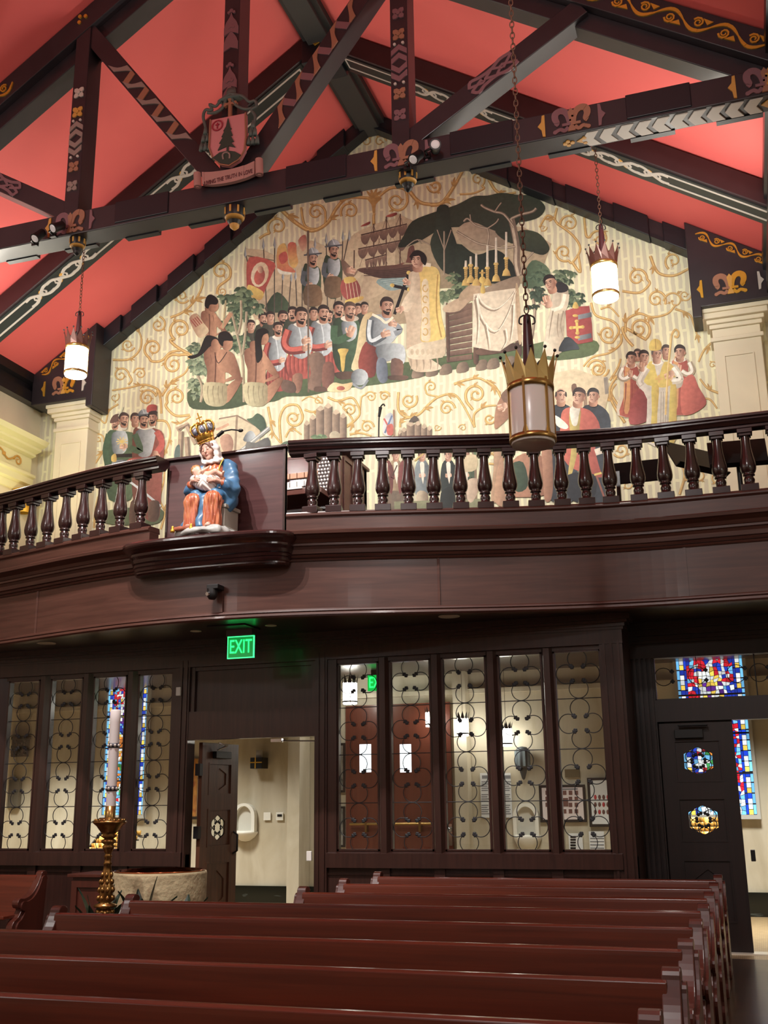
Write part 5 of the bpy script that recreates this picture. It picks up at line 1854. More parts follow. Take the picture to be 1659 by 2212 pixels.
# ------------------------------------------------------------------ stone font with copper bowl
fy = 8.75
pl_, pr_ = P(246, 1950, Y=fy), P(441, 1950, Y=fy)
fx, fr0 = (pl_.x + pr_.x) / 2, (pr_.x - pl_.x) / 2 * 0.93
zt = P(345, 1882, Y=fy).z
t = thing('baptismal_font', (fx, fy, 0), 'round pale stone baptismal font with copper bowl behind the pews', 'font')
M_FONT = mat('rough_pale_stone', (176, 160, 126), 0.8, vary=((140, 124, 94), (6, 6, 14), 6, 0.4, 0.7), bump=(24, 0.5))
obj('stone_drum', MB().lathe([(fr0 * 0.9, 0), (fr0 * 0.96, 0.05), (fr0 * 0.985, zt * 0.5), (fr0, zt - 0.02), (fr0 * 0.985, zt), (fr0 * 0.93, zt), (fr0 * 0.9, zt - 0.03), (fr0 * .9, zt - .2), (0, zt - .2)], (fx, fy, 0), 40), M_FONT, t)
M_COPPER = mat('polished_copper', (214, 132, 92), 0.12, metal=1.0)
obj('copper_bowl', MB().lathe([(fr0 * 0.94, zt + 0.004), (fr0 * 0.95, zt + 0.012), (fr0 * 0.90, zt + 0.012), (fr0 * 0.8, zt - 0.08), (fr0 * 0.5, zt - 0.14), (0, zt - 0.16)], (fx, fy, 0), 40), M_COPPER, t)
for k in range(2):
    q = P(405 + k * 8, 1951, Y=fy - fr0 * 0.75)
    a_ = math.atan2(q.x - fx, -(q.y - fy))
    obj('iron_pin', MB().ball((fx + fr0 * 0.99 * math.sin(a_), fy - fr0 * 0.99 * math.cos(a_), q.z), (0.014, 0.014, 0.01), 8, 5), M_IRON, t)

# leafy plants around the font foot
M_LEAF = mat('dark_green_leaf', (22, 40, 30), 0.4, vary=((34, 56, 40), (7, 7, 7), 3, 0.4, 0.7))


def plant(x, y, n, h, seed, label):
    rnd = random.Random(seed)
    t = thing('potted_plant', (x, y, 0), label, 'plant', 'green plants around the font')
    obj('pot', MB().lathe([(0.0, 0.0), (0.09, 0.0), (0.12, 0.18), (0.10, 0.18), (0.0, 0.15)], (x, y, 0), 14), M_BLACK, t)
    mb = MB()
    for k in range(n):
        a = 2 * PI * k / n + rnd.uniform(-.3, .3)
        L = h * rnd.uniform(0.7, 1.1)
        out = rnd.uniform(0.10, 0.34)
        d = Vector((math.cos(a), math.sin(a), 0))
        sd = Vector((-d.y, d.x, 0))
        ls, rs = [], []
        for i in range(9):
            s_ = i / 8
            c = Vector((x, y, 0.14)) + d * (out * s_ ** 1.4) + Vector((0, 0, L * (s_ - 0.35 * s_ * s_ * out / 0.3)))
            w_ = 0.055 * math.sin(PI * min(1, 0.12 + s_ * 0.88)) + 0.004
            ls.append(c - sd * w_ + Vector((0, 0, 0.012)))
            rs.append(c + sd * w_ + Vector((0, 0, 0.012)))
        md = [(a_ + b_) / 2 - Vector((0, 0, 0.014)) for a_, b_ in zip(ls, rs)]
        mb.strip(ls, md)
        mb.strip(md, rs)
    obj('leaves', mb, M_LEAF, t, recalc=False)
    return t


q = P(262, 1975, Y=8.0)
plant(q.x - .2, 8.0, 13, 0.66, 1, 'dark green broad-leaved plant at the foot of the brass candlestick')
q = P(300, 1960, Y=8.1)
plant(q.x + .02, 8.12, 8, 0.68, 2, 'dark green plant with upright leaves in front of the font')
q = P(360, 1950, Y=8.2)
plant(q.x + .16, 8.16, 7, 0.62, 6, 'small dark plant with one leaf spread across the font')

# ------------------------------------------------------------------ paschal candlestick
cy_ = 7.72
foot = P(228, 1985, Y=cy_)
cxx = P(236, 1800, Y=cy_).x


def cz(py):
    return P(236, py, Y=cy_).z


def cr(wpx, py=1800):
    return (P(236 + wpx / 2, py, Y=cy_).x - P(236 - wpx / 2, py, Y=cy_).x) / 2 * 0.93


t = thing('paschal_candlestick', (cxx, cy_, 0), 'tall ornate brass candlestick with a large white candle before the font', 'candlestick')
M_OLDB = mat('aged_brass', (168, 128, 74), 0.28, metal=0.9, vary=((110, 78, 44), (14, 14, 14), 5, 0.4, 0.7))
zz = cz
obj('stem', MB().lathe([(cr(22), zz(1905)), (cr(30), zz(1915)), (cr(26), zz(1930)), (cr(32), zz(1945)), (cr(20), zz(1950)), (cr(44), zz(1948) - 0.02), (cr(46), zz(1953) - .02), (cr(20), zz(1962)), (cr(30), zz(1970)), (cr(32), zz(1980)), (cr(24), zz(1990)), (cr(40), 0.22), (cr(44), 0.16), (cr(30), 0.13), (cr(80), 0.05), (cr(84), 0.0), (0, 0)][::-1], (cxx, cy_, 0), 20), M_OLDB, t)
obj('shaft', MB().lathe([(cr(22), zz(1906)), (cr(18), zz(1880)), (cr(14), zz(1868)), (cr(18), zz(1866)), (cr(14), zz(1862)), (cr(13), zz(1852)), (cr(18), zz(1850)), (cr(12), zz(1846)), (cr(13), zz(1843)), (cr(20), zz(1835)), (cr(26), zz(1828)), (cr(18), zz(1824)), (cr(28), zz(1820)), (cr(30), zz(1816)), (cr(20), zz(1812))], (cxx, cy_, 0), 20), M_OLDB, t)
mb = MB()
for z_, r_, n_ in ((1960 + 10, 15, 9), (1940, 15, 8), (1922, 14, 8), (1905, 12, 7), (1890, 10, 6)):
    for k in range(n_):
        a = 2 * PI * k / n_
        mb.ball((cxx + cr(r_ * 2) * math.cos(a), cy_ + cr(r_ * 2) * math.sin(a), zz(z_)), (0.016, 0.016, 0.022), 6, 5)
obj('acanthus_relief', mb, M_OLDB, t)
obj('drip_bowl', MB().lathe([(cr(18), zz(1812)), (cr(34), zz(1806)), (cr(22), zz(1802)), (cr(36), zz(1796)), (cr(52), zz(1784)), (cr(66), zz(1778)), (cr(70), zz(1776)), (cr(60), zz(1772)), (cr(46), zz(1768)), (cr(40), zz(1766)), (0, zz(1766))], (cxx, cy_, 0), 24), M_OLDB, t)
mb = MB()
for k in range(18):
    a = 2 * PI * k / 18
    mb.ball((cxx + cr(58) * math.cos(a), cy_ + cr(58) * math.sin(a), zz(1772)), 0.013, 6, 5)
obj('bowl_beading', mb, M_OLDB, t)
obj('socket', MB().lathe([(cr(21), zz(1768)), (cr(21), zz(1741)), (0, zz(1741))], (cxx, cy_, 0), 20), M_BRASS, t)
M_WAX = mat('white_wax', (214, 206, 204), 0.5)
cn = thing('paschal_candle', (cxx, cy_, zz(1742)), 'large white candle with two dark patterned bands standing in the brass socket', 'candle')
obj('wax', MB().lathe([(cr(20), zz(1743)), (cr(21), zz(1560)), (cr(22), zz(1536)), (cr(19), zz(1534)), (0, zz(1538))], (cxx, cy_, 0), 20), M_WAX, cn)
for y0, y1 in ((1606, 1616), (1698, 1709)):
    mb = MB().lathe([(cr(21.6), zz(y1)), (cr(22), zz(y1)), (cr(22.2), zz(y0)), (cr(21.6), zz(y0))], (cxx, cy_, 0), 20)
    bd = obj('patterned_band', mb, mat('dark_band', (50, 46, 60), 0.5), cn)
    mb = MB()
    for k in range(8):
        a = 2 * PI * k / 8
        mb.ball((cxx + cr(22) * math.cos(a), cy_ + cr(22) * math.sin(a), zz((y0 + y1) / 2)), (0.012, 0.012, 0.014), 6, 5)
    obj('band_gem', mb, M_SILVER, bd)
# ------------------------------------------------------------------ crown lanterns
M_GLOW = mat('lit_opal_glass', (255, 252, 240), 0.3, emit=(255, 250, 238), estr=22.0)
M_OPAL = mat('unlit_opal_glass', (204, 196, 190), 0.25)
M_CROWN = mat('aged_gilt_crown', (176, 150, 92), 0.4, metal=0.55)
M_DKCROWN = mat('dark_red_gilt_crown', (84, 50, 44), 0.35, metal=0.4)
M_STEM = mat('dark_red_stem_paint', (58, 26, 30), 0.4)


def lantern(x, y, z, label, lit, ztop, links=True, crown=None):
    """z = bottom of the drum"""
    t = thing('crown_lantern', (x, y, z), label, 'lantern', 'crown lanterns')
    h, r = 0.455, 0.152
    g = M_GLOW if lit else M_OPAL
    cm = crown or M_CROWN
    obj('glass_drum', MB().lathe([(0.0, 0.045), (r * 0.8, 0.045), (r * 0.96, 0.0), (r * 0.98, 0.01), (r, 0.06), (r, h - 0.02), (r * 0.9, h), (0, h)], (x, y, z), 28), g, t)
    mb = MB()
    for k in range(6):
        a = 2 * PI * k / 6 + 0.4
        ca, sa = math.cos(a), math.sin(a)
        mb.bar((x + r * 1.03 * ca, y + r * 1.03 * sa, z + 0.03), (x + r * 1.03 * ca, y + r * 1.03 * sa, z + h), 0.005 if lit else 0.016, 0.006 if lit else 0.012, up=(ca, sa, 0))
        for e in (() if lit else (-1, 1)):
            mb.add([(x + r * 1.04 * math.cos(a), y + r * 1.04 * math.sin(a), z + 0.13), (x + r * 1.04 * math.cos(a + e * 0.16), y + r * 1.04 * math.sin(a + e * .16), z + 0.05), (x + r * 1.04 * math.cos(a), y + r * 1.04 * math.sin(a), z + 0.05)], [(0, 1, 2)])
    obj('brass_rib', mb, M_BRASS, t, recalc=False)
    obj('bottom_band', MB().lathe([(r * 1.0, 0.02), (r * 1.06, 0.02), (r * 1.07, 0.035), (r * 1.06, 0.055), (r * 1.0, 0.055)], (x, y, z), 28), M_BRASS, t)
    obj('top_band', MB().lathe([(r * 1.0, h - 0.06), (r * 1.07, h - 0.06), (r * 1.08, h - 0.035), (r * 1.07, h - .02), (r * 1.0, h - .01)], (x, y, z), 28), M_BRASS, t)
    mb = MB()
    n = 12
    for k in range(n):
        a0, a1 = 2 * PI * k / n, 2 * PI * (k + 1) / n
        am = (a0 + a1) / 2
        q = [(r * 1.06, a0, h - 0.02), (r * 1.06, a1, h - 0.02), (r * 1.13, a1, h + 0.06), (r * 1.30, am, h + 0.19), (r * 1.13, a0, h + 0.06)]
        pts = [(x + rr * math.cos(a), y + rr * math.sin(a), z + zz_) for rr, a, zz_ in q]
        mb.add(pts + [(p_[0] - 0.006 * math.cos(am), p_[1] - 0.006 * math.sin(am), p_[2]) for p_ in pts], [(0, 1, 2, 3, 4), (9, 8, 7, 6, 5), (2, 7, 8, 3), (3, 8, 9, 4)])
    cr_ = obj('crown', mb, cm, t, recalc=False)
    mb = MB()
    for k in range(n):
        am = 2 * PI * (k + .5) / n
        mb.ball((x + r * 1.31 * math.cos(am), y + r * 1.31 * math.sin(am), z + h + 0.20), 0.012, 8, 6)
    obj('crown_bead', mb, M_BLACK, cr_)
    z1 = z + h
    obj('stem', MB().lathe([(0.06, 0.0), (0.05, 0.06), (0.045, 0.10), (0.040, 0.24), (0.026, 0.50), (0.02, 0.52)], (x, y, z1), 14), M_STEM, t)
    mb = MB()
    for k in range(4):
        a = 2 * PI * k / 4 + .3
        pts = [(x + rr * math.cos(a), y + rr * math.sin(a), z1 + zz_) for rr, zz_ in smooth_pts([(0.05, 0.06), (0.10, 0.08), (0.115, 0.13), (0.085, 0.17), (0.055, 0.14)], 4)]
        mb.tube(pts, 0.008, 6)
        pts = [(x + rr * math.cos(a), y + rr * math.sin(a), z1 + zz_) for rr, zz_ in smooth_pts([(0.02, 0.52), (0.05, 0.50), (0.055, 0.46), (0.035, 0.45)], 4)]
        mb.tube(pts, 0.006, 6)
    obj('scroll_bracket', mb, M_BLACK, t)
    mb = MB()
    zc_ = z1 + 0.53
    k = 0
    while zc_ < ztop:
        ang = (k % 2) * PI / 2
        L = 0.062
        pts = [(x + 0.016 * math.cos(u) * math.cos(ang), y + 0.016 * math.cos(u) * math.sin(ang), zc_ + L / 2 + (L / 2) * math.sin(u)) for u in [2 * PI * i / 10 for i in range(10)]]
        mb.tube(pts, 0.0048, 5, closed=True)
        zc_ += 0.05
        k += 1
    obj('chain', mb, mat('rusty_chain', (92, 62, 48), 0.5, metal=0.4), t)
    return t


q = P(1309, 645, Y=11.78)
lantern(q.x, 11.78, q.z, 'lit crown lantern hanging before the mural on the right', True, P(1297, 318, Y=11.78).z + .04, crown=M_DKCROWN)
q = P(163, 812, Y=11.78)
lantern(q.x, 11.78, q.z, 'lit crown lantern hanging at the left before the red ceiling', True, P(175, 530, Y=11.78).z + .04, crown=M_DKCROWN)
q = P(1152, 962, Y=6.95)
lantern(q.x, 6.95, q.z, 'large unlit crown lantern hanging nearest, in front of the gallery handrail', False, roof(q.x) - 0.05)
# glowing solid copies standing in for nave lantern reflections in the panes
for px, py, yy, s, lab in ((756, 1521, 13.3, 0.62, 'small glowing stand-in for a lantern reflection behind the first pane right of the door'), (1000, 1590, 13.6, 0.5, 'small glowing stand-in for a lantern reflection behind the third pane right of the door'), (930, 1570, 13.7, 0.42, 'small glowing stand-in for a lantern reflection, half hidden by the second mullion'), (1094, 1612, 13.7, 0.5, 'small glowing stand-in for a lantern reflection behind the fourth pane right of the door')):
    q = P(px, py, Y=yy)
    t = thing('crown_lantern', (q.x, yy, q.z), lab, 'lantern', 'solid lantern reflections behind the panes')
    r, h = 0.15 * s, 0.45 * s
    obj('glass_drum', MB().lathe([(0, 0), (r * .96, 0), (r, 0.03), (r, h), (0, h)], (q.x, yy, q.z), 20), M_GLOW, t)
    mb = MB()
    n = 10
    for k in range(n):
        a = 2 * PI * k / n
        mb.add([(q.x + r * 1.05 * math.cos(a - .3), yy + r * 1.05 * math.sin(a - .3), q.z + h - .01), (q.x + r * 1.05 * math.cos(a + .3), yy + r * 1.05 * math.sin(a + .3), q.z + h - .01), (q.x + r * 1.25 * math.cos(a), yy + r * 1.25 * math.sin(a), q.z + h + 0.17 * s)], [(0, 1, 2)])
    mb.lathe([(r * 1.0, 0.02), (r * 1.06, 0.02), (r * 1.06, 0.04), (r, 0.04)], (q.x, yy, q.z), 20)
    obj('crown', mb, M_BLACK, t, recalc=False)
    obj('rod', MB().tube([(q.x, yy, q.z + h), (q.x, yy, 3.0)], 0.003, 6), M_BLACK, t)  # rod added to hang the reflection copy
# ------------------------------------------------------------------ seated statue: each piece is a smooth blended surface
def polygonise(fn, lo, hi, h):
    """surface nets over a sampled distance field"""
    ax = [np.arange(lo[i] - 2 * h, hi[i] + 2 * h, h, dtype=np.float32) for i in range(3)]
    X, Y, Z = np.meshgrid(*ax, indexing='ij')
    F = fn(X, Y, Z).astype(np.float32)
    n = F.shape
    ins = F < 0
    acc = np.zeros((n[0] - 1, n[1] - 1, n[2] - 1, 3), np.float32)
    cnt = np.zeros((n[0] - 1, n[1] - 1, n[2] - 1), np.float32)
    offs = [(i, j, k) for i in (0, 1) for j in (0, 1) for k in (0, 1)]

    def sub(A, o):
        return A[o[0]:n[0] - 1 + o[0], o[1]:n[1] - 1 + o[1], o[2]:n[2] - 1 + o[2]]
    for a in range(8):
        for b in range(a + 1, 8):
            oa, ob = offs[a], offs[b]
            if sum(abs(p - q) for p, q in zip(oa, ob)) != 1:
                continue
            fa, fb = sub(F, oa), sub(F, ob)
            c = sub(ins, oa) != sub(ins, ob)
            t = np.where(c, fa / np.where(c, fa - fb, 1), 0)
            for i in range(3):
                acc[..., i] += np.where(c, oa[i] + t * (ob[i] - oa[i]), 0)
            cnt += c
    has = cnt > 0
    idx = -np.ones(has.shape, np.int64)
    idx[has] = np.arange(has.sum())
    g = np.argwhere(has)
    V = g + acc[has] / cnt[has][:, None]
    V = np.stack([ax[i][0] + V[:, i] * h for i in range(3)], 1)
    quads = []
    for d in range(3):
        u, v = (d + 1) % 3, (d + 2) % 3
        sl0 = [slice(1, n[i] - 1) for i in range(3)]
        sl0[d] = slice(0, n[d] - 1)
        sl1 = list(sl0)
        sl1[d] = slice(1, n[d])
        A, B_ = ins[tuple(sl0)], ins[tuple(sl1)]
        e = np.argwhere(A != B_)
        flip = A[tuple(e.T)]
        base = e.copy()
        for i in range(3):
            if i != d:
                base[:, i] += 1
        q = []
        for du, dv in ((0, 0), (-1, 0), (-1, -1), (0, -1)):
            c = base.copy()
            c[:, u] += du
            c[:, v] += dv
            q.append(idx[tuple(c.T)])
        q = np.stack(q, 1)
        q[~flip] = q[~flip][:, ::-1]
        quads.append(q)
    Q = np.concatenate(quads)
    Q = Q[(Q >= 0).all(1)]
    return V, Q


def sdf_obj(name, fn, lo, hi, h, m, parent, M_):
    V, Q = polygonise(fn, lo, hi, h)
    mb = MB()
    mb.v = [tuple(M_ @ Vector(v)) for v in V]
    mb.f = [tuple(int(i) for i in q) for q in Q]
    mb.m = [0] * len(mb.f)
    mb.c = [None] * len(mb.f)
    mb.sm = [True] * len(mb.f)
    return obj(name, mb, m, parent, recalc=False)


def ell(p, c, r):
    X, Y, Z = p
    k = np.sqrt(((X - c[0]) / r[0]) ** 2 + ((Y - c[1]) / r[1]) ** 2 + ((Z - c[2]) / r[2]) ** 2)
    return (k - 1) * min(r)


def cap(p, a, b, ra, rb):
    X, Y, Z = p
    ba = [b[i] - a[i] for i in range(3)]
    l2 = sum(v * v for v in ba) + 1e-9
    t = np.clip(((X - a[0]) * ba[0] + (Y - a[1]) * ba[1] + (Z - a[2]) * ba[2]) / l2, 0, 1)
    d = np.sqrt((X - a[0] - t * ba[0]) ** 2 + (Y - a[1] - t * ba[1]) ** 2 + (Z - a[2] - t * ba[2]) ** 2)
    return d - (ra + (rb - ra) * t)


def rbox(p, c, s, r):
    q = [np.abs(v - c[i]) - s[i] + r for i, v in enumerate(p)]
    return np.sqrt(sum(np.maximum(v, 0) ** 2 for v in q)) + np.minimum(np.maximum(np.maximum(q[0], q[1]), q[2]), 0) - r


def smin(a, b, k=0.02):
    h_ = np.clip(0.5 + 0.5 * (b - a) / k, 0, 1)
    return b + (a - b) * h_ - k * h_ * (1 - h_)


def U(*fs, k=0.02):
    r = fs[0]
    for f in fs[1:]:
        r = smin(r, f, k)
    return r


def hand_sdf(p, wrist, palm, ftips, thumb, curl):
    r = cap(p, wrist, palm, 0.018, 0.020)
    for i, t in enumerate(ftips):
        b = [lerp(palm[j], t[j], 0.30) for j in range(3)]
        m_ = [lerp(palm[j], t[j], 0.65) + curl[j] for j in range(3)]
        r = smin(r, cap(p, b, m_, 0.0085, 0.0078), 0.006)
        r = smin(r, cap(p, m_, t, 0.0078, 0.006), 0.003)
    b = [lerp(wrist[j], palm[j], 0.6) for j in range(3)]
    m_ = [lerp(b[j], thumb[j], 0.55) + (0, -0.004, 0.006)[j] for j in range(3)]
    r = smin(r, cap(p, b, m_, 0.0105, 0.009), 0.008)
    return smin(r, cap(p, m_, thumb, 0.009, 0.0065), 0.004)


ST = Vector((-4.665, 8.955, 3.742))
S_ = thing('seated_statue', (ST.x, ST.y, 3.742), 'painted statue of a crowned seated woman in blue nursing a baby, on the bracket', 'statue')
MS = Matrix.Translation(ST) @ Matrix.Rotation(math.radians(-5), 4, 'Z') @ Matrix.Diagonal((1.03, 0.85, 1.03, 1))
M_SKIN = mat('painted_skin', (196, 152, 134), 0.42)
M_BLUE = mat('painted_blue_mantle', (70, 112, 146), 0.42, coat=0.08, vary=((50, 88, 124), (9, 9, 9), 3, 0.4, 0.7))
M_GOWN = mat('painted_orange_red_gown', (166, 86, 60), 0.3, coat=0.3, vary=((214, 140, 96), (40, 40, 6), 4, 0.45, 0.75))
M_VEIL = mat('painted_white_veil', (214, 206, 202), 0.4)
M_HAIR = mat('painted_brown_hair', (104, 66, 50), 0.5)
M_ROCK = mat('painted_grey_rock', (176, 176, 172), 0.5, vary=((150, 152, 150), (12, 12, 12), 4, 0.4, 0.7))
M_SEAT = mat('painted_grey_stone_seat', (150, 146, 136), 0.55)
HC = (-0.058, -0.14, 0.905)
HS = 1.14                            # size of the head          # head centre
# the head is turned and bowed towards the child: local axes
hr = Matrix.Rotation(math.radians(-2), 3, 'Z') @ Matrix.Rotation(math.radians(-13), 3, 'Y') @ Matrix.Rotation(math.radians(17), 3, 'X')
hi_ = np.array(hr.inverted())


def hl(p):
    X, Y, Z = (p[0] - HC[0]) / HS, (p[1] - HC[1]) / HS, (p[2] - HC[2]) / HS
    return tuple(hi_[i][0] * X + hi_[i][1] * Y + hi_[i][2] * Z for i in range(3))


def body(X, Y, Z):
    p = (X, Y, Z)
    q = hl(p)
    head = U(ell(q, (0, 0.008, 0.015), (0.058, 0.070, 0.072)), ell(q, (0, -0.022, -0.035), (0.044, 0.044, 0.052)), k=0.03)
    head = smin(head, ell(q, (0, -0.055, -0.072), (0.018, 0.016, 0.014)), 0.02)        # chin
    for s in (-1, 1):
        head = np.maximum(head, -ell(q, (s * 0.023, -0.072, 0.006), (0.015, 0.011, 0.009)) * 1.0)
        head = smin(head, ell(q, (s * 0.023, -0.058, 0.003), (0.013, 0.0085, 0.008)), 0.004)   # lowered lids
        head = smin(head, ell(q, (s * 0.032, -0.045, -0.022), (0.018, 0.016, 0.018)), 0.02)   # cheeks
        head = smin(head, ell(q, (s * 0.057, 0.010, 0.0), (0.008, 0.014, 0.02)), 0.006)       # ears
    head = smin(head, cap(q, (0, -0.062, 0.014), (0, -0.080, -0.018), 0.0055, 0.0085), 0.008)  # nose
    head = smin(head, ell(q, (0, -0.066, -0.040), (0.015, 0.008, 0.0048)), 0.003)
    head = smin(head, ell(q, (0, -0.065, -0.049), (0.012, 0.008, 0.0048)), 0.003)
    nb = hr @ Vector((0, 0.014, -0.055)) + Vector(HC)
    neck = cap(p, tuple(nb), (0.0, -0.075, 0.755), 0.038, 0.044)
    torso = U(ell(p, (0, -0.065, 0.60), (0.14, 0.085, 0.19)), ell(p, (0, -0.04, 0.40), (0.15, 0.11, 0.10)), k=0.05)
    b = U(head, neck, k=0.015)
    b = smin(b, torso, 0.03)
    for s, sh, el, wr in ((-1, (-0.15, -0.05, 0.70), (-0.215, -0.13, 0.49), (-0.150, -0.300, 0.548)), (1, (0.15, -0.05, 0.70), (0.215, -0.12, 0.48), (0.175, -0.29, 0.525))):
        b = smin(b, cap(p, sh, el, 0.048, 0.038), 0.02)
        b = smin(b, cap(p, el, wr, 0.036, 0.02), 0.01)
        b = smin(b, cap(p, (s * 0.085, -0.03, 0.36), (s * 0.105, -0.33, 0.355), 0.07, 0.055), 0.03)
        b = smin(b, cap(p, (s * 0.105, -0.33, 0.355), (s * 0.095, -0.32, 0.14), 0.052, 0.032), 0.02)
        f = U(cap(p, (s * 0.095, -0.31, 0.125), (s * 0.11, -0.42, 0.105), 0.03, 0.024), k=0.01)
        for t in range(5):
            f = smin(f, cap(p, (s * (0.093 + t * 0.009), -0.425, 0.103), (s * (0.095 + t * 0.0105), -0.448 + 0.004 * t, 0.098), 0.0085 - 0.0006 * t, 0.007 - 0.0005 * t), 0.004)
        b = smin(b, f, 0.01)
    p2 = (X + 0.022, Y + 0.018, Z + 0.036)
    b = smin(b, hand_sdf(p2, (-0.125, -0.285, 0.585), (-0.085, -0.325, 0.60), [(-0.012, -0.335, 0.622), (-0.004, -0.337, 0.606), (-0.006, -0.336, 0.590), (-0.018, -0.333, 0.574)], (-0.06, -0.325, 0.642), (0, -0.007, 0)), 0.008)
    b = smin(b, hand_sdf(p2, (0.195, -0.27, 0.56), (0.155, -0.325, 0.572), [(0.082, -0.340, 0.606), (0.072, -0.343, 0.588), (0.074, -0.342, 0.572), (0.086, -0.339, 0.556)], (0.125, -0.325, 0.618), (0, -0.008, 0.002)), 0.008)
    return b


sdf_obj('body', body, (-0.28, -0.47, 0.07), (0.28, 0.13, 1.0), 0.0052, M_SKIN, S_, MS)


def gown(X, Y, Z):
    p = (X, Y, Z)
    ang = np.arctan2(Y + 0.33, np.abs(X) - 0.10)
    fold = 0.009 * np.sin(ang * 7 + X * 22 + Z * 14) * np.clip((0.42 - Z) / 0.1, 0, 1) + 0.004 * np.sin(ang * 15 - Z * 22)
    g = None
    for s in (-1, 1):
        l = U(cap(p, (s * 0.09, -0.06, 0.36), (s * 0.106, -0.335, 0.358), 0.085, 0.076),
              cap(p, (s * 0.106, -0.335, 0.358), (s * 0.105, -0.325, 0.13), 0.072, 0.086), k=0.03)
        g = l if g is None else smin(g, l, 0.012)
    g = np.maximum(g + fold, 0.098 - Z)
    # opening over the feet
    for s in (-1, 1):
        g = np.maximum(g, -ell(p, (s * 0.108, -0.47, 0.10), (0.055, 0.075, 0.05)))
    ft = 0.004 * np.sin(X * 120)
    bod = U(ell(p, (0.0, -0.125, 0.655), (0.11, 0.085, 0.12)) + ft, k=0.02)
    g = smin(g, bod, 0.01)
    for el, wr in (((-0.195, -0.16, 0.49), (-0.168, -0.282, 0.54)), ((0.19, -0.16, 0.48), (0.188, -0.272, 0.518))):
        c = cap(p, el, wr, 0.036, 0.036)
        g = smin(g, c + 0.002 * np.sin(X * 90 + Z * 60), 0.01)
    return g


sdf_obj('gown', gown, (-0.3, -0.46, 0.09), (0.3, 0.06, 0.82), 0.0065, M_GOWN, S_, MS)


def mantle(X, Y, Z):
    p = (X, Y, Z)
    f = 0.007 * np.sin(34 * X + 26 * Z + 12 * Y) + 0.004 * np.sin(58 * Z - 34 * X)
    m = U(cap(p, (-0.13, -0.045, 0.715), (0.13, -0.045, 0.715), 0.08, 0.08), ell(p, (-0.01, -0.055, 0.55), (0.175, 0.095, 0.24)), k=0.04)
    for s, sh, el in ((-1, (-0.15, -0.05, 0.70), (-0.225, -0.11, 0.49)), (1, (0.145, -0.07, 0.70), (0.225, -0.15, 0.48))):
        m = smin(m, cap(p, sh, el, 0.074, 0.07), 0.03)
        m = smin(m, cap(p, el, (s * 0.205, -0.24, 0.50), 0.068, 0.056), 0.02)
        m = smin(m, cap(p, el, (s * 0.185, -0.15, 0.37), 0.07, 0.07), 0.03)
    # over the lap
    m = smin(m, U(cap(p, (-0.12, -0.07, 0.385), (-0.11, -0.265, 0.415), 0.088, 0.070), cap(p, (0.13, -0.06, 0.38), (0.12, -0.255, 0.41), 0.095, 0.074), cap(p, (-0.08, -0.26, 0.41), (0.08, -0.26, 0.40), 0.055, 0.055), k=0.03), 0.03)
    # fall between the knees and at the (viewer's) left
    m = smin(m, cap(p, (0.0, -0.29, 0.38), (-0.005, -0.365, 0.11), 0.05, 0.044), 0.03)
    m = smin(m, cap(p, (-0.19, -0.12, 0.37), (-0.19, -0.29, 0.125), 0.06, 0.052), 0.03)
    m = smin(m, cap(p, (0.16, -0.08, 0.39), (0.185, -0.13, 0.325), 0.07, 0.055), 0.03)
    m = m + f
    m = np.maximum(m, -ell(p, (-0.01, -0.215, 0.69), (0.082, 0.15, 0.17)))
    return np.maximum(m, 0.1 - Z)


sdf_obj('mantle', mantle, (-0.34, -0.43, 0.09), (0.36, 0.14, 0.83), 0.0065, M_BLUE, S_, MS)


def veil(X, Y, Z):
    p = (X, Y, Z)
    q = hl(p)
    v = U(ell(q, (0, 0.018, 0.01), (0.080, 0.086, 0.094)), cap(q, (0, 0.035, -0.02), (0.0, 0.045, -0.12), 0.076, 0.080), k=0.04)
    for s in (-1, 1):
        v = smin(v, cap(q, (s * 0.066, 0.0, -0.01), (s * 0.055, -0.03, -0.13), 0.024, 0.026), 0.02)
    v = v + 0.0025 * np.sin(q[2] * 110 + q[0] * 70)
    v = np.maximum(v, -ell(q, (0, -0.09, -0.025), (0.064, 0.10, 0.098)))
    ring = np.sqrt((np.sqrt(((X + 0.01) / 0.085) ** 2 + ((Y + 0.115) / 0.08) ** 2) - 1) ** 2 * 0.0064 + (Z - 0.795 - 0.3 * (Y + 0.1)) ** 2) - 0.022
    v = smin(v, ring + 0.003 * np.sin(X * 90 + Z * 140), 0.015)
    return v


sdf_obj('veil', veil, (-0.2, -0.28, 0.70), (0.16, 0.06, 1.05), 0.005, M_VEIL, S_, MS)


def hair(X, Y, Z):
    q = hl((X, Y, Z))
    a = ell(q, (0, 0.004, 0.018), (0.067, 0.076, 0.080)) + 0.0015 * np.sin(q[0] * 260)
    for s in (-1, 1):
        a = smin(a, cap(q, (s * 0.053, -0.03, 0.02), (s * 0.050, -0.03, -0.075), 0.014, 0.010) + 0.001 * np.sin(q[2] * 300), 0.015)
    a = np.maximum(a, -ell(q, (0, -0.085, -0.02), (0.045, 0.075, 0.080)))
    return a


sdf_obj('hair', hair, (-0.17, -0.26, 0.79), (0.06, 0.0, 1.04), 0.0045, M_HAIR, S_, MS)


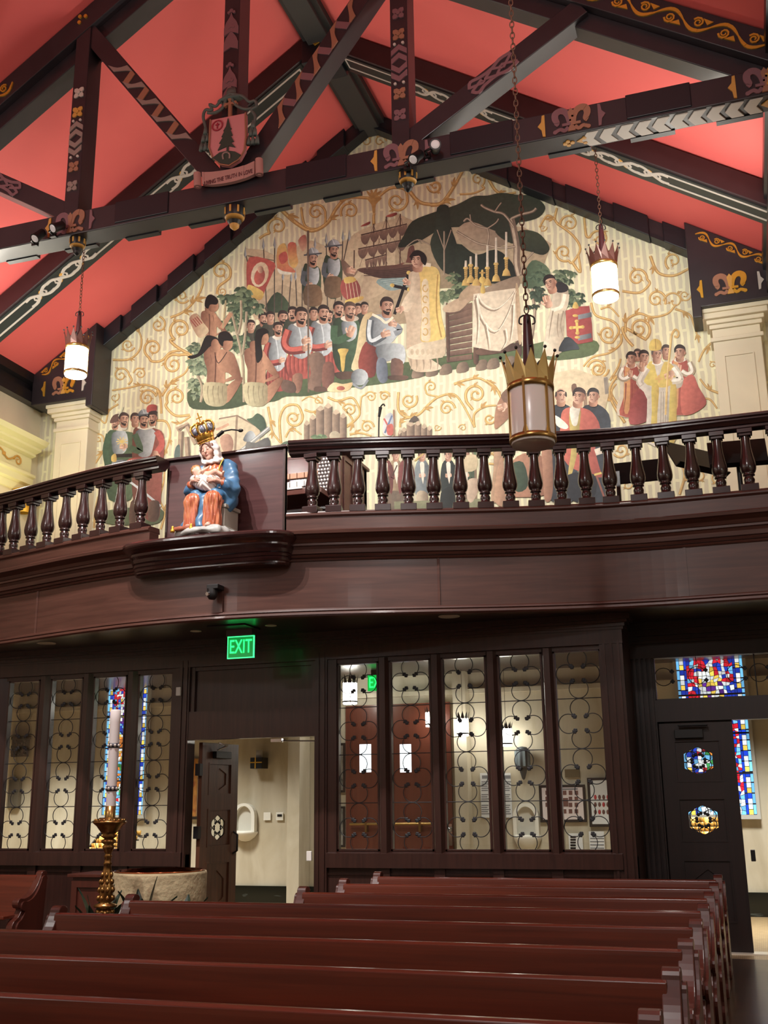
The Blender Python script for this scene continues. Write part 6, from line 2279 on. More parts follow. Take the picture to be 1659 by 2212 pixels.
# the child
def child(X, Y, Z):
    X, Y, Z = X + 0.022, Y + 0.018, Z + 0.036
    p = (X, Y, Z)
    c = ell(p, (-0.085, -0.265, 0.705), (0.046, 0.046, 0.05))
    c = smin(c, ell(p, (-0.052, -0.285, 0.698), (0.022, 0.024, 0.03)), 0.02)
    c = smin(c, ell(p, (-0.036, -0.295, 0.700), (0.008, 0.008, 0.007)), 0.006)
    c = smin(c, ell(p, (-0.10, -0.308, 0.698), (0.009, 0.006, 0.012)), 0.005)
    c = smin(c, cap(p, (-0.055, -0.265, 0.665), (0.06, -0.27, 0.635), 0.036, 0.045), 0.02)
    c = smin(c, cap(p, (-0.03, -0.28, 0.665), (0.01, -0.315, 0.68), 0.02, 0.017), 0.01)
    c = smin(c, cap(p, (0.01, -0.315, 0.68), (0.035, -0.26, 0.72), 0.016, 0.012), 0.006)
    for t in range(4):
        c = smin(c, cap(p, (0.036, -0.262 + t * 0.006, 0.722), (0.044, -0.258 + t * 0.007, 0.735 - t * 0.002), 0.0052, 0.0045), 0.003)
    c = smin(c, cap(p, (0.07, -0.29, 0.64), (0.145, -0.31, 0.66), 0.033, 0.026), 0.015)
    c = smin(c, cap(p, (0.145, -0.31, 0.66), (0.205, -0.275, 0.625), 0.024, 0.016), 0.008)
    c = smin(c, cap(p, (0.205, -0.275, 0.625), (0.228, -0.30, 0.645), 0.014, 0.012), 0.006)
    c = smin(c, cap(p, (0.07, -0.25, 0.63), (0.15, -0.26, 0.625), 0.03, 0.022), 0.015)
    c = smin(c, cap(p, (0.15, -0.26, 0.625), (0.205, -0.24, 0.60), 0.02, 0.015), 0.008)
    return c


ch = sdf_obj('child', child, (-0.18, -0.37, 0.53), (0.24, -0.2, 0.74), 0.0042, mat('painted_child_skin', (222, 176, 156), 0.42), S_, MS)
sdf_obj('child_hair', lambda X, Y, Z: np.maximum(ell((X, Y, Z), (-0.114, -0.276, 0.676), (0.051, 0.05, 0.053)) + 0.004 * np.sin(X * 170) * np.sin(Z * 160) * np.sin(Y * 150), -ell((X, Y, Z), (-0.062, -0.323, 0.654), (0.045, 0.05, 0.05))), (-0.18, -0.35, 0.60), (-0.05, -0.21, 0.75), 0.0042, mat('painted_blond_hair', (158, 112, 66), 0.5), ch, MS)


def swad(X, Y, Z):
    X, Y, Z = X + 0.022, Y + 0.018, Z + 0.036
    p = (X, Y, Z)
    f = 0.005 * np.sin((Z + 0.9 * np.abs(X - 0.03)) * 130 + Y * 30)
    s = U(ell(p, (0.035, -0.265, 0.585), (0.135, 0.075, 0.075)), cap(p, (-0.10, -0.27, 0.62), (0.12, -0.26, 0.60), 0.04, 0.045), cap(p, (0.02, -0.30, 0.55), (0.10, -0.26, 0.50), 0.045, 0.03), k=0.03)
    return s + f


sdf_obj('swaddling_cloth', swad, (-0.2, -0.40, 0.40), (0.2, -0.16, 0.67), 0.0052, M_VEIL, S_, MS)


# rock, cushion, seat
def rock(X, Y, Z):
    p = (X, Y, Z)
    r = U(rbox(p, (0.0, -0.16, 0.045), (0.235, 0.27, 0.05), 0.03), ell(p, (0.0, -0.30, 0.045), (0.26, 0.22, 0.055)), k=0.03)
    return np.maximum(r + 0.006 * np.sin(X * 26 + Y * 14) * np.sin(Y * 24 - X * 9), -Z + 0.02)


sdf_obj('rock_base', rock, (-0.3, -0.55, 0.0), (0.3, 0.14, 0.12), 0.0075, M_ROCK, S_, MS)


def put(name, mb, m, parent, bevel=0.0):
    mb.v = [tuple(MS @ Vector(v)) for v in mb.v]
    return obj(name, mb, m, parent, bevel)


put('plinth', MB().lathe([(0.0, 0.0), (0.27, 0.0), (0.265, 0.03), (0.0, 0.03)], (0, -0.2, 0), 32, sy=1.12), W_RAIL, S_)
mb = MB().box((-0.20, -0.24, 0.08), (0.19, 0.05, 0.29))
st_ = put('stone_seat', mb, M_SEAT, S_, 0.006)
put('seat_cap', MB().box((-0.22, -0.25, 0.29), (0.208, 0.065, 0.325)), M_SEAT, st_, 0.006)
put('seat_foot', MB().box((-0.22, -0.25, 0.03), (0.208, 0.065, 0.115)), M_SEAT, st_, 0.008)
sdf_obj('foot_cushion', lambda X, Y, Z: rbox((X, Y, Z), (-0.12, -0.42, 0.085), (0.10, 0.075, 0.02), 0.018) + 0.002 * np.sin(X * 90), (-0.25, -0.52, 0.05), (0.0, -0.32, 0.12), 0.005, mat('painted_rust_cushion', (150, 84, 62), 0.4), S_, MS)
mb = MB()
for x, y in ((-0.225, -0.49), (-0.025, -0.495)):
    mb.lathe([(0.0, 0.03), (0.014, 0.022), (0.010, 0.01), (0.02, -0.012), (0.024, -0.03), (0.0, -0.03)], (x, y, 0.085), 10)
put('gilt_tassel', mb, M_GOLD, S_)
# crown
cm = hr.to_4x4()
CMX = MS @ Matrix.Translation(Vector(HC)) @ cm @ Matrix.Scale(HS * 0.87, 4)


def crown_put(name, mb, m, parent):
    mb.v = [tuple(CMX @ Vector(v)) for v in mb.v]
    return obj(name, mb, m, parent)


z0 = 0.062
crw = crown_put('crown', MB().lathe([(0.074, 0.0), (0.078, 0.0), (0.082, 0.012), (0.078, 0.016), (0.083, 0.02), (0.085, 0.032), (0.082, 0.04), (0.088, 0.045), (0.092, 0.075), (0.098, 0.10), (0.094, 0.105), (0.085, 0.08), (0.076, 0.04), (0.074, 0.0)], (0, 0.012, z0), 28), mat('crown_gold', (226, 178, 84), 0.25, metal=0.85), S_)
mb = MB()
for k in range(8):
    a = 2 * PI * k / 8
    pts = [(r * math.cos(a), 0.012 + r * math.sin(a), z0 + z) for r, z in smooth_pts([(0.094, 0.09), (0.118, 0.125), (0.125, 0.165), (0.105, 0.205), (0.06, 0.215), (0.0, 0.195)], 4)]
    mb.tube(pts, 0.0085, 6)
    for r, z in ((0.12, 0.13), (0.129, 0.165), (0.112, 0.205), (0.07, 0.22)):
        mb.ball((r * math.cos(a), 0.012 + r * math.sin(a), z0 + z), 0.009, 6, 5)
mb.ball((0, 0.012, z0 + 0.205), 0.022, 10, 8)
mb.box((-0.005, 0.007, z0 + 0.22), (0.005, 0.017, z0 + 0.31)).box((-0.026, 0.007, z0 + 0.262), (0.026, 0.017, z0 + 0.273))
for x, z in ((0, 0.312), (-0.028, 0.268), (0.028, 0.268)):
    mb.ball((x, 0.012, z0 + z), 0.008, 6, 5)
crown_put('crown_arches', mb, MATS['crown_gold'], crw)
mb = MB()
for k in range(8):
    a = 2 * PI * (k + .5) / 8
    mb.ball((0.098 * math.cos(a), 0.012 + 0.098 * math.sin(a), z0 + 0.14), (0.03, 0.03, 0.042), 10, 8)
crown_put('crown_cap', mb, mat('crown_silver_blue', (150, 158, 176), 0.15, metal=0.7), crw)
mb = MB()
for k in range(16):
    a = 2 * PI * k / 16
    mb.ball((0.097 * math.cos(a), 0.012 + 0.097 * math.sin(a), z0 + 0.102), 0.011, 8, 6)
    mb.ball((0.086 * math.cos(a), 0.012 + 0.086 * math.sin(a), z0 + 0.028), 0.006, 6, 5)
crown_put('crown_gem', mb, mat('crown_gem_copper', (206, 130, 92), 0.2, metal=0.6), crw)
# painted brows, lids and lips
HMX = MS @ Matrix.Translation(Vector(HC)) @ cm @ Matrix.Scale(HS, 4)
mb = MB()
for s in (-1, 1):
    mb.tube([HMX @ Vector(q) for q in ((s * 0.012, -0.0705, 0.020), (s * 0.024, -0.0690, 0.024), (s * 0.036, -0.0610, 0.019))], 0.0022, 6)
    mb.tube([HMX @ Vector(q) for q in ((s * 0.013, -0.0672, 0.000), (s * 0.023, -0.0676, -0.0025), (s * 0.034, -0.0610, 0.000))], 0.0018, 6)
obj('painted_brow', mb, M_HAIR, S_)
mb = MB()
mb.tube([HMX @ Vector(q) for q in ((-0.014, -0.0690, -0.0435), (0.0, -0.0755, -0.0445), (0.014, -0.0690, -0.0435))], [0.002, 0.0042, 0.002], 6)
obj('painted_lip', mb, mat('painted_rose_lips', (176, 92, 88), 0.4), S_)
# gilt hems
mb = MB()
mb.tube([MS @ Vector(q) for q in smooth_pts([(0.10, -0.12, 0.80), (0.092, -0.165, 0.73), (0.082, -0.185, 0.66), (0.07, -0.2, 0.60)], 5)], 0.006, 6)
obj('gilt_hem', mb, M_GOLD, S_)
# ------------------------------------------------------------------ the painted mural: flat paint laid on the gable wall
def frame(x0, y0, s):
    return lambda a, b: (x0 + a * s, y0 + b * s)


TA, TB = frame(400, 480, 0.3014), frame(860, 400, 0.3014)
T1_, T2_, T3_, T4_, T5_ = frame(560, 280, 0.4202), frame(930, 340, 0.4202), frame(220, 560, 0.3151), frame(1240, 560, 0.3361), frame(200, 820, 0.2941)
T6_, T7_, T8_ = frame(560, 800, 0.3151), frame(820, 800, 0.3151), frame(1050, 790, 0.5357)
ORDER = [0]


class Paint(MB):
    def place(s, T, pts):
        ORDER[0] += 1
        y = YB - 0.004 - ORDER[0] * 0.000006
        return [P(*T(a, b), Y=y) for a, b in pts]

    def shape(s, T, pts, c1, c2=None, ax=0, smooth=True, n=3):
        if smooth and len(pts) > 2:
            pts = smooth_pts(pts, n, True)
        v = s.place(T, pts)
        if c2 is None:
            s.col = lin(c1)
        else:
            k = [p[ax] for p in pts] if ax < 2 else [p[0] + p[1] for p in pts]
            lo, hi = min(k), max(k)
            s.col = [tuple(lerp(a, b, (q - lo) / (hi - lo + 1e-9)) for a, b in zip(lin(c1), lin(c2))) for q in k]
        ar = sum(v[i - 1].x * v[i].z - v[i].x * v[i - 1].z for i in range(len(v)))
        if ar < 0:
            v = v[::-1]
            if isinstance(s.col, list):
                s.col = s.col[::-1]
        return s.add(v, [tuple(range(len(v)))], False)

    def stroke(s, T, pts, w, c, smooth=True, taper=False, n=4):
        if smooth and len(pts) > 2:
            pts = smooth_pts(pts, n)
        m = len(pts)
        L, R_ = [], []
        for i, (a, b) in enumerate(pts):
            p, q = pts[max(i - 1, 0)], pts[min(i + 1, m - 1)]
            d = Vector((q[0] - p[0], q[1] - p[1]))
            d = d.normalized() if d.length > 1e-9 else Vector((1, 0))
            ww = w[i] if isinstance(w, list) else w
            if taper:
                ww *= 1 - 0.75 * i / (m - 1)
            L.append((a - d.y * ww / 2, b + d.x * ww / 2))
            R_.append((a + d.y * ww / 2, b - d.x * ww / 2))
        ORDER[0] += 1
        y = YB - 0.004 - ORDER[0] * 0.000006
        s.col = lin(c)
        s.strip([P(*T(a, b), Y=y) for a, b in L], [P(*T(a, b), Y=y) for a, b in R_])
        return s

    def oval(s, T, c, r, c1, c2=None, rot=0.0, ax=0, n=14):
        ca, sa = math.cos(rot), math.sin(rot)
        pts = []
        for i in range(n):
            t = 2 * PI * i / n
            u, v = r[0] * math.cos(t), r[1] * math.sin(t)
            pts.append((c[0] + u * ca - v * sa, c[1] + u * sa + v * ca))
        return s.shape(T, pts, c1, c2, ax, False)


m_mur = bpy.data.materials.new('mural_ground_paint')
m_mur.use_nodes = True
nt = m_mur.node_tree
b_ = nt.nodes['Principled BSDF']
b_.inputs['Roughness'].default_value = 0.7
tc = nt.nodes.new('ShaderNodeTexCoord')
sep = nt.nodes.new('ShaderNodeSeparateXYZ')
comb = nt.nodes.new('ShaderNodeCombineXYZ')
nt.links.new(tc.outputs['Object'], sep.inputs[0])
nt.links.new(sep.outputs['X'], comb.inputs['Y'])
nt.links.new(sep.outputs['Z'], comb.inputs['X'])
br_ = nt.nodes.new('ShaderNodeTexBrick')
br_.offset = 0.5
br_.inputs['Scale'].default_value = 1.0
br_.inputs['Brick Width'].default_value = 0.6
br_.inputs['Row Height'].default_value = 0.088
br_.inputs['Mortar Size'].default_value = 0.022
br_.inputs['Mortar Smooth'].default_value = 0.3
br_.inputs['Color1'].default_value = lin((208, 201, 178))
br_.inputs['Color2'].default_value = lin((203, 195, 171))
br_.inputs['Mortar'].default_value = lin((229, 224, 190))
nz = nt.nodes.new('ShaderNodeTexNoise')
nz.inputs['Scale'].default_value = 5
vm = nt.nodes.new('ShaderNodeVectorMath')
vm.operation = 'SCALE'
vm.inputs['Scale'].default_value = 0.05
va = nt.nodes.new('ShaderNodeVectorMath')
nt.links.new(tc.outputs['Object'], nz.inputs['Vector'])
nt.links.new(nz.outputs['Color'], vm.inputs[0])
nt.links.new(comb.outputs[0], va.inputs[0])
nt.links.new(vm.outputs[0], va.inputs[1])
nt.links.new(va.outputs[0], br_.inputs['Vector'])
nt.links.new(br_.outputs['Color'], b_.inputs['Base Color'])
M_PAINT = mat('mural_figure_paint', (200, 190, 170), 0.65, attr=True)
nt = M_PAINT.node_tree
at_ = [n for n in nt.nodes if n.type == 'ATTRIBUTE'][0]
nz = nt.nodes.new('ShaderNodeTexNoise')
nz.inputs['Scale'].default_value = 16
nz.inputs['Detail'].default_value = 6
rp = nt.nodes.new('ShaderNodeMapRange')
rp.inputs['From Min'].default_value = 0.3
rp.inputs['From Max'].default_value = 0.7
rp.inputs['To Min'].default_value = 0.82
rp.inputs['To Max'].default_value = 1.10
hs = nt.nodes.new('ShaderNodeHueSaturation')
hs.inputs['Saturation'].default_value = 0.86
tc = nt.nodes.new('ShaderNodeTexCoord')
nt.links.new(tc.outputs['Object'], nz.inputs['Vector'])
nt.links.new(nz.outputs['Fac'], rp.inputs['Value'])
nt.links.new(rp.outputs['Result'], hs.inputs['Value'])
nt.links.new(at_.outputs['Color'], hs.inputs['Color'])
nt.links.new(hs.outputs['Color'], nt.nodes['Principled BSDF'].inputs['Base Color'])

MU = thing('mural', (CX, YB - 0.01, 3.62), 'large painted mural of a landing and open-air altar with golden scrolls, filling the gable wall', 'mural')
mb = MB()
mb.poly([(XL - .1, YB - 0.003, 3.62), (XR + .1, YB - 0.003, 3.62), (XR + .1, YB - 0.003, roof(XR) - .05), (CX, YB - 0.003, ZR - .1), (XL - .1, YB - 0.003, roof(XL) - .05)])
obj('striped_ground', mb, m_mur, MU)

# ---------------- golden scrollwork
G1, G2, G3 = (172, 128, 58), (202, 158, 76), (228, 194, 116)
sc = Paint()


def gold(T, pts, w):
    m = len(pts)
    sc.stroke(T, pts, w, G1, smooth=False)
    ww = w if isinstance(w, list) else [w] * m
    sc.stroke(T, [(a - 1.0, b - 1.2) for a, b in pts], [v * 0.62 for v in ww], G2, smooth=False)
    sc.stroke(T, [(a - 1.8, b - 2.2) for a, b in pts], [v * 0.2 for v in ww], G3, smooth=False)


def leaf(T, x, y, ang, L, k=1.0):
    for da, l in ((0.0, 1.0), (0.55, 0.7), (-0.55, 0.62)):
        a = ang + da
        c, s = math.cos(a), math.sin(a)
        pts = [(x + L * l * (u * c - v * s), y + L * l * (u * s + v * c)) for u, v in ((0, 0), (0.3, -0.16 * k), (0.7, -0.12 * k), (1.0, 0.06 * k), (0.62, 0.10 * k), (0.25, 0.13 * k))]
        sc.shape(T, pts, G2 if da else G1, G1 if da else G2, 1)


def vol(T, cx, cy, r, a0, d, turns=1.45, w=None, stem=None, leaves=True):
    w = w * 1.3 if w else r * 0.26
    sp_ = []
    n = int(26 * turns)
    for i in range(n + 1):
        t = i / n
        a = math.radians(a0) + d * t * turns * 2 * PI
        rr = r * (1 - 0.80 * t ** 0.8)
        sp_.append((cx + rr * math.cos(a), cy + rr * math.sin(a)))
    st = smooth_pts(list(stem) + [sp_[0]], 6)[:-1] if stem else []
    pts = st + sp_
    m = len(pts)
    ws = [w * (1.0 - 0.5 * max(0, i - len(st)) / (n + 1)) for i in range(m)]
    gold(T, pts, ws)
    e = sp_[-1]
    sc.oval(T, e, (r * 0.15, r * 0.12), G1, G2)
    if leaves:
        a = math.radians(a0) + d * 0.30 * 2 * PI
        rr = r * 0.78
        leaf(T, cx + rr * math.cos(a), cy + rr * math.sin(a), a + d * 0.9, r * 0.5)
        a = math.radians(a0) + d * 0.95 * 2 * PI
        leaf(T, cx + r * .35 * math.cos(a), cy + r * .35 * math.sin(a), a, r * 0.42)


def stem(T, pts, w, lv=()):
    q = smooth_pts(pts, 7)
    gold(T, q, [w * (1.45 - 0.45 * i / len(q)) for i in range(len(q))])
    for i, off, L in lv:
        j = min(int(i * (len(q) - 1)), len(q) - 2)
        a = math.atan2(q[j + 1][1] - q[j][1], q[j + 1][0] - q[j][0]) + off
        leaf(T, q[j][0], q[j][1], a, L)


V = vol
for a in [(385, 450, 58, -80, 1), (540, 480, 82, 120, 1, 1.5, None, [(620, 660), (530, 612), (470, 560)]), (352, 610, 70, 115, 1, 1.5, None, [(540, 625), (470, 640), (410, 695), (345, 700)]),
          (490, 722, 74, -60, -1, 1.5, None, [(600, 700), (590, 655)]), (178, 588, 50, 20, 1), (130, 795, 58, 0, -1, 1.4, None, [(180, 860), (205, 830)]), (262, 785, 46, 185, 1),
          (548, 252, 56, 30, 1), (815, 82, 76, 40, -1, 1.4, None, [(790, 240), (800, 190), (850, 150)]), (825, 222, 36, 200, -1)]:
    V(T3_, *a)
stem(T3_, [(75, 690), (190, 685), (260, 620), (270, 540), (245, 480)], 12, ((0.25, 0.6, 40), (0.9, 0, 50)))
stem(T3_, [(470, 400), (560, 360), (640, 280), (690, 180), (690, 110)], 13, ((0.25, 0.6, 70), (0.5, 0.7, 80), (0.45, -0.6, 60)))
stem(T3_, [(410, 940), (480, 840), (570, 780), (610, 700)], 12, ((0.3, 0.4, 70), (0.2, -0.7, 60)))
stem(T3_, [(410, 940), (380, 890), (290, 860), (190, 880), (70, 900)], 12, ((0.6, 0.4, 50), (0.5, -0.8, 40)))
for a in [(400, 135, 68, -10, -1, 1.5, None, [(505, 250), (500, 150), (480, 80)]), (615, 130, 76, 150, 1, 1.5, None, [(715, 260), (610, 265), (540, 200)]), (42, 435, 46, 30, -1, 1.3), (160, 130, 40, -40, 1, 1.0)]:
    V(T5_, *a)
stem(T5_, [(470, 300), (540, 310), (570, 380), (560, 460), (530, 540)], 13, ((0.9, 0, 60), (0.7, -0.5, 50)))
stem(T5_, [(190, 180), (120, 230), (90, 320), (20, 240)], 11, ((0.3, 0.5, 60), (0.9, 0.2, 60)))
stem(T5_, [(80, 520), (30, 600), (0, 640)], 12, ((0.1, 0.4, 60),))
stem(T5_, [(500, 1100), (530, 980), (495, 880), (520, 760), (530, 660)], 12, ((0.3, 0.6, 60), (0.7, -0.6, 60)))
stem(T5_, [(720, 270), (640, 320), (580, 310)], 11, ((0.5, 0.3, 50),))
stem(T5_, [(10, 1090), (20, 960), (40, 860)], 12, ((0.5, 0.5, 60),))
for a in [(95, 498, 55, 140, 1, 1.4, None, [(0, 560), (30, 540)]), (292, 425, 48, 0, -1, 1.4, None, [(215, 400), (240, 500), (330, 500)]), (468, 420, 52, 150, 1, 1.4), (706, 370, 56, 0, 1, 1.4, None, [(620, 340), (680, 300), (750, 310)]), (905, 290, 42, 180, -1, 1.3), (548, 60, 34, 200, 1, 1.2), (620, 60, 34, 0, -1, 1.2)]:
    V(T1_, *a)
stem(T1_, [(100, 400), (190, 480), (270, 520), (350, 480), (400, 400), (460, 350), (590, 355)], 15, ((0.1, -0.6, 60), (0.55, 0.6, 50), (0.75, -0.5, 50)))
stem(T1_, [(760, 300), (820, 370), (900, 385), (960, 370)], 15, ((0.3, 0.8, 50),))
sc.shape(T1_, [(555, 355), (590, 345), (630, 352), (600, 385), (596, 430), (584, 430), (576, 385)], G2, G1)
for a_ in (-2.4, -1.9, -1.3, -0.8):
    leaf(T1_, 590, 352, a_, 55)
stem(T1_, [(590, 500), (588, 450), (592, 430)], 12)
for a in [(22, 150, 36, 180, -1, 1.3), (242, 112, 42, 60, -1, 1.4, None, [(150, 190), (220, 185), (275, 160)]), (715, 340, 50, 170, 1, 1.4, None, [(650, 260), (640, 320)]), (685, 488, 50, 60, 1, 1.4, None, [(650, 340), (730, 400), (770, 470), (730, 540)]), (578, 362, 22, -10, 1, 1.2), (870, 420, 52, 190, 1, 1.3, None, [(790, 310), (800, 400)])]:
    V(T2_, *a)
stem(T2_, [(0, 245), (60, 232), (120, 150), (165, 70)], 15, ((0.4, 0.7, 60), (0.7, -0.5, 50)))
stem(T2_, [(300, 115), (335, 170), (380, 190), (440, 180)], 12, ((0.5, -0.7, 40),))
stem(T2_, [(640, 320), (600, 300), (560, 360)], 10, ((0.2, -0.8, 50),))
stem(T2_, [(730, 540), (770, 590), (760, 500)], 11)
for a in [(405, 118, 66, 10, -1, 1.5, None, [(310, 205), (420, 215), (485, 160)]), (640, 10, 62, 120, 1, 1.2), (528, 258, 66, 30, -1, 1.5), (712, 232, 42, 0, 1, 1.3), (645, 270, 70, 180, 1, 1.0, 11), (420, 448, 78, 60, -1, 1.5, None, [(380, 560), (330, 500), (320, 440)]), (218, 480, 62, 60, 1, 1.5, None, [(110, 280), (140, 360), (250, 400), (290, 460)]), (152, 705, 66, 190, 1, 1.5), (890, 680, 28, 0, -1, 1.1)]:
    V(T4_, *a)
stem(T4_, [(490, -20), (540, 85), (640, 105), (740, 60)], 15, ((0.2, 0.6, 60),))
stem(T4_, [(330, 470), (340, 390), (420, 350), (500, 372), (600, 350), (655, 290)], 13, ((0.15, -0.3, 70), (0.55, 0.6, 70), (0.35, -0.8, 50)))
stem(T4_, [(300, 480), (300, 540), (230, 600), (120, 630), (60, 690)], 12, ((0.4, 0.4, 50),))
stem(T4_, [(650, 320), (740, 355), (770, 420), (800, 520)], 11, ((0.2, 0.5, 60), (0.9, 0, 60)))
stem(T4_, [(930, 500), (840, 580), (800, 660)], 12, ((0.4, -0.6, 60),))
stem(T4_, [(930, 860), (860, 830), (810, 770)], 12, ((0.4, 0.6, 50),))
stem(T4_, [(230, 780), (280, 700), (300, 640)], 12, ((0.2, 0.7, 60),))
stem(T4_, [(290, 950), (240, 860), (270, 800)], 12, ((0.4, -0.5, 60),))
stem(T4_, [(170, 320), (230, 310), (290, 370)], 10, ((0.4, -.6, 40),))
stem(T4_, [(800, 900), (870, 900), (920, 960)], 11)
for a in [(235, 328, 66, -20, 1, 1.5, None, [(150, 500), (140, 340), (180, 250), (260, 240)]), (402, 210, 34, 30, -1, 1.3, None, [(290, 210), (350, 180)]), (620, 272, 50, 200, 1, 1.4, None, [(600, 380), (640, 340)]), (765, 182, 42, 200, 1, 1.4, None, [(690, 290), (700, 190)]), (858, 178, 40, -20, -1, 1.3), (738, 388, 50, 0, -1, 1.4)]:
    V(T6_, *a)
stem(T6_, [(310, 270), (370, 285), (430, 250)], 11, ((0.5, 0.6, 40),))
stem(T6_, [(470, 185), (540, 210), (640, 190), (690, 290), (640, 360), (600, 390)], 12, ((0.2, 0.5, 60), (0.8, -0.5, 60)))
stem(T6_, [(620, 440), (690, 430), (770, 450)], 11, ((0.3, -0.5, 50),))
stem(T6_, [(60, 250), (75, 330), (90, 420), (150, 500)], 12, ((0.4, -0.6, 60), (0.7, .6, 50)))
stem(T6_, [(180, 460), (220, 400), (290, 440)], 10, ((0.4, 0.5, 50),))
for a in [(200, 205, 62, -30, 1, 1.5), (352, 112, 46, 140, 1, 1.4, None, [(400, 180), (330, 165)]), (460, 260, 58, 0, -1, 1.5), (660, 165, 76, 150, 1, 1.5, None, [(640, 270), (600, 220)]), (755, 328, 42, 0, 1, 1.3), (395, 390, 28, 0, 1, 1.2), (570, 395, 30, 180, 1, 1.2), (790, 568, 40, 180, 1, 1.3), (30, 180, 40, 0, -1, 1.2)]:
    V(T7_, *a)
stem(T7_, [(130, 150), (130, 270), (190, 320), (270, 300), (340, 230), (410, 180), (510, 165), (580, 250), (650, 390)], 13, ((0.15, -0.6, 60), (0.45, 0.7, 60), (0.7, 0.5, 60), (0.3, -.5, 60)))
stem(T7_, [(510, 95), (600, 65), (700, 60), (830, 155)], 13, ((0.1, 0.6, 60), (0.5, -0.5, 50), (0.8, -0.6, 60)))
stem(T7_, [(650, 390), (650, 300), (720, 250), (800, 240)], 12, ((0.6, -0.5, 60),))
stem(T7_, [(140, 390), (150, 340), (230, 320)], 11, ((0.3, .5, 60),))
stem(T7_, [(750, 640), (830, 640), (850, 600)], 11)
for a in [(545, 340, 34, 150, -1, 1.3), (570, 480, 34, 150, 1, 1.3), (30, 345, 30, 150, 1, 1.3), (12, 215, 26, 0, 1, 1.2), (455, 15, 40, 0, 1, 1.3), (930, 450, 30, 0, 1, 1.2), (860, 440, 30, 180, -1, 1.2)]:
    V(T8_, *a)
stem(T8_, [(560, 230), (510, 150), (500, 90), (545, 20)], 9, ((0.4, -0.6, 40),))
stem(T8_, [(0, 60), (40, 90), (70, 150)], 9, ((0.4, .6, 40),))
stem(T8_, [(780, 520), (800, 440), (780, 380)], 8, ((0.4, .6, 30),))
obj('golden_scrollwork', sc, M_PAINT, MU, recalc=False)

# ---------------- figures
SK, SKD, SKL = (196, 142, 112), (134, 84, 66), (222, 176, 148)
HR_, GRN, GRND, GRNL = (40, 32, 32), (70, 88, 66), (44, 56, 46), (128, 146, 108)
TAN, BRN, BRND, STL, STLD, STLL = (196, 176, 144), (112, 82, 68), (70, 52, 48), (138, 144, 152), (84, 90, 98), (200, 206, 212)
RED_, REDD, CRM, CRMD, YEL, YELD = (188, 72, 56), (120, 44, 40), (228, 216, 194), (168, 150, 126), (222, 190, 84), (176, 136, 56)


def face_(pt, T, x, y, r, hair=HR_, turn=1, beard=False, sk=SK, tilt=0.0, bald=False):
    """a painted head: shaded oval, hair cap, brow, eyes, nose, mouth; turn -1 left, 1 right"""
    ca, sa = math.cos(tilt), math.sin(tilt)
    R2 = lambda u, v: (x + r * (u * ca - v * sa), y + r * (u * sa + v * ca))
    pt.oval(T, R2(0, 0), (r * 0.80, r * 1.06), SKD if turn > 0 else SKL, SKL if turn > 0 else SKD, tilt)
    pt.shape(T, [R2(-0.55, 0.55), R2(0.55, 0.55), R2(0.5, 1.45), R2(-0.5, 1.45)], SKD, sk, 0)
    pt.oval(T, R2(0.06 * turn, 0.05), (r * 0.70, r * 0.96), SKD if turn > 0 else SKL, SKL if turn > 0 else SKD, tilt)
    pt.oval(T, R2(-0.80 * turn, 0.10), (r * 0.14, r * 0.24), sk, SKD, tilt)
    f = 0.22 * turn
    if not bald:
        pt.shape(T, [R2(-0.82, 0.05), R2(-0.86, -0.55), R2(-0.45, -1.12), R2(0.2, -1.18), R2(0.78, -0.78), R2(0.84, -0.1), R2(0.66, -0.45), R2(0.1, -0.62), R2(-0.5, -0.5), R2(-0.66, 0.0)], hair, tuple(min(255, int(c * 1.5)) for c in hair))
    else:
        pt.shape(T, [R2(-0.84, 0.1), R2(-0.8, -0.5), R2(-0.62, -0.6), R2(-0.62, 0)], hair)
        pt.shape(T, [R2(0.84, 0.1), R2(0.8, -0.5), R2(0.62, -0.6), R2(0.62, 0)], hair)
        pt.shape(T, [R2(-.6, -.55), R2(0, -.9), R2(.6, -.55), R2(0, -.7)], hair)
    for e in (-0.30, 0.30):
        pt.stroke(T, [R2(f + e - 0.17, -0.20), R2(f + e, -0.27), R2(f + e + 0.17, -0.20)], r * 0.12, (64, 42, 38))
        pt.oval(T, R2(f + e, -0.06), (r * 0.12, r * 0.06), (60, 42, 38), None, tilt, n=8)
    pt.stroke(T, [R2(f * 1.3, -0.1), R2(f * 2.0, 0.25), R2(f * 1.2, 0.32)], r * 0.10, SKD)
    pt.stroke(T, [R2(f - 0.2, 0.56), R2(f, 0.53), R2(f + 0.2, 0.56)], r * 0.10, (128, 62, 56))
    if beard:
        pt.shape(T, [R2(f - 0.30, 0.44), R2(f, 0.40), R2(f + 0.32, 0.44), R2(f + 0.26, 0.62), R2(f, 0.50), R2(f - 0.24, 0.62)], hair)
        pt.shape(T, [R2(-0.5, 0.55), R2(f - 0.2, 0.72), R2(f + 0.25, 0.72), R2(0.5, 0.5), R2(0.34, 0.98), R2(f, 1.2), R2(-0.3, 1.0)], hair)


def helmet(pt, T, x, y, r):
    pt.shape(T, [(x - r, y + r * .1), (x - r * 0.75, y - r * 0.7), (x, y - r * 1.15), (x + r * .8, y - r * .7), (x + r, y + r * .1), (x, y - r * .15)], STLD, STLL, 0)
    pt.stroke(T, [(x - r * 1.4, y + r * 0.05), (x, y - r * 0.1), (x + r * 1.4, y - r * 0.25)], r * 0.24, STLD)
    pt.stroke(T, [(x - r * .2, y - r * 1.1), (x + r * .1, y - r * .3)], r * 0.15, STLL)


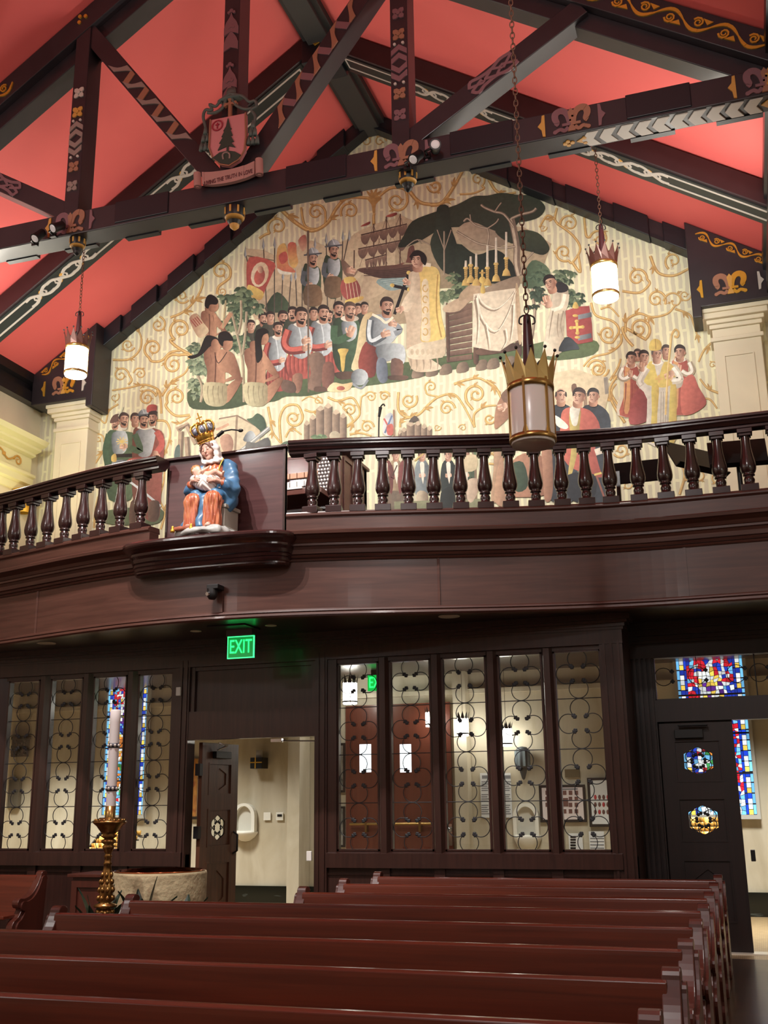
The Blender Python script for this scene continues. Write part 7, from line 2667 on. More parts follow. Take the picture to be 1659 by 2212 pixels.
def handp(pt, T, x, y, r, ang=0.0, sk=SKL):
    c, s = math.cos(ang), math.sin(ang)
    q = lambda u, v: (x + r * (u * c - v * s), y + r * (u * s + v * c))
    pt.shape(T, [q(-1, -.5), q(-.1, -.6), q(.3, 0), q(-.1, .55), q(-1, .5)], SKD, sk, 0)
    for k in range(4):
        pt.stroke(T, [q(-.1, -.45 + .3 * k), q(.5, -.5 + .32 * k), q(.95 - .08 * abs(k - 1), -.38 + .3 * k)], r * 0.26, sk if k % 2 else SK)
    pt.stroke(T, [q(-.5, -.5), q(-.1, -.9), q(.25, -.9)], r * 0.26, sk)


def folds(pt, T, pts_list, w, c):
    for q in pts_list:
        pt.stroke(T, q, w, c, taper=True)


def leaves_(pt, T, x, y, n, R_, s, seed, cols=((92, 116, 88), (128, 148, 112), (66, 88, 70))):
    rnd = random.Random(seed)
    for k in range(n):
        a = rnd.uniform(0, 2 * PI)
        rr = R_ * math.sqrt(rnd.random())
        cx_, cy_2 = x + rr * math.cos(a), y + rr * math.sin(a)
        for j in range(4):
            b = rnd.uniform(0, 0.5) + j * 0.75 + PI * 0.1
            L = s * rnd.uniform(.8, 1.2)
            c, sn = math.cos(b), math.sin(b)
            pts = [(cx_ + L * (u * c - v * sn), cy_2 + L * (u * sn + v * c)) for u, v in ((0, 0), (.4, -.26), (1, 0), (.4, .26))]
            k2 = rnd.choice(cols)
            pt.shape(T, pts, tuple(int(v * .75) for v in k2), k2, 1)


# --- landing scene: sky, sand, sea, ground

ls = Paint()
A, B_ = TA, TB
ls.shape(A, [(430, 560), (420, 330), (430, 190), (560, 200), (640, 240), (760, 190), (900, 130), (1000, 170), (1150, 130), (1250, 60), (1400, 0), (1560, -40), (1659, 60), (1659, 700), (1000, 640), (500, 700)], (206, 186, 150), (190, 164, 132), 1, False)
ls.shape(B_, [(-20, 200), (120, 260), (900, 300), (1100, 420), (1000, 700), (-20, 760)], (196, 172, 138), (150, 132, 104), 1, False)
ls.shape(A, [(560, 520), (680, 450), (760, 470), (860, 520), (1000, 500), (1200, 430), (1300, 360), (1400, 400), (1480, 470), (1659, 430), (1659, 720), (560, 700)], (186, 164, 132), (160, 136, 108), 1)
ls.shape(A, [(1250, 520), (1300, 360), (1360, 380), (1440, 480), (1300, 560)], (168, 142, 116), (200, 176, 142), 0)
ls.shape(A, [(1380, 410), (1659, 360), (1659, 430), (1500, 490), (1420, 470)], (108, 136, 140), (140, 160, 158), 1)
for k in range(5):
    ls.stroke(A, [(1400 + k * 20, 420 + k * 12), (1500, 410 + k * 14), (1640, 395 + k * 12)], 4, (170, 186, 184))
ls.shape(A, [(580, 640), (600, 560), (660, 500), (730, 560), (750, 640)], GRND, GRN)
# ship
ls.shape(A, [(1250, 330), (1659, 300), (1659, 350), (1600, 390), (1480, 400), (1390, 400), (1290, 370)], (104, 70, 60), (70, 48, 46), 1)
ls.shape(A, [(1480, 320), (1560, 290), (1640, 285), (1640, 170), (1600, 190), (1580, 290), (1500, 310)], (128, 72, 60), (100, 58, 52))
for k in range(4):
    ls.stroke(A, [(1280, 340 + k * 14), (1450, 345 + k * 12), (1620, 320 + k * 14)], 5, (66, 46, 44))
for x, t_, b_2 in ((1350, 10, 330), (1440, -40, 330), (1540, -60, 310), (1210, 200, 330)):
    ls.stroke(A, [(x, b_2), (x + 2, t_)], 9, (92, 66, 58))
for x0, y0, x1, y1 in ((1260, 100, 1590, 20), (1240, 200, 1590, 130), (1290, 280, 1440, 240)):
    ls.stroke(A, [(x0, y0 - 8), (x1, y1 - 8)], 9, (80, 56, 52))
    n = 5
    for k in range(n):
        a0, a1 = k / n, (k + 1) / n
        q = lambda t: (lerp(x0, x1, t), lerp(y0, y1, t))
        ls.shape(A, [q(a0), q((a0 + a1) / 2), q(a1), (q(a1)[0] - 6, q(a1)[1] + 40), ((q(a0)[0] + q(a1)[0]) / 2, q(a0)[1] + 62), (q(a0)[0] + 6, q(a0)[1] + 42)], (140, 106, 90), (100, 76, 68), 1)
for q in (((1350, 20), (1250, 320)), ((1440, -30), (1340, 300)), ((1440, -30), (1560, 290)), ((1540, -50), (1640, 280)), ((1350, 20), (1450, 300)), ((1540, -50), (1440, 200))):
    ls.stroke(A, list(q), 3, (110, 84, 72))
ls.shape(A, [(1255, 30), (1320, -5), (1325, 10), (1300, 24)], RED_, REDD)
ls.shape(A, [(1440, -45), (1510, -70), (1515, -52), (1470, -36)], RED_, REDD)
# ground
ls.shape(A, [(30, 1320), (150, 1345), (330, 1335), (470, 1300), (640, 1285), (720, 1250), (880, 1245), (1060, 1205), (1200, 1185), (1659, 1115), (1659, 1000), (1000, 1060), (500, 1150), (60, 1180)], (92, 108, 72), (66, 80, 58), 1)
ls.shape(B_, [(-20, 1400), (120, 1385), (340, 1330), (560, 1300), (860, 1245), (1000, 1240), (1150, 1255), (1400, 1215), (1425, 1120), (1200, 1090), (860, 1160), (300, 1230), (-20, 1300)], (96, 114, 74), (74, 86, 62), 1)
for x in (100, 200, 300, 420, 560, 640, 760):
    ls.shape(B_, [(x, 1395 - x * .12), (x + 12, 1330 - x * .12), (x + 70, 1318 - x * .12), (x + 84, 1380 - x * .12)], (150, 126, 106), (96, 80, 70))
# banners and pikes
for x0, y0, x1, y1 in ((640, 140, 640, 800), (700, 370, 690, 620), (760, 380, 735, 700), (840, 350, 838, 640), (930, 140, 925, 640), (1010, 110, 1020, 600), (1175, 90, 1050, 680), (560, 150, 585, 650), (790, 370, 800, 600), (1130, 90, 1120, 560), (430, 210, 450, 300)):
    ls.stroke(A, [(x0, y0), (x1, y1)], 8, (84, 74, 68))
    ls.shape(A, [(x0 - 9, y0 + 24), (x0, y0 - 40), (x0 + 10, y0 + 24), (x0, y0 + 50)], STLD, STLL, smooth=False)
ls.stroke(A, [(445, 240), (640, 275)], 8, (120, 100, 80))
ls.shape(A, [(460, 250), (640, 290), (620, 380), (580, 470), (545, 555), (500, 545), (450, 490), (440, 420)], (186, 66, 52), (150, 50, 44), 1)
ls.shape(A, [(445, 460), (470, 450), (560, 500), (545, 555), (490, 545), (450, 500)], YEL, YELD, 1)
ls.oval(A, (535, 375), (62, 92), (226, 206, 176), (206, 178, 140), 0.25)
ls.oval(A, (533, 390), (38, 60), (196, 80, 62), (150, 66, 58), 0.25)
ls.oval(A, (540, 340), (22, 26), SKL, SKD)
ls.shape(A, [(660, 190), (710, 150), (730, 200), (740, 300), (770, 330), (790, 360), (700, 350), (660, 330)], (214, 172, 78), (196, 90, 60), 1)
ls.shape(A, [(735, 160), (790, 150), (800, 230), (810, 290), (780, 330), (745, 290)], (190, 66, 50), (216, 176, 86), 1)
ls.shape(A, [(670, 240), (720, 210), (735, 270), (690, 300)], (186, 66, 52), None)
ls.shape(A, [(810, 130), (860, 90), (870, 170), (840, 210)], (170, 80, 66), (206, 160, 130), 1)
ls.shape(A, [(660, 330), (700, 350), (760, 360), (750, 375), (680, 370)], (220, 214, 196))
# upper soldiers
for x, y, hx in ((915, 260, 0), (1065, 200, 0)):
    ls.shape(A, [(x - 60, y + 40), (x - 20, y + 50), (x + 40, y + 60), (x + 60, y + 140), (x + 40, y + 330), (x - 50, y + 330), (x - 80, y + 160)], GRND, GRN)
    ls.shape(A, [(x - 40, y + 60), (x + 10, y + 75), (x + 40, y + 65), (x + 44, y + 150), (x + 8, y + 200), (x - 40, y + 160)], STLD, STLL)
    ls.stroke(A, [(x - 60, y + 90), (x - 70, y + 170), (x - 10, y + 190)], 34, STLD)
    handp(ls, A, x - 22, y + 190, 24, -0.3)
    ls.shape(A, [(x - 55, y + 200), (x + 50, y + 200), (x + 60, y + 330), (x - 60, y + 330)], (92, 74, 58), (130, 98, 70))
    face_(ls, A, x, y, 42, beard=True, turn=1)
    helmet(ls, A, x, y - 26, 46)
ls.shape(A, [(1120, 260), (1220, 350), (1250, 330), (1200, 400), (1140, 370)], (112, 84, 72), (150, 120, 100))
handp(ls, A, 1190, 350, 34, 0.2)
ls.oval(A, (1185, 480), (72, 92), (170, 68, 60), (126, 52, 52), -0.3)
ls.shape(A, [(1140, 400), (1200, 390), (1225, 420), (1150, 440)], YEL, YELD)
ls.shape(A, [(1150, 560), (1270, 530), (1265, 560), (1170, 590)], YEL, YELD)
for k in range(4):
    ls.stroke(A, [(1150 + k * 24, 430), (1165 + k * 26, 550)], 3, (226, 206, 170))
# rear row of heads
for x, y, r, tn, bd in ((470, 740, 36, 1, 0), (560, 690, 40, 1, 1), (610, 680, 36, 1, 0), (700, 680, 42, 1, 1), (770, 650, 40, -1, 1), (920, 650, 36, 1, 0), (1100, 620, 46, 1, 1), (1240, 620, 34, 1, 0), (1285, 610, 34, 1, 0), (1030, 670, 34, 1, 1)):
    ls.shape(A, [(x - 50, y + 50), (x + 50, y + 50), (x + 60, y + 170), (x - 60, y + 170)], GRND, (92, 84, 78))
    face_(ls, A, x, y, r, beard=bool(bd), turn=tn)
# kneeling soldiers
def soldier(x, y, c1, c2, w=1.0, bd=True):
    ls.shape(A, [(x - 90 * w, y + 300), (x + 100 * w, y + 290), (x + 130 * w, y + 420), (x + 60 * w, y + 450), (x - 80 * w, y + 440)], c2, c1)
    for k in range(7):
        xx = x - 85 * w + k * 28 * w
        ls.shape(A, [(xx, y + 285), (xx + 18 * w, y + 285), (xx + 24 * w, y + 360), (xx + 10 * w, y + 425), (xx - 6 * w, y + 360)], c1, c2)
    ls.shape(A, [(x - 75 * w, y + 70), (x - 20, y + 60), (x + 50 * w, y + 80), (x + 80 * w, y + 160), (x + 70 * w, y + 260), (x + 10 * w, y + 310), (x - 60 * w, y + 270), (x - 90 * w, y + 160)], STLD, STLL)
    ls.stroke(A, [(x - 10, y + 80), (x + 8 * w, y + 180), (x, y + 290)], 8, STLL)
    ls.stroke(A, [(x - 78 * w, y + 100), (x - 104 * w, y + 190), (x - 70 * w, y + 250), (x + 30 * w, y + 240)], 52 * w, c2)
    ls.stroke(A, [(x - 84 * w, y + 100), (x - 108 * w, y + 190), (x - 70 * w, y + 240), (x + 20 * w, y + 232)], 30 * w, c1)
    handp(ls, A, x + 45 * w, y + 230, 32 * w, -0.3)
    ls.shape(A, [(x - 46 * w, y + 62), (x, y + 46), (x + 46 * w, y + 62), (x, y + 86)], (226, 220, 208), (186, 176, 164))
    face_(ls, A, x + 6, y, 50 * w, beard=bd, turn=1)
soldier(660, 760, (176, 66, 54), (104, 40, 40), 0.8)
soldier(985, 650, (186, 72, 58), (112, 44, 42), 1.0)
soldier(825, 670, (192, 74, 58), (116, 44, 42), 1.08)
ls.stroke(A, [(880, 60), (884, 1220)], 13, (112, 92, 80))
handp(ls, A, 870, 850, 34, -0.2)
ls.shape(A, [(885, 960), (960, 930), (1005, 990), (990, 1090), (960, 1200), (880, 1190), (900, 1080)], (140, 108, 92), (104, 80, 72))
ls.shape(A, [(990, 1020), (1060, 1010), (1070, 1110), (1040, 1200), (985, 1190)], (136, 88, 74), (100, 66, 60))
ls.shape(A, [(770, 1100), (840, 1090), (830, 1200), (790, 1220)], (166, 116, 92), (110, 76, 66))
ls.shape(A, [(690, 1130), (780, 1150), (790, 1220), (700, 1210)], (116, 88, 76), (84, 66, 60))
ls.shape(A, [(930, 1180), (1000, 1180), (1010, 1210), (930, 1215)], (96, 70, 60))
# praying man in green with ruff
ls.shape(A, [(1060, 720), (1130, 680), (1230, 690), (1260, 800), (1250, 900), (1230, 1060), (1120, 1080), (1060, 960)], GRND, (78, 104, 78))
ls.shape(A, [(1120, 720), (1190, 705), (1230, 740), (1220, 830), (1150, 850)], STLD, STLL)
ls.stroke(A, [(1070, 740), (1075, 850), (1180, 810)], 50, (66, 96, 70))
handp(ls, A, 1190, 780, 42, -1.2)
ls.oval(A, (1180, 690), (66, 24), (226, 214, 196), (180, 166, 150))
face_(ls, A, 1180, 630, 52, (70, 54, 48), 1, True)
ls.shape(A, [(1095, 910), (1170, 910), (1150, 960), (1140, 1060), (1120, 1060), (1110, 960)], YEL, YELD)
ls.shape(A, [(1070, 1080), (1200, 1070), (1260, 1100), (1120, 1130)], BRND, BRN)
# kneeling captain with cape
ls.shape(A, [(1290, 660), (1350, 650), (1330, 760), (1290, 860), (1280, 960), (1250, 1060), (1190, 1050), (1220, 940), (1240, 820), (1260, 720)], (222, 204, 158), (180, 150, 104))
ls.shape(A, [(1290, 860), (1380, 880), (1360, 1100), (1270, 1090), (1240, 1000)], (150, 56, 44), (96, 40, 40))
ls.shape(A, [(1320, 690), (1400, 660), (1470, 690), (1540, 740), (1530, 800), (1460, 880), (1380, 900), (1310, 840)], STLD, STLL, 0)
ls.stroke(A, [(1330, 700), (1320, 800), (1340, 860), (1430, 810)], 50, STLD)
ls.stroke(A, [(1326, 700), (1316, 800), (1340, 850), (1430, 800)], 26, STLL)
handp(ls, A, 1440, 800, 36, -0.3)
ls.stroke(A, [(1480, 720), (1540, 770), (1500, 800)], 40, STL)
handp(ls, A, 1490, 730, 32, 0.2)
ls.shape(A, [(1370, 890), (1540, 870), (1580, 940), (1560, 1020), (1480, 990), (1400, 1000)], STLD, STLL)
ls.shape(A, [(1380, 980), (1440, 990), (1450, 1130), (1400, 1150), (1370, 1080)], (120, 130, 146), (86, 92, 108))
ls.shape(A, [(1480, 980), (1560, 1000), (1550, 1120), (1480, 1110)], (100, 76, 72), (130, 90, 76))
ls.shape(A, [(1460, 1100), (1590, 1100), (1580, 1130), (1470, 1130)], BRND, BRN)
ls.stroke(A, [(1340, 660), (1400, 690), (1440, 720), (1490, 680)], 18, (230, 216, 190))
face_(ls, A, 1445, 600, 56, (44, 34, 34), 1, True)
ls.oval(A, (1250, 1110), (62, 60), STLD, STLL)
ls.stroke(A, [(1190, 1150), (1260, 1190), (1310, 1130)], 16, STL)
ls.shape(A, [(1020, 1210), (1060, 1150), (1130, 1160), (1200, 1150), (1160, 1210)], (230, 206, 158), (200, 164, 110))
ls.oval(A, (1115, 1190), (30, 16), (190, 90, 64), (140, 66, 54))
# standing cross in hand
ls.stroke(A, [(1500, 660), (1600, 370)], 22, (34, 30, 34))
ls.stroke(A, [(1490, 455), (1600, 480)], 22, (34, 30, 34))
for q in ((1484, 452), (1602, 362), (1606, 482)):
    ls.oval(A, q, (16, 14), YEL, YELD)
# bushes and native figures at the left
leaves_(ls, A, 380, 560, 26, 110, 52, 1)
leaves_(ls, A, 460, 610, 16, 80, 48, 2)
leaves_(ls, A, 320, 700, 10, 60, 46, 3)
leaves_(ls, A, 110, 1000, 26, 70, 44, 4, ((128, 148, 116), (160, 176, 140), (92, 112, 90)))
leaves_(ls, A, 80, 1180, 18, 60, 40, 5, ((128, 148, 116), (160, 176, 140), (80, 100, 80)))
leaves_(ls, A, 70, 900, 10, 40, 36, 6, ((140, 158, 122), (92, 112, 90)))
leaves_(ls, A, 390, 860, 14, 70, 44, 7)
for q in ([(420, 1290), (410, 1000), (370, 800), (330, 640)], [(380, 800), (400, 700), (400, 560)], [(410, 950), (430, 800), (440, 640)], [(110, 1290), (120, 1180), (90, 1100)], [(110, 1290), (150, 1170), (170, 1100)]):
    ls.stroke(A, q, 17, (150, 132, 108))
    ls.stroke(A, [(a - 4, b) for a, b in q], 5, (196, 180, 150))
BR1, BR2 = (190, 136, 102), (120, 74, 56)


def back_figure(T, x, y, s, hair_fn, lean=0.0):
    q = lambda u, v: (x + s * (u + lean * v), y + s * v)
    ls.shape(T, [q(-0.05, 0.0), q(0.5, -0.05), q(0.86, 0.15), q(1.0, 0.6), q(0.9, 1.1), q(0.85, 1.7), q(0.1, 1.75), q(0.05, 1.0), q(-0.1, 0.5)], BR2, BR1, 0)
    ls.stroke(T, [q(0.42, 0.05), q(0.46, 0.7), q(0.42, 1.7)], s * 0.07, (104, 64, 50))
    for u in (0.2, 0.66):
        ls.stroke(T, [q(u, 0.25), q(u + 0.05, 0.5), q(u, 0.72)], s * 0.06, (134, 86, 66), taper=True)
    ls.shape(T, [q(0.8, 0.2), q(1.1, 0.5), q(1.5, 1.15), q(1.45, 1.35), q(1.05, 1.1), q(0.8, 0.7)], BR1, BR2, 0)
    ls.shape(T, [q(1.45, 1.2), q(1.55, 1.35), q(1.0, 1.55), q(0.85, 1.5)], BR1, BR2)
    ls.shape(T, [q(0.9, 1.9), q(1.4, 1.45), q(1.75, 1.35), q(1.6, 1.75), q(1.1, 2.5), q(0.8, 2.5)], BR1, BR2)
    ls.shape(T, [q(-0.05, 1.6), q(0.9, 1.65), q(1.0, 2.0), q(0.95, 2.6), q(0.5, 2.75), q(0.0, 2.6), q(-0.15, 2.1)], (200, 190, 150), (150, 136, 104))
    for u in (0.1, 0.35, 0.6, 0.8):
        ls.stroke(T, [q(u, 1.75), q(u - 0.03, 2.1), q(u + 0.05, 2.6)], s * 0.05, (134, 122, 96), taper=True)
    ls.shape(T, [q(0.2, -0.35), q(0.62, -0.35), q(0.62, 0.1), q(0.2, 0.1)], BR2, BR1)


back_figure(A, 125, 640, 110, None)
ls.shape(A, [(30, 690), (80, 655), (130, 720), (170, 780), (110, 830), (70, 790)], (160, 110, 86), (210, 190, 150))
for k in range(4):
    ls.stroke(A, [(40 + k * 14, 700 - k * 8), (80 + k * 14, 750 - k * 8)], 9, (150, 66, 54))
ls.oval(A, (200, 600), (40, 46), BR2, BR1)
ls.shape(A, [(140, 600), (150, 540), (180, 520), (210, 530), (235, 560), (225, 590), (180, 590), (165, 620)], (30, 26, 28))
ls.oval(A, (180, 540), (26, 22), (30, 26, 28))
ls.stroke(A, [(260, 760), (300, 700), (330, 650)], 30, BR1)
ls.stroke(A, [(290, 560), (270, 760)], 10, (176, 160, 120))
back_figure(A, 150, 910, 150, None)
back_figure(A, 440, 910, 150, None)
ls.shape(A, [(230, 920), (330, 930), (370, 1000), (400, 1120), (370, 1140), (310, 1080), (240, 1060)], BR1, BR2)
ls.shape(A, [(20, 960), (90, 940), (130, 850), (160, 810), (230, 830), (240, 880), (180, 890), (120, 950), (50, 980)], (30, 26, 28))
ls.oval(A, (215, 880), (30, 44), BR2, BR1)
ls.oval(A, (300, 870), (42, 52), BR2, BR1)
ls.shape(A, [(240, 860), (240, 800), (290, 780), (330, 810), (345, 850), (280, 850), (270, 890)], (30, 26, 28))
ls.stroke(A, [(215, 960), (240, 1010), (300, 930)], 6, (60, 40, 40))
ls.oval(A, (560, 830), (40, 50), BR2, BR1)
ls.shape(A, [(500, 820), (520, 770), (570, 760), (600, 790), (560, 810), (545, 870), (555, 960), (520, 1010), (505, 960)], (30, 26, 28))

# --- altar scene

al = Paint()
al.shape(B_, [(0, 440), (40, 360), (100, 260), (240, 200), (420, 140), (540, 80), (640, 75), (740, 55), (860, 70), (960, 75), (1030, 120), (1055, 170), (1010, 230), (920, 260), (860, 270), (820, 330), (700, 350), (560, 320), (440, 300), (300, 320), (160, 400), (60, 440)], (62, 70, 56), (40, 48, 42), 1)
al.shape(B_, [(850, 350), (900, 320), (1000, 340), (1060, 400), (1085, 460), (1040, 500), (960, 480), (880, 450)], (66, 76, 58), (42, 50, 42), 1)
al.shape(B_, [(420, 330), (520, 260), (700, 330), (820, 330), (780, 420), (600, 470), (480, 440)], (172, 148, 122), (132, 112, 94))
al.shape(B_, [(280, 160), (360, 150), (380, 300), (420, 420), (440, 560), (360, 640), (280, 560), (230, 420), (270, 300)], (56, 68, 58), (38, 46, 42))
al.shape(B_, [(420, 420), (560, 500), (700, 460), (820, 560), (840, 700), (600, 700), (420, 700)], (44, 54, 46), (30, 38, 36))
al.shape(B_, [(700, 320), (860, 330), (840, 420), (740, 380)], (48, 56, 46))
for q, w in (([(870, 650), (850, 560), (850, 440), (830, 320), (810, 240)], 46), ([(830, 300), (760, 210), (690, 190), (620, 160), (595, 140)], 18), ([(810, 240), (880, 210), (960, 190), (990, 165)], 20), ([(690, 195), (720, 150), (740, 125)], 10), ([(640, 310), (560, 290), (500, 240), (470, 260)], 15), ([(640, 310), (700, 270), (720, 240)], 10), ([(520, 250), (515, 210)], 9), ([(840, 440), (740, 450), (640, 430), (560, 410), (420, 330)], 16), ([(640, 430), (650, 360), (640, 310)], 14), ([(330, 640), (330, 460), (330, 330)], 12), ([(330, 460), (280, 320)], 8), ([(330, 470), (380, 320)], 8), ([(60, 440), (140, 390), (230, 430)], 9), ([(140, 390), (170, 420)], 6), ([(880, 640), (900, 560), (970, 480)], 12), ([(960, 1100), (980, 900), (960, 760), (1000, 640)], 18), ([(980, 900), (1030, 820), (1040, 740)], 12), ([(960, 800), (920, 720), (900, 640)], 12)):
    al.stroke(B_, q, w, (120, 100, 86))
    al.stroke(B_, [(a - w * .14, b) for a, b in q], w * 0.42, (186, 166, 142))
leaves_(al, B_, 400, 720, 16, 90, 44, 21, ((96, 116, 86), (128, 146, 108), (64, 82, 66)))
leaves_(al, B_, 330, 800, 8, 40, 44, 22, ((110, 130, 98), (140, 156, 118)))
al.shape(B_, [(900, 640), (960, 540), (1040, 560), (1090, 620), (1080, 700), (960, 740), (900, 720)], (60, 84, 66), (104, 124, 96))
leaves_(al, B_, 1000, 640, 10, 70, 34, 23, ((96, 122, 96), (70, 96, 76)))
leaves_(al, B_, 1200, 700, 22, 100, 46, 24, ((96, 116, 88), (134, 152, 118), (64, 84, 68)))
leaves_(al, B_, 1260, 800, 14, 60, 46, 25, ((96, 116, 88), (134, 152, 118), (64, 84, 68)))
leaves_(al, B_, 980, 800, 14, 80, 36, 26, ((70, 90, 74), (56, 72, 60)))
# altar of logs with cloth
for k in range(9):
    y = 880 + k * 42
    al.shape(B_, [(345, y + 20 - (0)), (530, y + (-40 if k < 3 else -30) + k * 3), (530, y + 8 + k * 3), (350, y + 55)], (134, 104, 88), (92, 68, 62), 1, False)
al.shape(B_, [(340, 880), (360, 880), (372, 1220), (350, 1225)], BRN, BRND)
al.shape(B_, [(545, 1130), (575, 1130), (575, 1270), (540, 1270)], BRN, BRND)
al.shape(B_, [(840, 1110), (880, 1100), (885, 1215), (855, 1220)], BRN, BRND)
al.shape(B_, [(580, 1170), (850, 1130), (850, 1180), (590, 1220)], BRN, BRND)
al.shape(B_, [(330, 870), (460, 800), (640, 770), (620, 820), (520, 830), (440, 900), (340, 910)], (196, 168, 138), (164, 134, 108))
al.shape(B_, [(440, 830), (450, 770), (540, 700), (590, 730), (600, 780), (540, 790)], (166, 140, 112), (190, 160, 126))
al.shape(B_, [(600, 770), (640, 730), (760, 680), (860, 655), (865, 735), (770, 760)], (156, 134, 112), (134, 112, 94))
al.shape(B_, [(540, 780), (860, 735), (885, 1100), (800, 1140), (730, 1190), (660, 1185), (600, 1170), (530, 1160)], (222, 206, 182), (206, 188, 164), 0, False)
al.shape(B_, [(840, 745), (862, 740), (886, 1095), (860, 1110)], (170, 140, 108), (196, 168, 136))
for q in ([(560, 790), (600, 860), (690, 900), (780, 830), (830, 760)], [(555, 800), (590, 960), (690, 1060), (780, 930), (835, 770)], [(550, 820), (570, 980), (560, 1140)], [(620, 1000), (640, 1100), (650, 1180)], [(760, 1040), (770, 1120), (740, 1180)], [(820, 860), (815, 1000), (800, 1120)]):
    al.stroke(B_, q, 16, (150, 130, 110), taper=True)
    al.stroke(B_, [(a + 12, b - 12) for a, b in q], 10, (238, 228, 208), taper=True)
for x, yb_, yt in ((485, 720, 540), (520, 700, 510), (560, 720, 490), (640, 720, 430), (702, 690, 375), (775, 650, 335)):
    al.shape(B_, [(x - 30, yb_), (x - 22, yb_ - 34), (x - 9, yb_ - 50), (x - 12, yb_ - 150 * .8), (x + 12, yb_ - 150 * .8), (x + 10, yb_ - 50), (x + 22, yb_ - 34), (x + 32, yb_)], (222, 186, 86), (150, 108, 48), 0, False)
    al.shape(B_, [(x - 20, yb_ - 120), (x + 20, yb_ - 120), (x + 14, yb_ - 136), (x - 14, yb_ - 136)], (230, 196, 96), (160, 118, 54), 0, False)
    for k in range(5):
        al.stroke(B_, [(x - 11, yb_ - 62 - k * 13), (x + 11, yb_ - 56 - k * 13)], 4, (128, 92, 44))
    al.shape(B_, [(x - 9, yb_ - 134), (x - 7, yt), (x + 7, yt), (x + 9, yb_ - 134)], (232, 220, 200), (176, 160, 142), 0, False)
al.oval(B_, (604, 680), (24, 26), YEL, YELD)
al.shape(B_, [(590, 770), (600, 705), (612, 705), (625, 770)], YEL, YELD)
al.shape(B_, [(596, 655), (596, 610), (610, 610), (610, 655)], YEL, YELD)
al.stroke(B_, [(582, 628), (624, 628)], 10, YELD)
# priest with golden chasuble
al.shape(B_, [(75, 640), (130, 610), (180, 600), (180, 760), (170, 940), (200, 1200), (300, 1290), (300, 1320), (200, 1340), (100, 1320), (60, 1180), (60, 1000), (40, 900), (30, 860), (80, 760)], (186, 160, 134), (216, 194, 166), 0)
for x in (90, 130, 180, 230, 280):
    al.stroke(B_, [(x, 1240), (x + 5, 1290), (x, 1325)], 14, (168, 146, 124), taper=True)
al.shape(B_, [(60, 1180), (160, 1130), (330, 1100), (330, 1220), (280, 1240), (180, 1250), (80, 1240)], (222, 206, 180), (196, 174, 146))
for x in range(100, 330, 38):
    al.oval(B_, (x, 1195), (12, 22), (196, 174, 146), None)
al.shape(B_, [(130, 620), (190, 580), (270, 590), (300, 650), (296, 780), (310, 940), (340, 1080), (290, 1110), (180, 1125), (160, 1080), (170, 920), (160, 760)], (206, 170, 84), (226, 196, 104), 0)
al.shape(B_, [(170, 700), (215, 690), (225, 900), (230, 1100), (180, 1115), (165, 1080), (172, 900)], (224, 206, 176), (206, 180, 140))
for k in range(5):
    cy3 = 740 + k * 78
    al.stroke(B_, [(195 + 18 * math.cos(t), cy3 + 24 * math.sin(t)) for t in [i * 0.5 + k for i in range(11)]], 8, (196, 154, 76), smooth=False)
al.stroke(B_, [(285, 640), (275, 800), (280, 940), (310, 1090)], 10, (176, 136, 62))
al.shape(B_, [(100, 640), (140, 610), (160, 700), (150, 800), (110, 850), (70, 910), (20, 880), (50, 800), (90, 740)], (226, 206, 178), (186, 160, 134))
handp(al, B_, 60, 690, 30, -2.4)
handp(al, B_, 10, 890, 30, 2.8)
al.stroke(B_, [(150, 590), (190, 570), (235, 575)], 26, (226, 210, 184))
face_(al, B_, 140, 535, 58, (36, 30, 32), -1)
al.shape(B_, [(80, 520), (110, 480), (170, 475), (205, 520), (195, 575), (165, 545), (150, 505)], (34, 28, 30))
# friar at prayer, hat and red chest
al.shape(B_, [(1120, 740), (1180, 720), (1220, 760), (1215, 860), (1190, 960), (1190, 1080), (1170, 1200), (1060, 1220), (1050, 1100), (1080, 940), (1100, 840)], (222, 208, 184), (160, 142, 122), 0)
al.shape(B_, [(1060, 1100), (1180, 1090), (1170, 1140), (1100, 1200), (1040, 1240), (1040, 1160)], (226, 214, 190), (180, 160, 138))
al.stroke(B_, [(1200, 780), (1180, 880), (1100, 910)], 56, (206, 190, 164))
al.stroke(B_, [(1196, 780), (1170, 870), (1100, 898)], 26, (232, 222, 200))
al.shape(B_, [(1120, 740), (1150, 690), (1215, 720), (1210, 760), (1150, 770)], (44, 42, 48))
handp(al, B_, 1070, 830, 46, -1.9)
for q in ([(1110, 900), (1090, 1020), (1080, 1100)], [(1150, 920), (1140, 1020), (1150, 1090)], [(1185, 900), (1165, 1000), (1180, 1080)]):
    al.stroke(B_, q, 10, (150, 132, 112), taper=True)
face_(al, B_, 1090, 700, 52, (34, 28, 30), -1, False, tilt=-0.3)
al.shape(B_, [(1200, 900), (1290, 870), (1370, 865), (1390, 1000), (1395, 1120), (1290, 1140), (1210, 1080)], (176, 60, 56), (140, 46, 48), 0, False)
for y in (930, 1080):
    al.shape(B_, [(1290, y), (1384, y - 20), (1388, y + 14), (1290, y + 34)], STL, STLD, 0, False)
al.stroke(B_, [(1280, 975), (1285, 1060)], 18, YEL)
al.stroke(B_, [(1240, 1022), (1322, 1016)], 18, YEL)
for q in ((1280, 975), (1285, 1060), (1240, 1022), (1322, 1016)):
    al.oval(B_, q, (15, 12), YEL, YELD)
for q in ((1270, 935), (1285, 1090)):
    al.oval(B_, q, (20, 10), YEL, YELD)
al.shape(B_, [(1250, 880), (1262, 840), (1280, 840), (1294, 880)], YEL, YELD)
al.shape(B_, [(1150, 1190), (1190, 1100), (1240, 1095), (1300, 1170), (1250, 1180)], (40, 46, 54), (70, 76, 84))
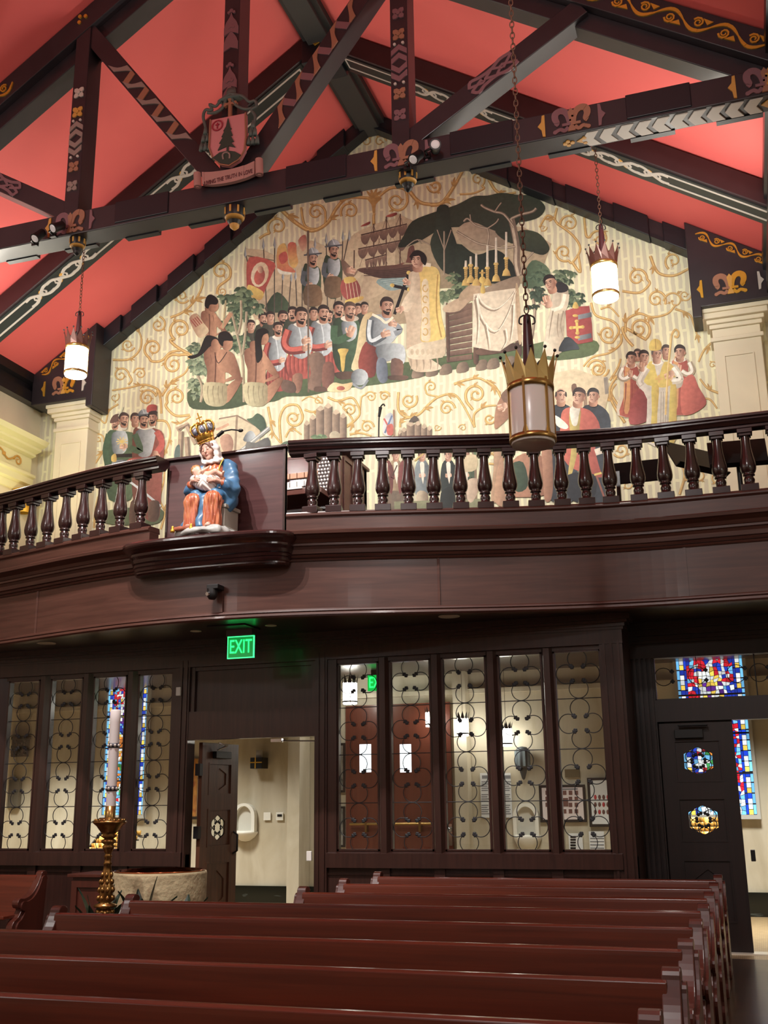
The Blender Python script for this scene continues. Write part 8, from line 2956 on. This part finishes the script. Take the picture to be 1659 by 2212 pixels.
obj('landing_scene', ls, M_PAINT, MU, recalc=False)
obj('altar_scene', al, M_PAINT, MU, recalc=False)

# --- bishop with four clergy at the right

bi = Paint()


def robe(T, x, y, s, robe_c, robe_d, tunic=None, turn=1, hair=HR_, mitre=False, r=None):
    q = lambda u, v: (x + s * u, y + s * v)
    bi.shape(T, [q(-.55, .35), q(0, .2), q(.55, .35), q(.75, 1.1), q(.8, 2.2), q(.9, 3.6), q(-.9, 3.6), q(-.75, 2.2), q(-.7, 1.1)], CRM, CRMD, 0)
    bi.shape(T, [q(-.45, .4), q(.45, .4), q(.5, 1.4), q(.55, 2.4), q(.75, 3.6), q(-.75, 3.6), q(-.5, 2.4), q(-.45, 1.4)], robe_c, robe_d, 0)
    if tunic:
        bi.shape(T, [q(-.4, .45), q(-.1, .4), q(-.12, 3.2), q(-.5, 3.2)], tunic, None)
    for u in (-.35, .05, .4):
        bi.stroke(T, [q(u, 1.5), q(u * 1.1, 2.4), q(u * 1.5, 3.5)], s * .09, robe_d, taper=True)
    for e in (-1, 1):
        bi.stroke(T, [q(e * .58, .5), q(e * .78, 1.0), q(e * .5, 1.25), q(e * .1, 1.05)], s * .34, CRMD)
        bi.stroke(T, [q(e * .56, .5), q(e * .74, 1.0), q(e * .48, 1.2), q(e * .12, 1.02)], s * .18, (240, 234, 222))
    handp(bi, T, x + s * .05 * turn, y + s * .85, s * .24, -1.5)
    bi.stroke(T, [q(-.32, .32), q(0, .42), q(.32, .3)], s * .2, (236, 230, 218))
    face_(bi, T, x, y - s * .12, s * .40, hair, turn)


GRY = (150, 140, 134)
face_(bi, T4_, 408, 610, 30, (60, 50, 48), -1)
face_(bi, T4_, 592, 590, 36, (60, 50, 48), 1)
robe(T4_, 680, 610, 105, (192, 84, 62), (150, 56, 50), (214, 150, 84), -1)
robe(T4_, 448, 640, 98, (172, 66, 64), (126, 46, 52), None, 1)
robe(T4_, 368, 650, 98, (190, 84, 62), (146, 58, 52), (214, 150, 84), -1)
bi.shape(T4_, [(360, 960), (390, 860), (470, 820), (480, 960), (470, 1040), (360, 1060)], (178, 70, 68), (130, 48, 54))
bi.shape(T4_, [(690, 800), (760, 740), (800, 820), (850, 910), (820, 960), (740, 1000), (690, 980)], (206, 92, 72), (160, 62, 58))
bi.shape(T4_, [(480, 670), (540, 640), (600, 670), (660, 680), (700, 760), (690, 820), (640, 860), (650, 1080), (640, 1180), (470, 1180), (470, 900), (400, 800), (430, 720)], (232, 226, 214), (176, 164, 148), 0)
bi.shape(T4_, [(470, 680), (510, 660), (540, 760), (580, 660), (640, 690), (660, 770), (600, 820), (530, 820), (450, 790)], (226, 206, 92), (196, 160, 66))
bi.shape(T4_, [(500, 810), (545, 815), (535, 1000), (530, 1160), (490, 1160), (500, 980)], (224, 204, 84), (190, 156, 64))
bi.shape(T4_, [(620, 810), (660, 830), (650, 1160), (610, 1160)], (214, 192, 84), (184, 150, 64))
bi.stroke(T4_, [(545, 745), (548, 795)], 14, (216, 170, 84))
bi.stroke(T4_, [(522, 768), (572, 770)], 14, (216, 170, 84))
for e, q in ((-1, [(470, 700), (424, 780), (430, 740)][:2] + [(436, 812)]), (1, [(640, 700), (684, 770), (630, 782)])):
    bi.stroke(T4_, q, 44, (206, 196, 180))
    bi.stroke(T4_, [(a - 4, b - 4) for a, b in q], 20, (240, 234, 222))
handp(bi, T4_, 436, 690, 30, -1.5)
handp(bi, T4_, 610, 745, 34, 2.6)
for k in range(4):
    bi.stroke(T4_, [(560 + k * 14, 850), (558 + k * 15, 1000), (556 + k * 16, 1160)], 6, (170, 158, 142))
bi.stroke(T4_, [(588, 1000), (600, 760), (618, 560), (626, 490), (650, 452), (672, 470), (664, 500), (644, 494)], 13, (204, 162, 84))
bi.stroke(T4_, [(585, 1000), (597, 760), (615, 560), (623, 490)], 4, (240, 214, 140))
bi.stroke(T4_, [(505, 660), (535, 670), (565, 655)], 26, (240, 234, 222))
face_(bi, T4_, 532, 612, 40, (90, 80, 78), 1, sk=SKL)
bi.shape(T4_, [(484, 580), (490, 530), (522, 510), (556, 528), (560, 576), (522, 588)], (224, 198, 90), (186, 150, 60))
bi.stroke(T4_, [(522, 512), (526, 580)], 6, (170, 134, 58))
# men in blue-black and coral at the centre right, wall with beams behind
bi.shape(T8_, [(270, 30), (360, 12), (440, 40), (490, 45), (495, 110), (480, 180), (280, 200)], (216, 196, 160), (198, 178, 144), 0, False)
bi.shape(T8_, [(474, 48), (490, 46), (494, 112), (480, 116)], (142, 132, 122), None, 0, False)
bi.shape(T8_, [(345, 78), (363, 74), (366, 110), (348, 110)], BRN)
bi.stroke(T8_, [(400, 110), (402, 190)], 14, (146, 118, 96))
for x, y, tn in ((302, 122, 1), (432, 122, -1)):
    bi.shape(T8_, [(x - 46, y + 50), (x, y + 34), (x + 40, y + 46), (x + 70, y + 100), (x + 66, y + 260), (x + 50, y + 420), (x - 40, y + 420), (x - 60, y + 140)], (40, 44, 54), (66, 72, 84))
    bi.stroke(T8_, [(x - 16, y + 36), (x + 4, y + 44), (x + 20, y + 34)], 9, (24, 26, 32))
    face_(bi, T8_, x, y, 28, (44, 40, 42), tn, bald=(x == 302))
bi.shape(T8_, [(310, 180), (350, 165), (390, 170), (430, 190), (460, 250), (440, 330), (460, 420), (470, 450), (410, 440), (330, 400), (300, 330), (300, 230)], (200, 90, 66), (160, 62, 54))
bi.shape(T8_, [(340, 175), (380, 172), (378, 240), (372, 330), (345, 440), (330, 440), (344, 330), (336, 240)], (206, 182, 92), (150, 128, 66))
bi.shape(T8_, [(338, 170), (378, 166), (374, 200), (366, 240), (346, 235)], (236, 230, 216), (190, 180, 166))
bi.shape(T8_, [(330, 440), (440, 440), (430, 540), (340, 540)], (44, 46, 56))
bi.stroke(T8_, [(440, 290), (480, 330), (440, 350)], 26, (220, 206, 190))
bi.stroke(T8_, [(440, 430), (476, 530)], 8, (150, 84, 70))
bi.stroke(T8_, [(436, 440), (466, 432)], 8, YEL)
bi.shape(T8_, [(280, 200), (330, 240), (320, 256), (284, 240)], (232, 226, 214))
face_(bi, T8_, 374, 124, 31, (48, 36, 36), -1, tilt=0.15)
# crouching workers beneath the near lantern
bi.shape(T8_, [(40, 170), (70, 110), (100, 100), (110, 180), (60, 240), (34, 250)], (170, 120, 90), (120, 80, 62))
bi.shape(T8_, [(60, 120), (90, 90), (110, 110), (80, 150)], (120, 88, 72))
handp(bi, T8_, 64, 165, 20, 2.8)
bi.shape(T8_, [(110, 380), (170, 350), (230, 370), (250, 450), (240, 520), (130, 530), (60, 520), (90, 460)], (196, 138, 104), (140, 90, 68))
bi.shape(T8_, [(100, 400), (150, 390), (170, 480), (130, 510), (90, 470)], (70, 92, 70), (48, 64, 52))
bi.shape(T8_, [(225, 330), (262, 330), (270, 470), (262, 540), (236, 540), (230, 440)], (180, 126, 96), (130, 86, 66))
bi.shape(T8_, [(36, 300), (70, 320), (64, 430), (50, 540), (20, 540), (30, 420)], (190, 150, 116), (140, 106, 84))
obj('clergy_scene', bi, M_PAINT, MU, recalc=False)

# --- soldiers at the left, carpenters, stockades, market scene behind the balusters

lo = Paint()
lo.shape(T5_, [(80, 1050), (110, 960), (490, 940), (490, 1050), (300, 1070)], (104, 118, 84), (84, 96, 70))
lo.shape(T5_, [(110, 390), (170, 370), (240, 380), (310, 400), (340, 490), (320, 560), (300, 700), (280, 880), (120, 880), (90, 640), (80, 560)], (58, 80, 62), (96, 116, 86), 0)
lo.shape(T5_, [(150, 390), (240, 380), (260, 470), (230, 540), (160, 545), (140, 470)], STLD, STLL)
lo.stroke(T5_, [(120, 400), (95, 520), (110, 620)], 44, (66, 92, 70))
lo.shape(T5_, [(150, 600), (240, 590), (260, 640), (150, 650)], STL, STLD)
lo.stroke(T5_, [(150, 560), (300, 556)], 26, (44, 36, 36))
lo.shape(T5_, [(140, 560), (170, 545), (175, 600), (140, 600)], YEL, YELD)
lo.shape(T5_, [(300, 370), (360, 350), (460, 360), (520, 400), (525, 520), (510, 700), (500, 900), (480, 1030), (400, 1030), (300, 900), (290, 600)], (110, 64, 52), (150, 70, 58))
lo.shape(T5_, [(320, 380), (400, 355), (460, 380), (450, 470), (420, 560), (340, 560), (320, 460)], STLD, STLL)
lo.stroke(T5_, [(470, 380), (510, 470), (460, 545)], 44, (186, 68, 56))
lo.shape(T5_, [(270, 580), (420, 580), (440, 660), (260, 640)], (186, 74, 58), (120, 48, 44))
handp(lo, T5_, 460, 560, 34, 1.6)
lo.stroke(T5_, [(310, 400), (350, 520), (270, 500)], 46, (74, 98, 74))
handp(lo, T5_, 225, 490, 30, 3.0)
for k in range(5):
    a = k * PI / 5
    lo.stroke(T5_, [(215 - 42 * math.cos(a), 455 - 34 * math.sin(a)), (215 + 42 * math.cos(a), 455 + 34 * math.sin(a))], 6, YEL)
lo.stroke(T5_, [(260, 740), (380, 830), (500, 930)], 16, STLL)
lo.shape(T5_, [(280, 900), (330, 900), (330, 1040), (270, 1050)], BRN, BRND)
lo.shape(T5_, [(420, 900), (490, 900), (480, 1030), (410, 1030)], BRN, BRND)
lo.oval(T5_, (205, 355), (52, 22), (232, 224, 206), (180, 170, 156))
lo.stroke(T5_, [(330, 350), (390, 362), (460, 345)], 14, (232, 224, 206))
face_(lo, T5_, 165, 315, 36, (70, 52, 44), -1, True)
lo.shape(T5_, [(128, 320), (150, 265), (200, 250), (235, 270), (200, 300)], (110, 76, 66), (80, 56, 52))
lo.stroke(T5_, [(190, 270), (215, 225), (222, 202)], 10, (196, 196, 170))
face_(lo, T5_, 230, 290, 42, (56, 42, 40), 1, True)
face_(lo, T5_, 312, 290, 40, (56, 42, 40), 1)
face_(lo, T5_, 375, 295, 42, (44, 36, 36), 1, True)
helmet(lo, T5_, 375, 262, 40)
face_(lo, T5_, 440, 280, 40, (44, 36, 36), -1, True)
lo.shape(T5_, [(400, 240), (400, 200), (430, 182), (470, 190), (466, 232), (430, 240)], (196, 70, 60), (140, 48, 48))
lo.shape(T5_, [(416, 236), (466, 228), (472, 250), (418, 258)], (60, 48, 48))
# timber frame and roof, cannon, helmet (partly behind the statue)
for q, w in (([(640, 580), (650, 380)], 40), ([(700, 560), (690, 420)], 36), ([(620, 370), (690, 330), (760, 470)], 40)):
    lo.stroke(T5_, q, w, (176, 150, 124), smooth=False)
    lo.stroke(T5_, [(a + w * .3, b) for a, b in q], w * .35, (120, 100, 86), smooth=False)
lo.shape(T5_, [(600, 580), (610, 500), (640, 480), (640, 580)], (92, 110, 106))
T9_ = frame(340, 860, 0.1929)
lo.shape(T9_, [(620, 260), (690, 230), (890, 195), (1150, 340), (1140, 590), (700, 640), (640, 500)], (216, 198, 164), (196, 178, 148), 0, False)
lo.stroke(T9_, [(892, 190), (870, 600)], 24, (150, 126, 104), smooth=False)
lo.stroke(T9_, [(690, 232), (892, 195), (1155, 342)], 16, (140, 116, 98), smooth=False)
lo.stroke(T9_, [(650, 350), (700, 340), (800, 290)], 30, (196, 150, 120))
lo.shape(T9_, [(1000, 240), (1060, 220), (1120, 170), (1190, 220), (1220, 320), (1200, 400), (1100, 320)], (84, 106, 84), (60, 80, 66))
lo.shape(T9_, [(700, 450), (790, 400), (850, 480), (830, 600), (740, 600)], (196, 150, 124), (150, 108, 90))
lo.shape(T9_, [(960, 470), (1000, 390), (1050, 365), (1090, 400), (1100, 460), (1020, 490)], STLD, STLL)
lo.stroke(T9_, [(940, 590), (1250, 335)], 44, (150, 150, 148), smooth=False)
lo.stroke(T9_, [(940, 580), (1250, 325)], 14, (206, 206, 204), smooth=False)
lo.shape(T9_, [(1000, 490), (1100, 500), (1240, 440), (1250, 590), (1010, 610)], (120, 118, 116), (90, 90, 92))
# stockades
def stock(T, xs, yt, yb2):
    n = len(xs) - 1
    for k in range(n):
        x0, x1 = xs[k], xs[k + 1]
        lo.shape(T, [(x0, yb2), (x0, yt[k] + 26), ((x0 + x1) / 2, yt[k]), (x1, yt[k] + 26), (x1, yb2)], (166, 140, 118), (96, 78, 70), 0, False)
        lo.shape(T, [(x0, yt[k] + 26), ((x0 + x1) / 2, yt[k]), (x1, yt[k] + 26), ((x0 + x1) / 2, yt[k] + 40)], (190, 166, 140), None, 0, False)
stock(T6_, [306, 345, 390, 445, 500, 552, 598], [340, 300, 240, 222, 265, 290], 520)
stock(T7_, [125, 150, 185, 240, 285, 325, 358], [400, 385, 345, 340, 362, 375], 460)
lo.shape(T7_, [(200, 355), (240, 310), (270, 345)], (92, 80, 74), None)
leaves_(lo, T6_, 410, 450, 5, 26, 46, 31, ((140, 168, 122), (112, 140, 102)))
lo.oval(T6_, (518, 450), (38, 34), (190, 176, 150), (160, 146, 122))
lo.shape(T6_, [(140, 540), (170, 490), (230, 485), (300, 490), (300, 560)], (96, 118, 96), (76, 96, 80))
lo.shape(T6_, [(190, 620), (240, 590), (300, 610), (300, 660), (200, 660)], (206, 180, 150), (190, 100, 76))
# flag and standing figures behind the balusters
lo.stroke(T7_, [(97, 270), (100, 520)], 12, (150, 110, 84))
lo.shape(T7_, [(20, 390), (40, 310), (90, 300), (88, 440), (30, 440)], (214, 210, 206), (160, 166, 180))
lo.stroke(T7_, [(30, 330), (85, 430)], 12, (186, 72, 66))
lo.stroke(T7_, [(85, 310), (36, 430)], 12, (96, 112, 150))
lo.shape(T7_, [(50, 380), (90, 370), (90, 440), (54, 440)], (186, 76, 64), None)
for x, c1, c2, hat in ((110, (186, 160, 124), (112, 84, 68), 0), (40, (150, 66, 60), (100, 48, 48), 0), (290, (136, 146, 152), (92, 100, 106), 1), (180, (130, 60, 60), (90, 48, 50), 0), (470, (52, 60, 60), (34, 40, 42), 1), (590, (110, 124, 92), (70, 84, 66), 0)):
    lo.shape(T7_, [(x - 40, 640), (x, 610), (x + 40, 640), (x + 54, 760), (x + 36, 860), (x - 36, 860), (x - 54, 760)], c1, c2)
    lo.stroke(T7_, [(x + 34, 650), (x + 50, 740), (x, 730)], 26, c2)
    handp(lo, T7_, x, 720, 22, 3.0)
    lo.shape(T7_, [(x - 36, 840), (x + 36, 840), (x + 40, 940), (x + 20, 1010), (x - 30, 1010)], (206, 188, 160) if hat else (110, 96, 84), (120, 100, 84))
    lo.shape(T7_, [(x - 14, 640), (x + 16, 640), (x + 8, 780)], (222, 212, 196), None)
    face_(lo, T7_, x, 580, 30, (60, 46, 42), 1 if x < 300 else -1)
    if hat:
        lo.stroke(T7_, [(x - 44, 560), (x, 545), (x + 44, 560)], 14, (70, 56, 48))
lo.stroke(T7_, [(240, 620), (330, 545)], 10, (190, 160, 84))
lo.stroke(T7_, [(120, 650), (90, 720)], 8, (80, 56, 50))
lo.stroke(T7_, [(660, 880), (655, 640), (640, 560)], 15, (130, 108, 88))
for a in (-2.6, -2.0, -1.3, -0.6, 0.1, 0.7):
    lo.shape(T7_, [(640, 560), (640 + 50 * math.cos(a - .25), 555 + 45 * math.sin(a - .25)), (640 + 80 * math.cos(a), 560 + 66 * math.sin(a)), (640 + 40 * math.cos(a + .3), 560 + 36 * math.sin(a + .3))], (96, 116, 84), (66, 84, 64))
lo.shape(T7_, [(560, 600), (660, 580), (660, 680), (570, 690)], (196, 176, 140), None)
lo.shape(T7_, [(100, 900), (700, 880), (700, 1010), (100, 1010)], (140, 140, 108), (110, 112, 86), 1, False)
lo.shape(T7_, [(420, 840), (500, 800), (520, 900), (500, 1000), (430, 1000)], (44, 48, 50), (30, 34, 36))
lo.shape(T7_, [(600, 760), (660, 740), (690, 780), (640, 900), (600, 880)], (206, 180, 156), (160, 130, 110))
lo.shape(T7_, [(790, 900), (800, 720), (830, 600), (850, 640), (850, 800), (870, 930)], (196, 150, 116), (150, 108, 84))
obj('small_scenes', lo, M_PAINT, MU, recalc=False)
# ------------------------------------------------------------------ lamps of the building, plus added nave fill
def area(name, loc, target, sx_, sy_, power, col=(1, 1, 1), spread=None):
    d = bpy.data.lights.new(name, 'AREA')
    d.shape = 'RECTANGLE'
    d.size = sx_
    d.size_y = sy_
    d.energy = power
    d.color = col
    if spread:
        d.spread = spread
    o = bpy.data.objects.new(name, d)
    COL.objects.link(o)
    o.location = loc
    o.rotation_euler = (Vector(target) - Vector(loc)).to_track_quat('-Z', 'Y').to_euler()
    return o


def spotl(name, loc, target, power, angle, blend=0.6, r=0.08, col=(1, 1, 1)):
    d = bpy.data.lights.new(name, 'SPOT')
    d.energy = power
    d.spot_size = math.radians(angle)
    d.spot_blend = blend
    d.shadow_soft_size = r
    d.color = col
    o = bpy.data.objects.new(name, d)
    COL.objects.link(o)
    o.location = loc
    o.rotation_euler = (Vector(target) - Vector(loc)).to_track_quat('-Z', 'Y').to_euler()
    return o


WARM = (1.0, 0.93, 0.82)
NEUT = (1.0, 0.97, 0.93)
# cove lamps on the cornices, washing the red slopes from the eaves
for y in (11.0, 5.0, -1.0):
    area('cove_lamp_left', (XL + 0.35, y, 7.1), (CX - 2.0, y, 10.5), 0.25, 5.0, 150, WARM)
    area('cove_lamp_right', (XR - 0.2, y, 7.1), (CX + 2.0, y, 10.5), 0.25, 5.0, 150, WARM)
# spotlights of the trusses towards the gallery, behind the photographer
for x in (CX - 3.4, CX + 3.4):
    spotl('truss_spotlight', (x, 1.5, 7.7), (x, 10.5, 4.8), 480, 70, 0.8, 0.15, NEUT)
for x in (CX - 0.35, CX + 0.30):
    spotl('truss_spotlight', (x, 4.6, 9.4), (CX, 9.0, 3.4), 1900, 50, 0.8, 0.04, NEUT)
# mural wash from the tie beam
for x in (CX - 3.4, CX - 1.0, CX + 1.2, CX + 3.6):
    spotl('mural_spotlight', (x, YT + 0.5, 7.7), (x * 0.9 + CX * 0.1, YB, 6.6), 330, 100, 0.9, 0.2, (0.97, 1.0, 0.9))
# fill lamps added high in the nave, outside the view
for x in (CX - 3.4, CX + 3.4):
    for y in (3.0, -2.0):
        area('nave_fill', (x, y, 5.2), (x, y, 0), 0.8, 0.8, 75, NEUT)
# left cornice lamp (yellow)
area('arcade_lamp', (XL + 0.5, 12.6, 5.3), (XL - 0.1, 12.6, 7.0), 0.2, 1.8, 20, (1, 0.95, 0.6))
# narthex ceiling
for x, p_ in ((-9.5, 75), (-7.0, 45), (-4.9, 14), (-2.4, 20), (0.0, 60)):
    area('narthex_lamp', (x, 12.3, 2.9), (x, 12.7, 0), 0.5, 0.5, p_, (1, 0.97, 0.88), math.radians(100))
area('aisle_lamp', (2.0, 6.0, 4.3), (2.0, 6.5, 0), 0.8, 0.8, 60, NEUT)
w = bpy.data.worlds.new('world')
scene.world = w
w.use_nodes = True
w.node_tree.nodes['Background'].inputs['Color'].default_value = (0.9, 0.93, 1, 1)
w.node_tree.nodes['Background'].inputs['Strength'].default_value = 0.02
vs.exposure = 0.0
scene.cycles.use_denoising = True
scene.cycles.max_bounces = 8
scene.cycles.transparent_max_bounces = 24
scene.cycles.sample_clamp_indirect = 6
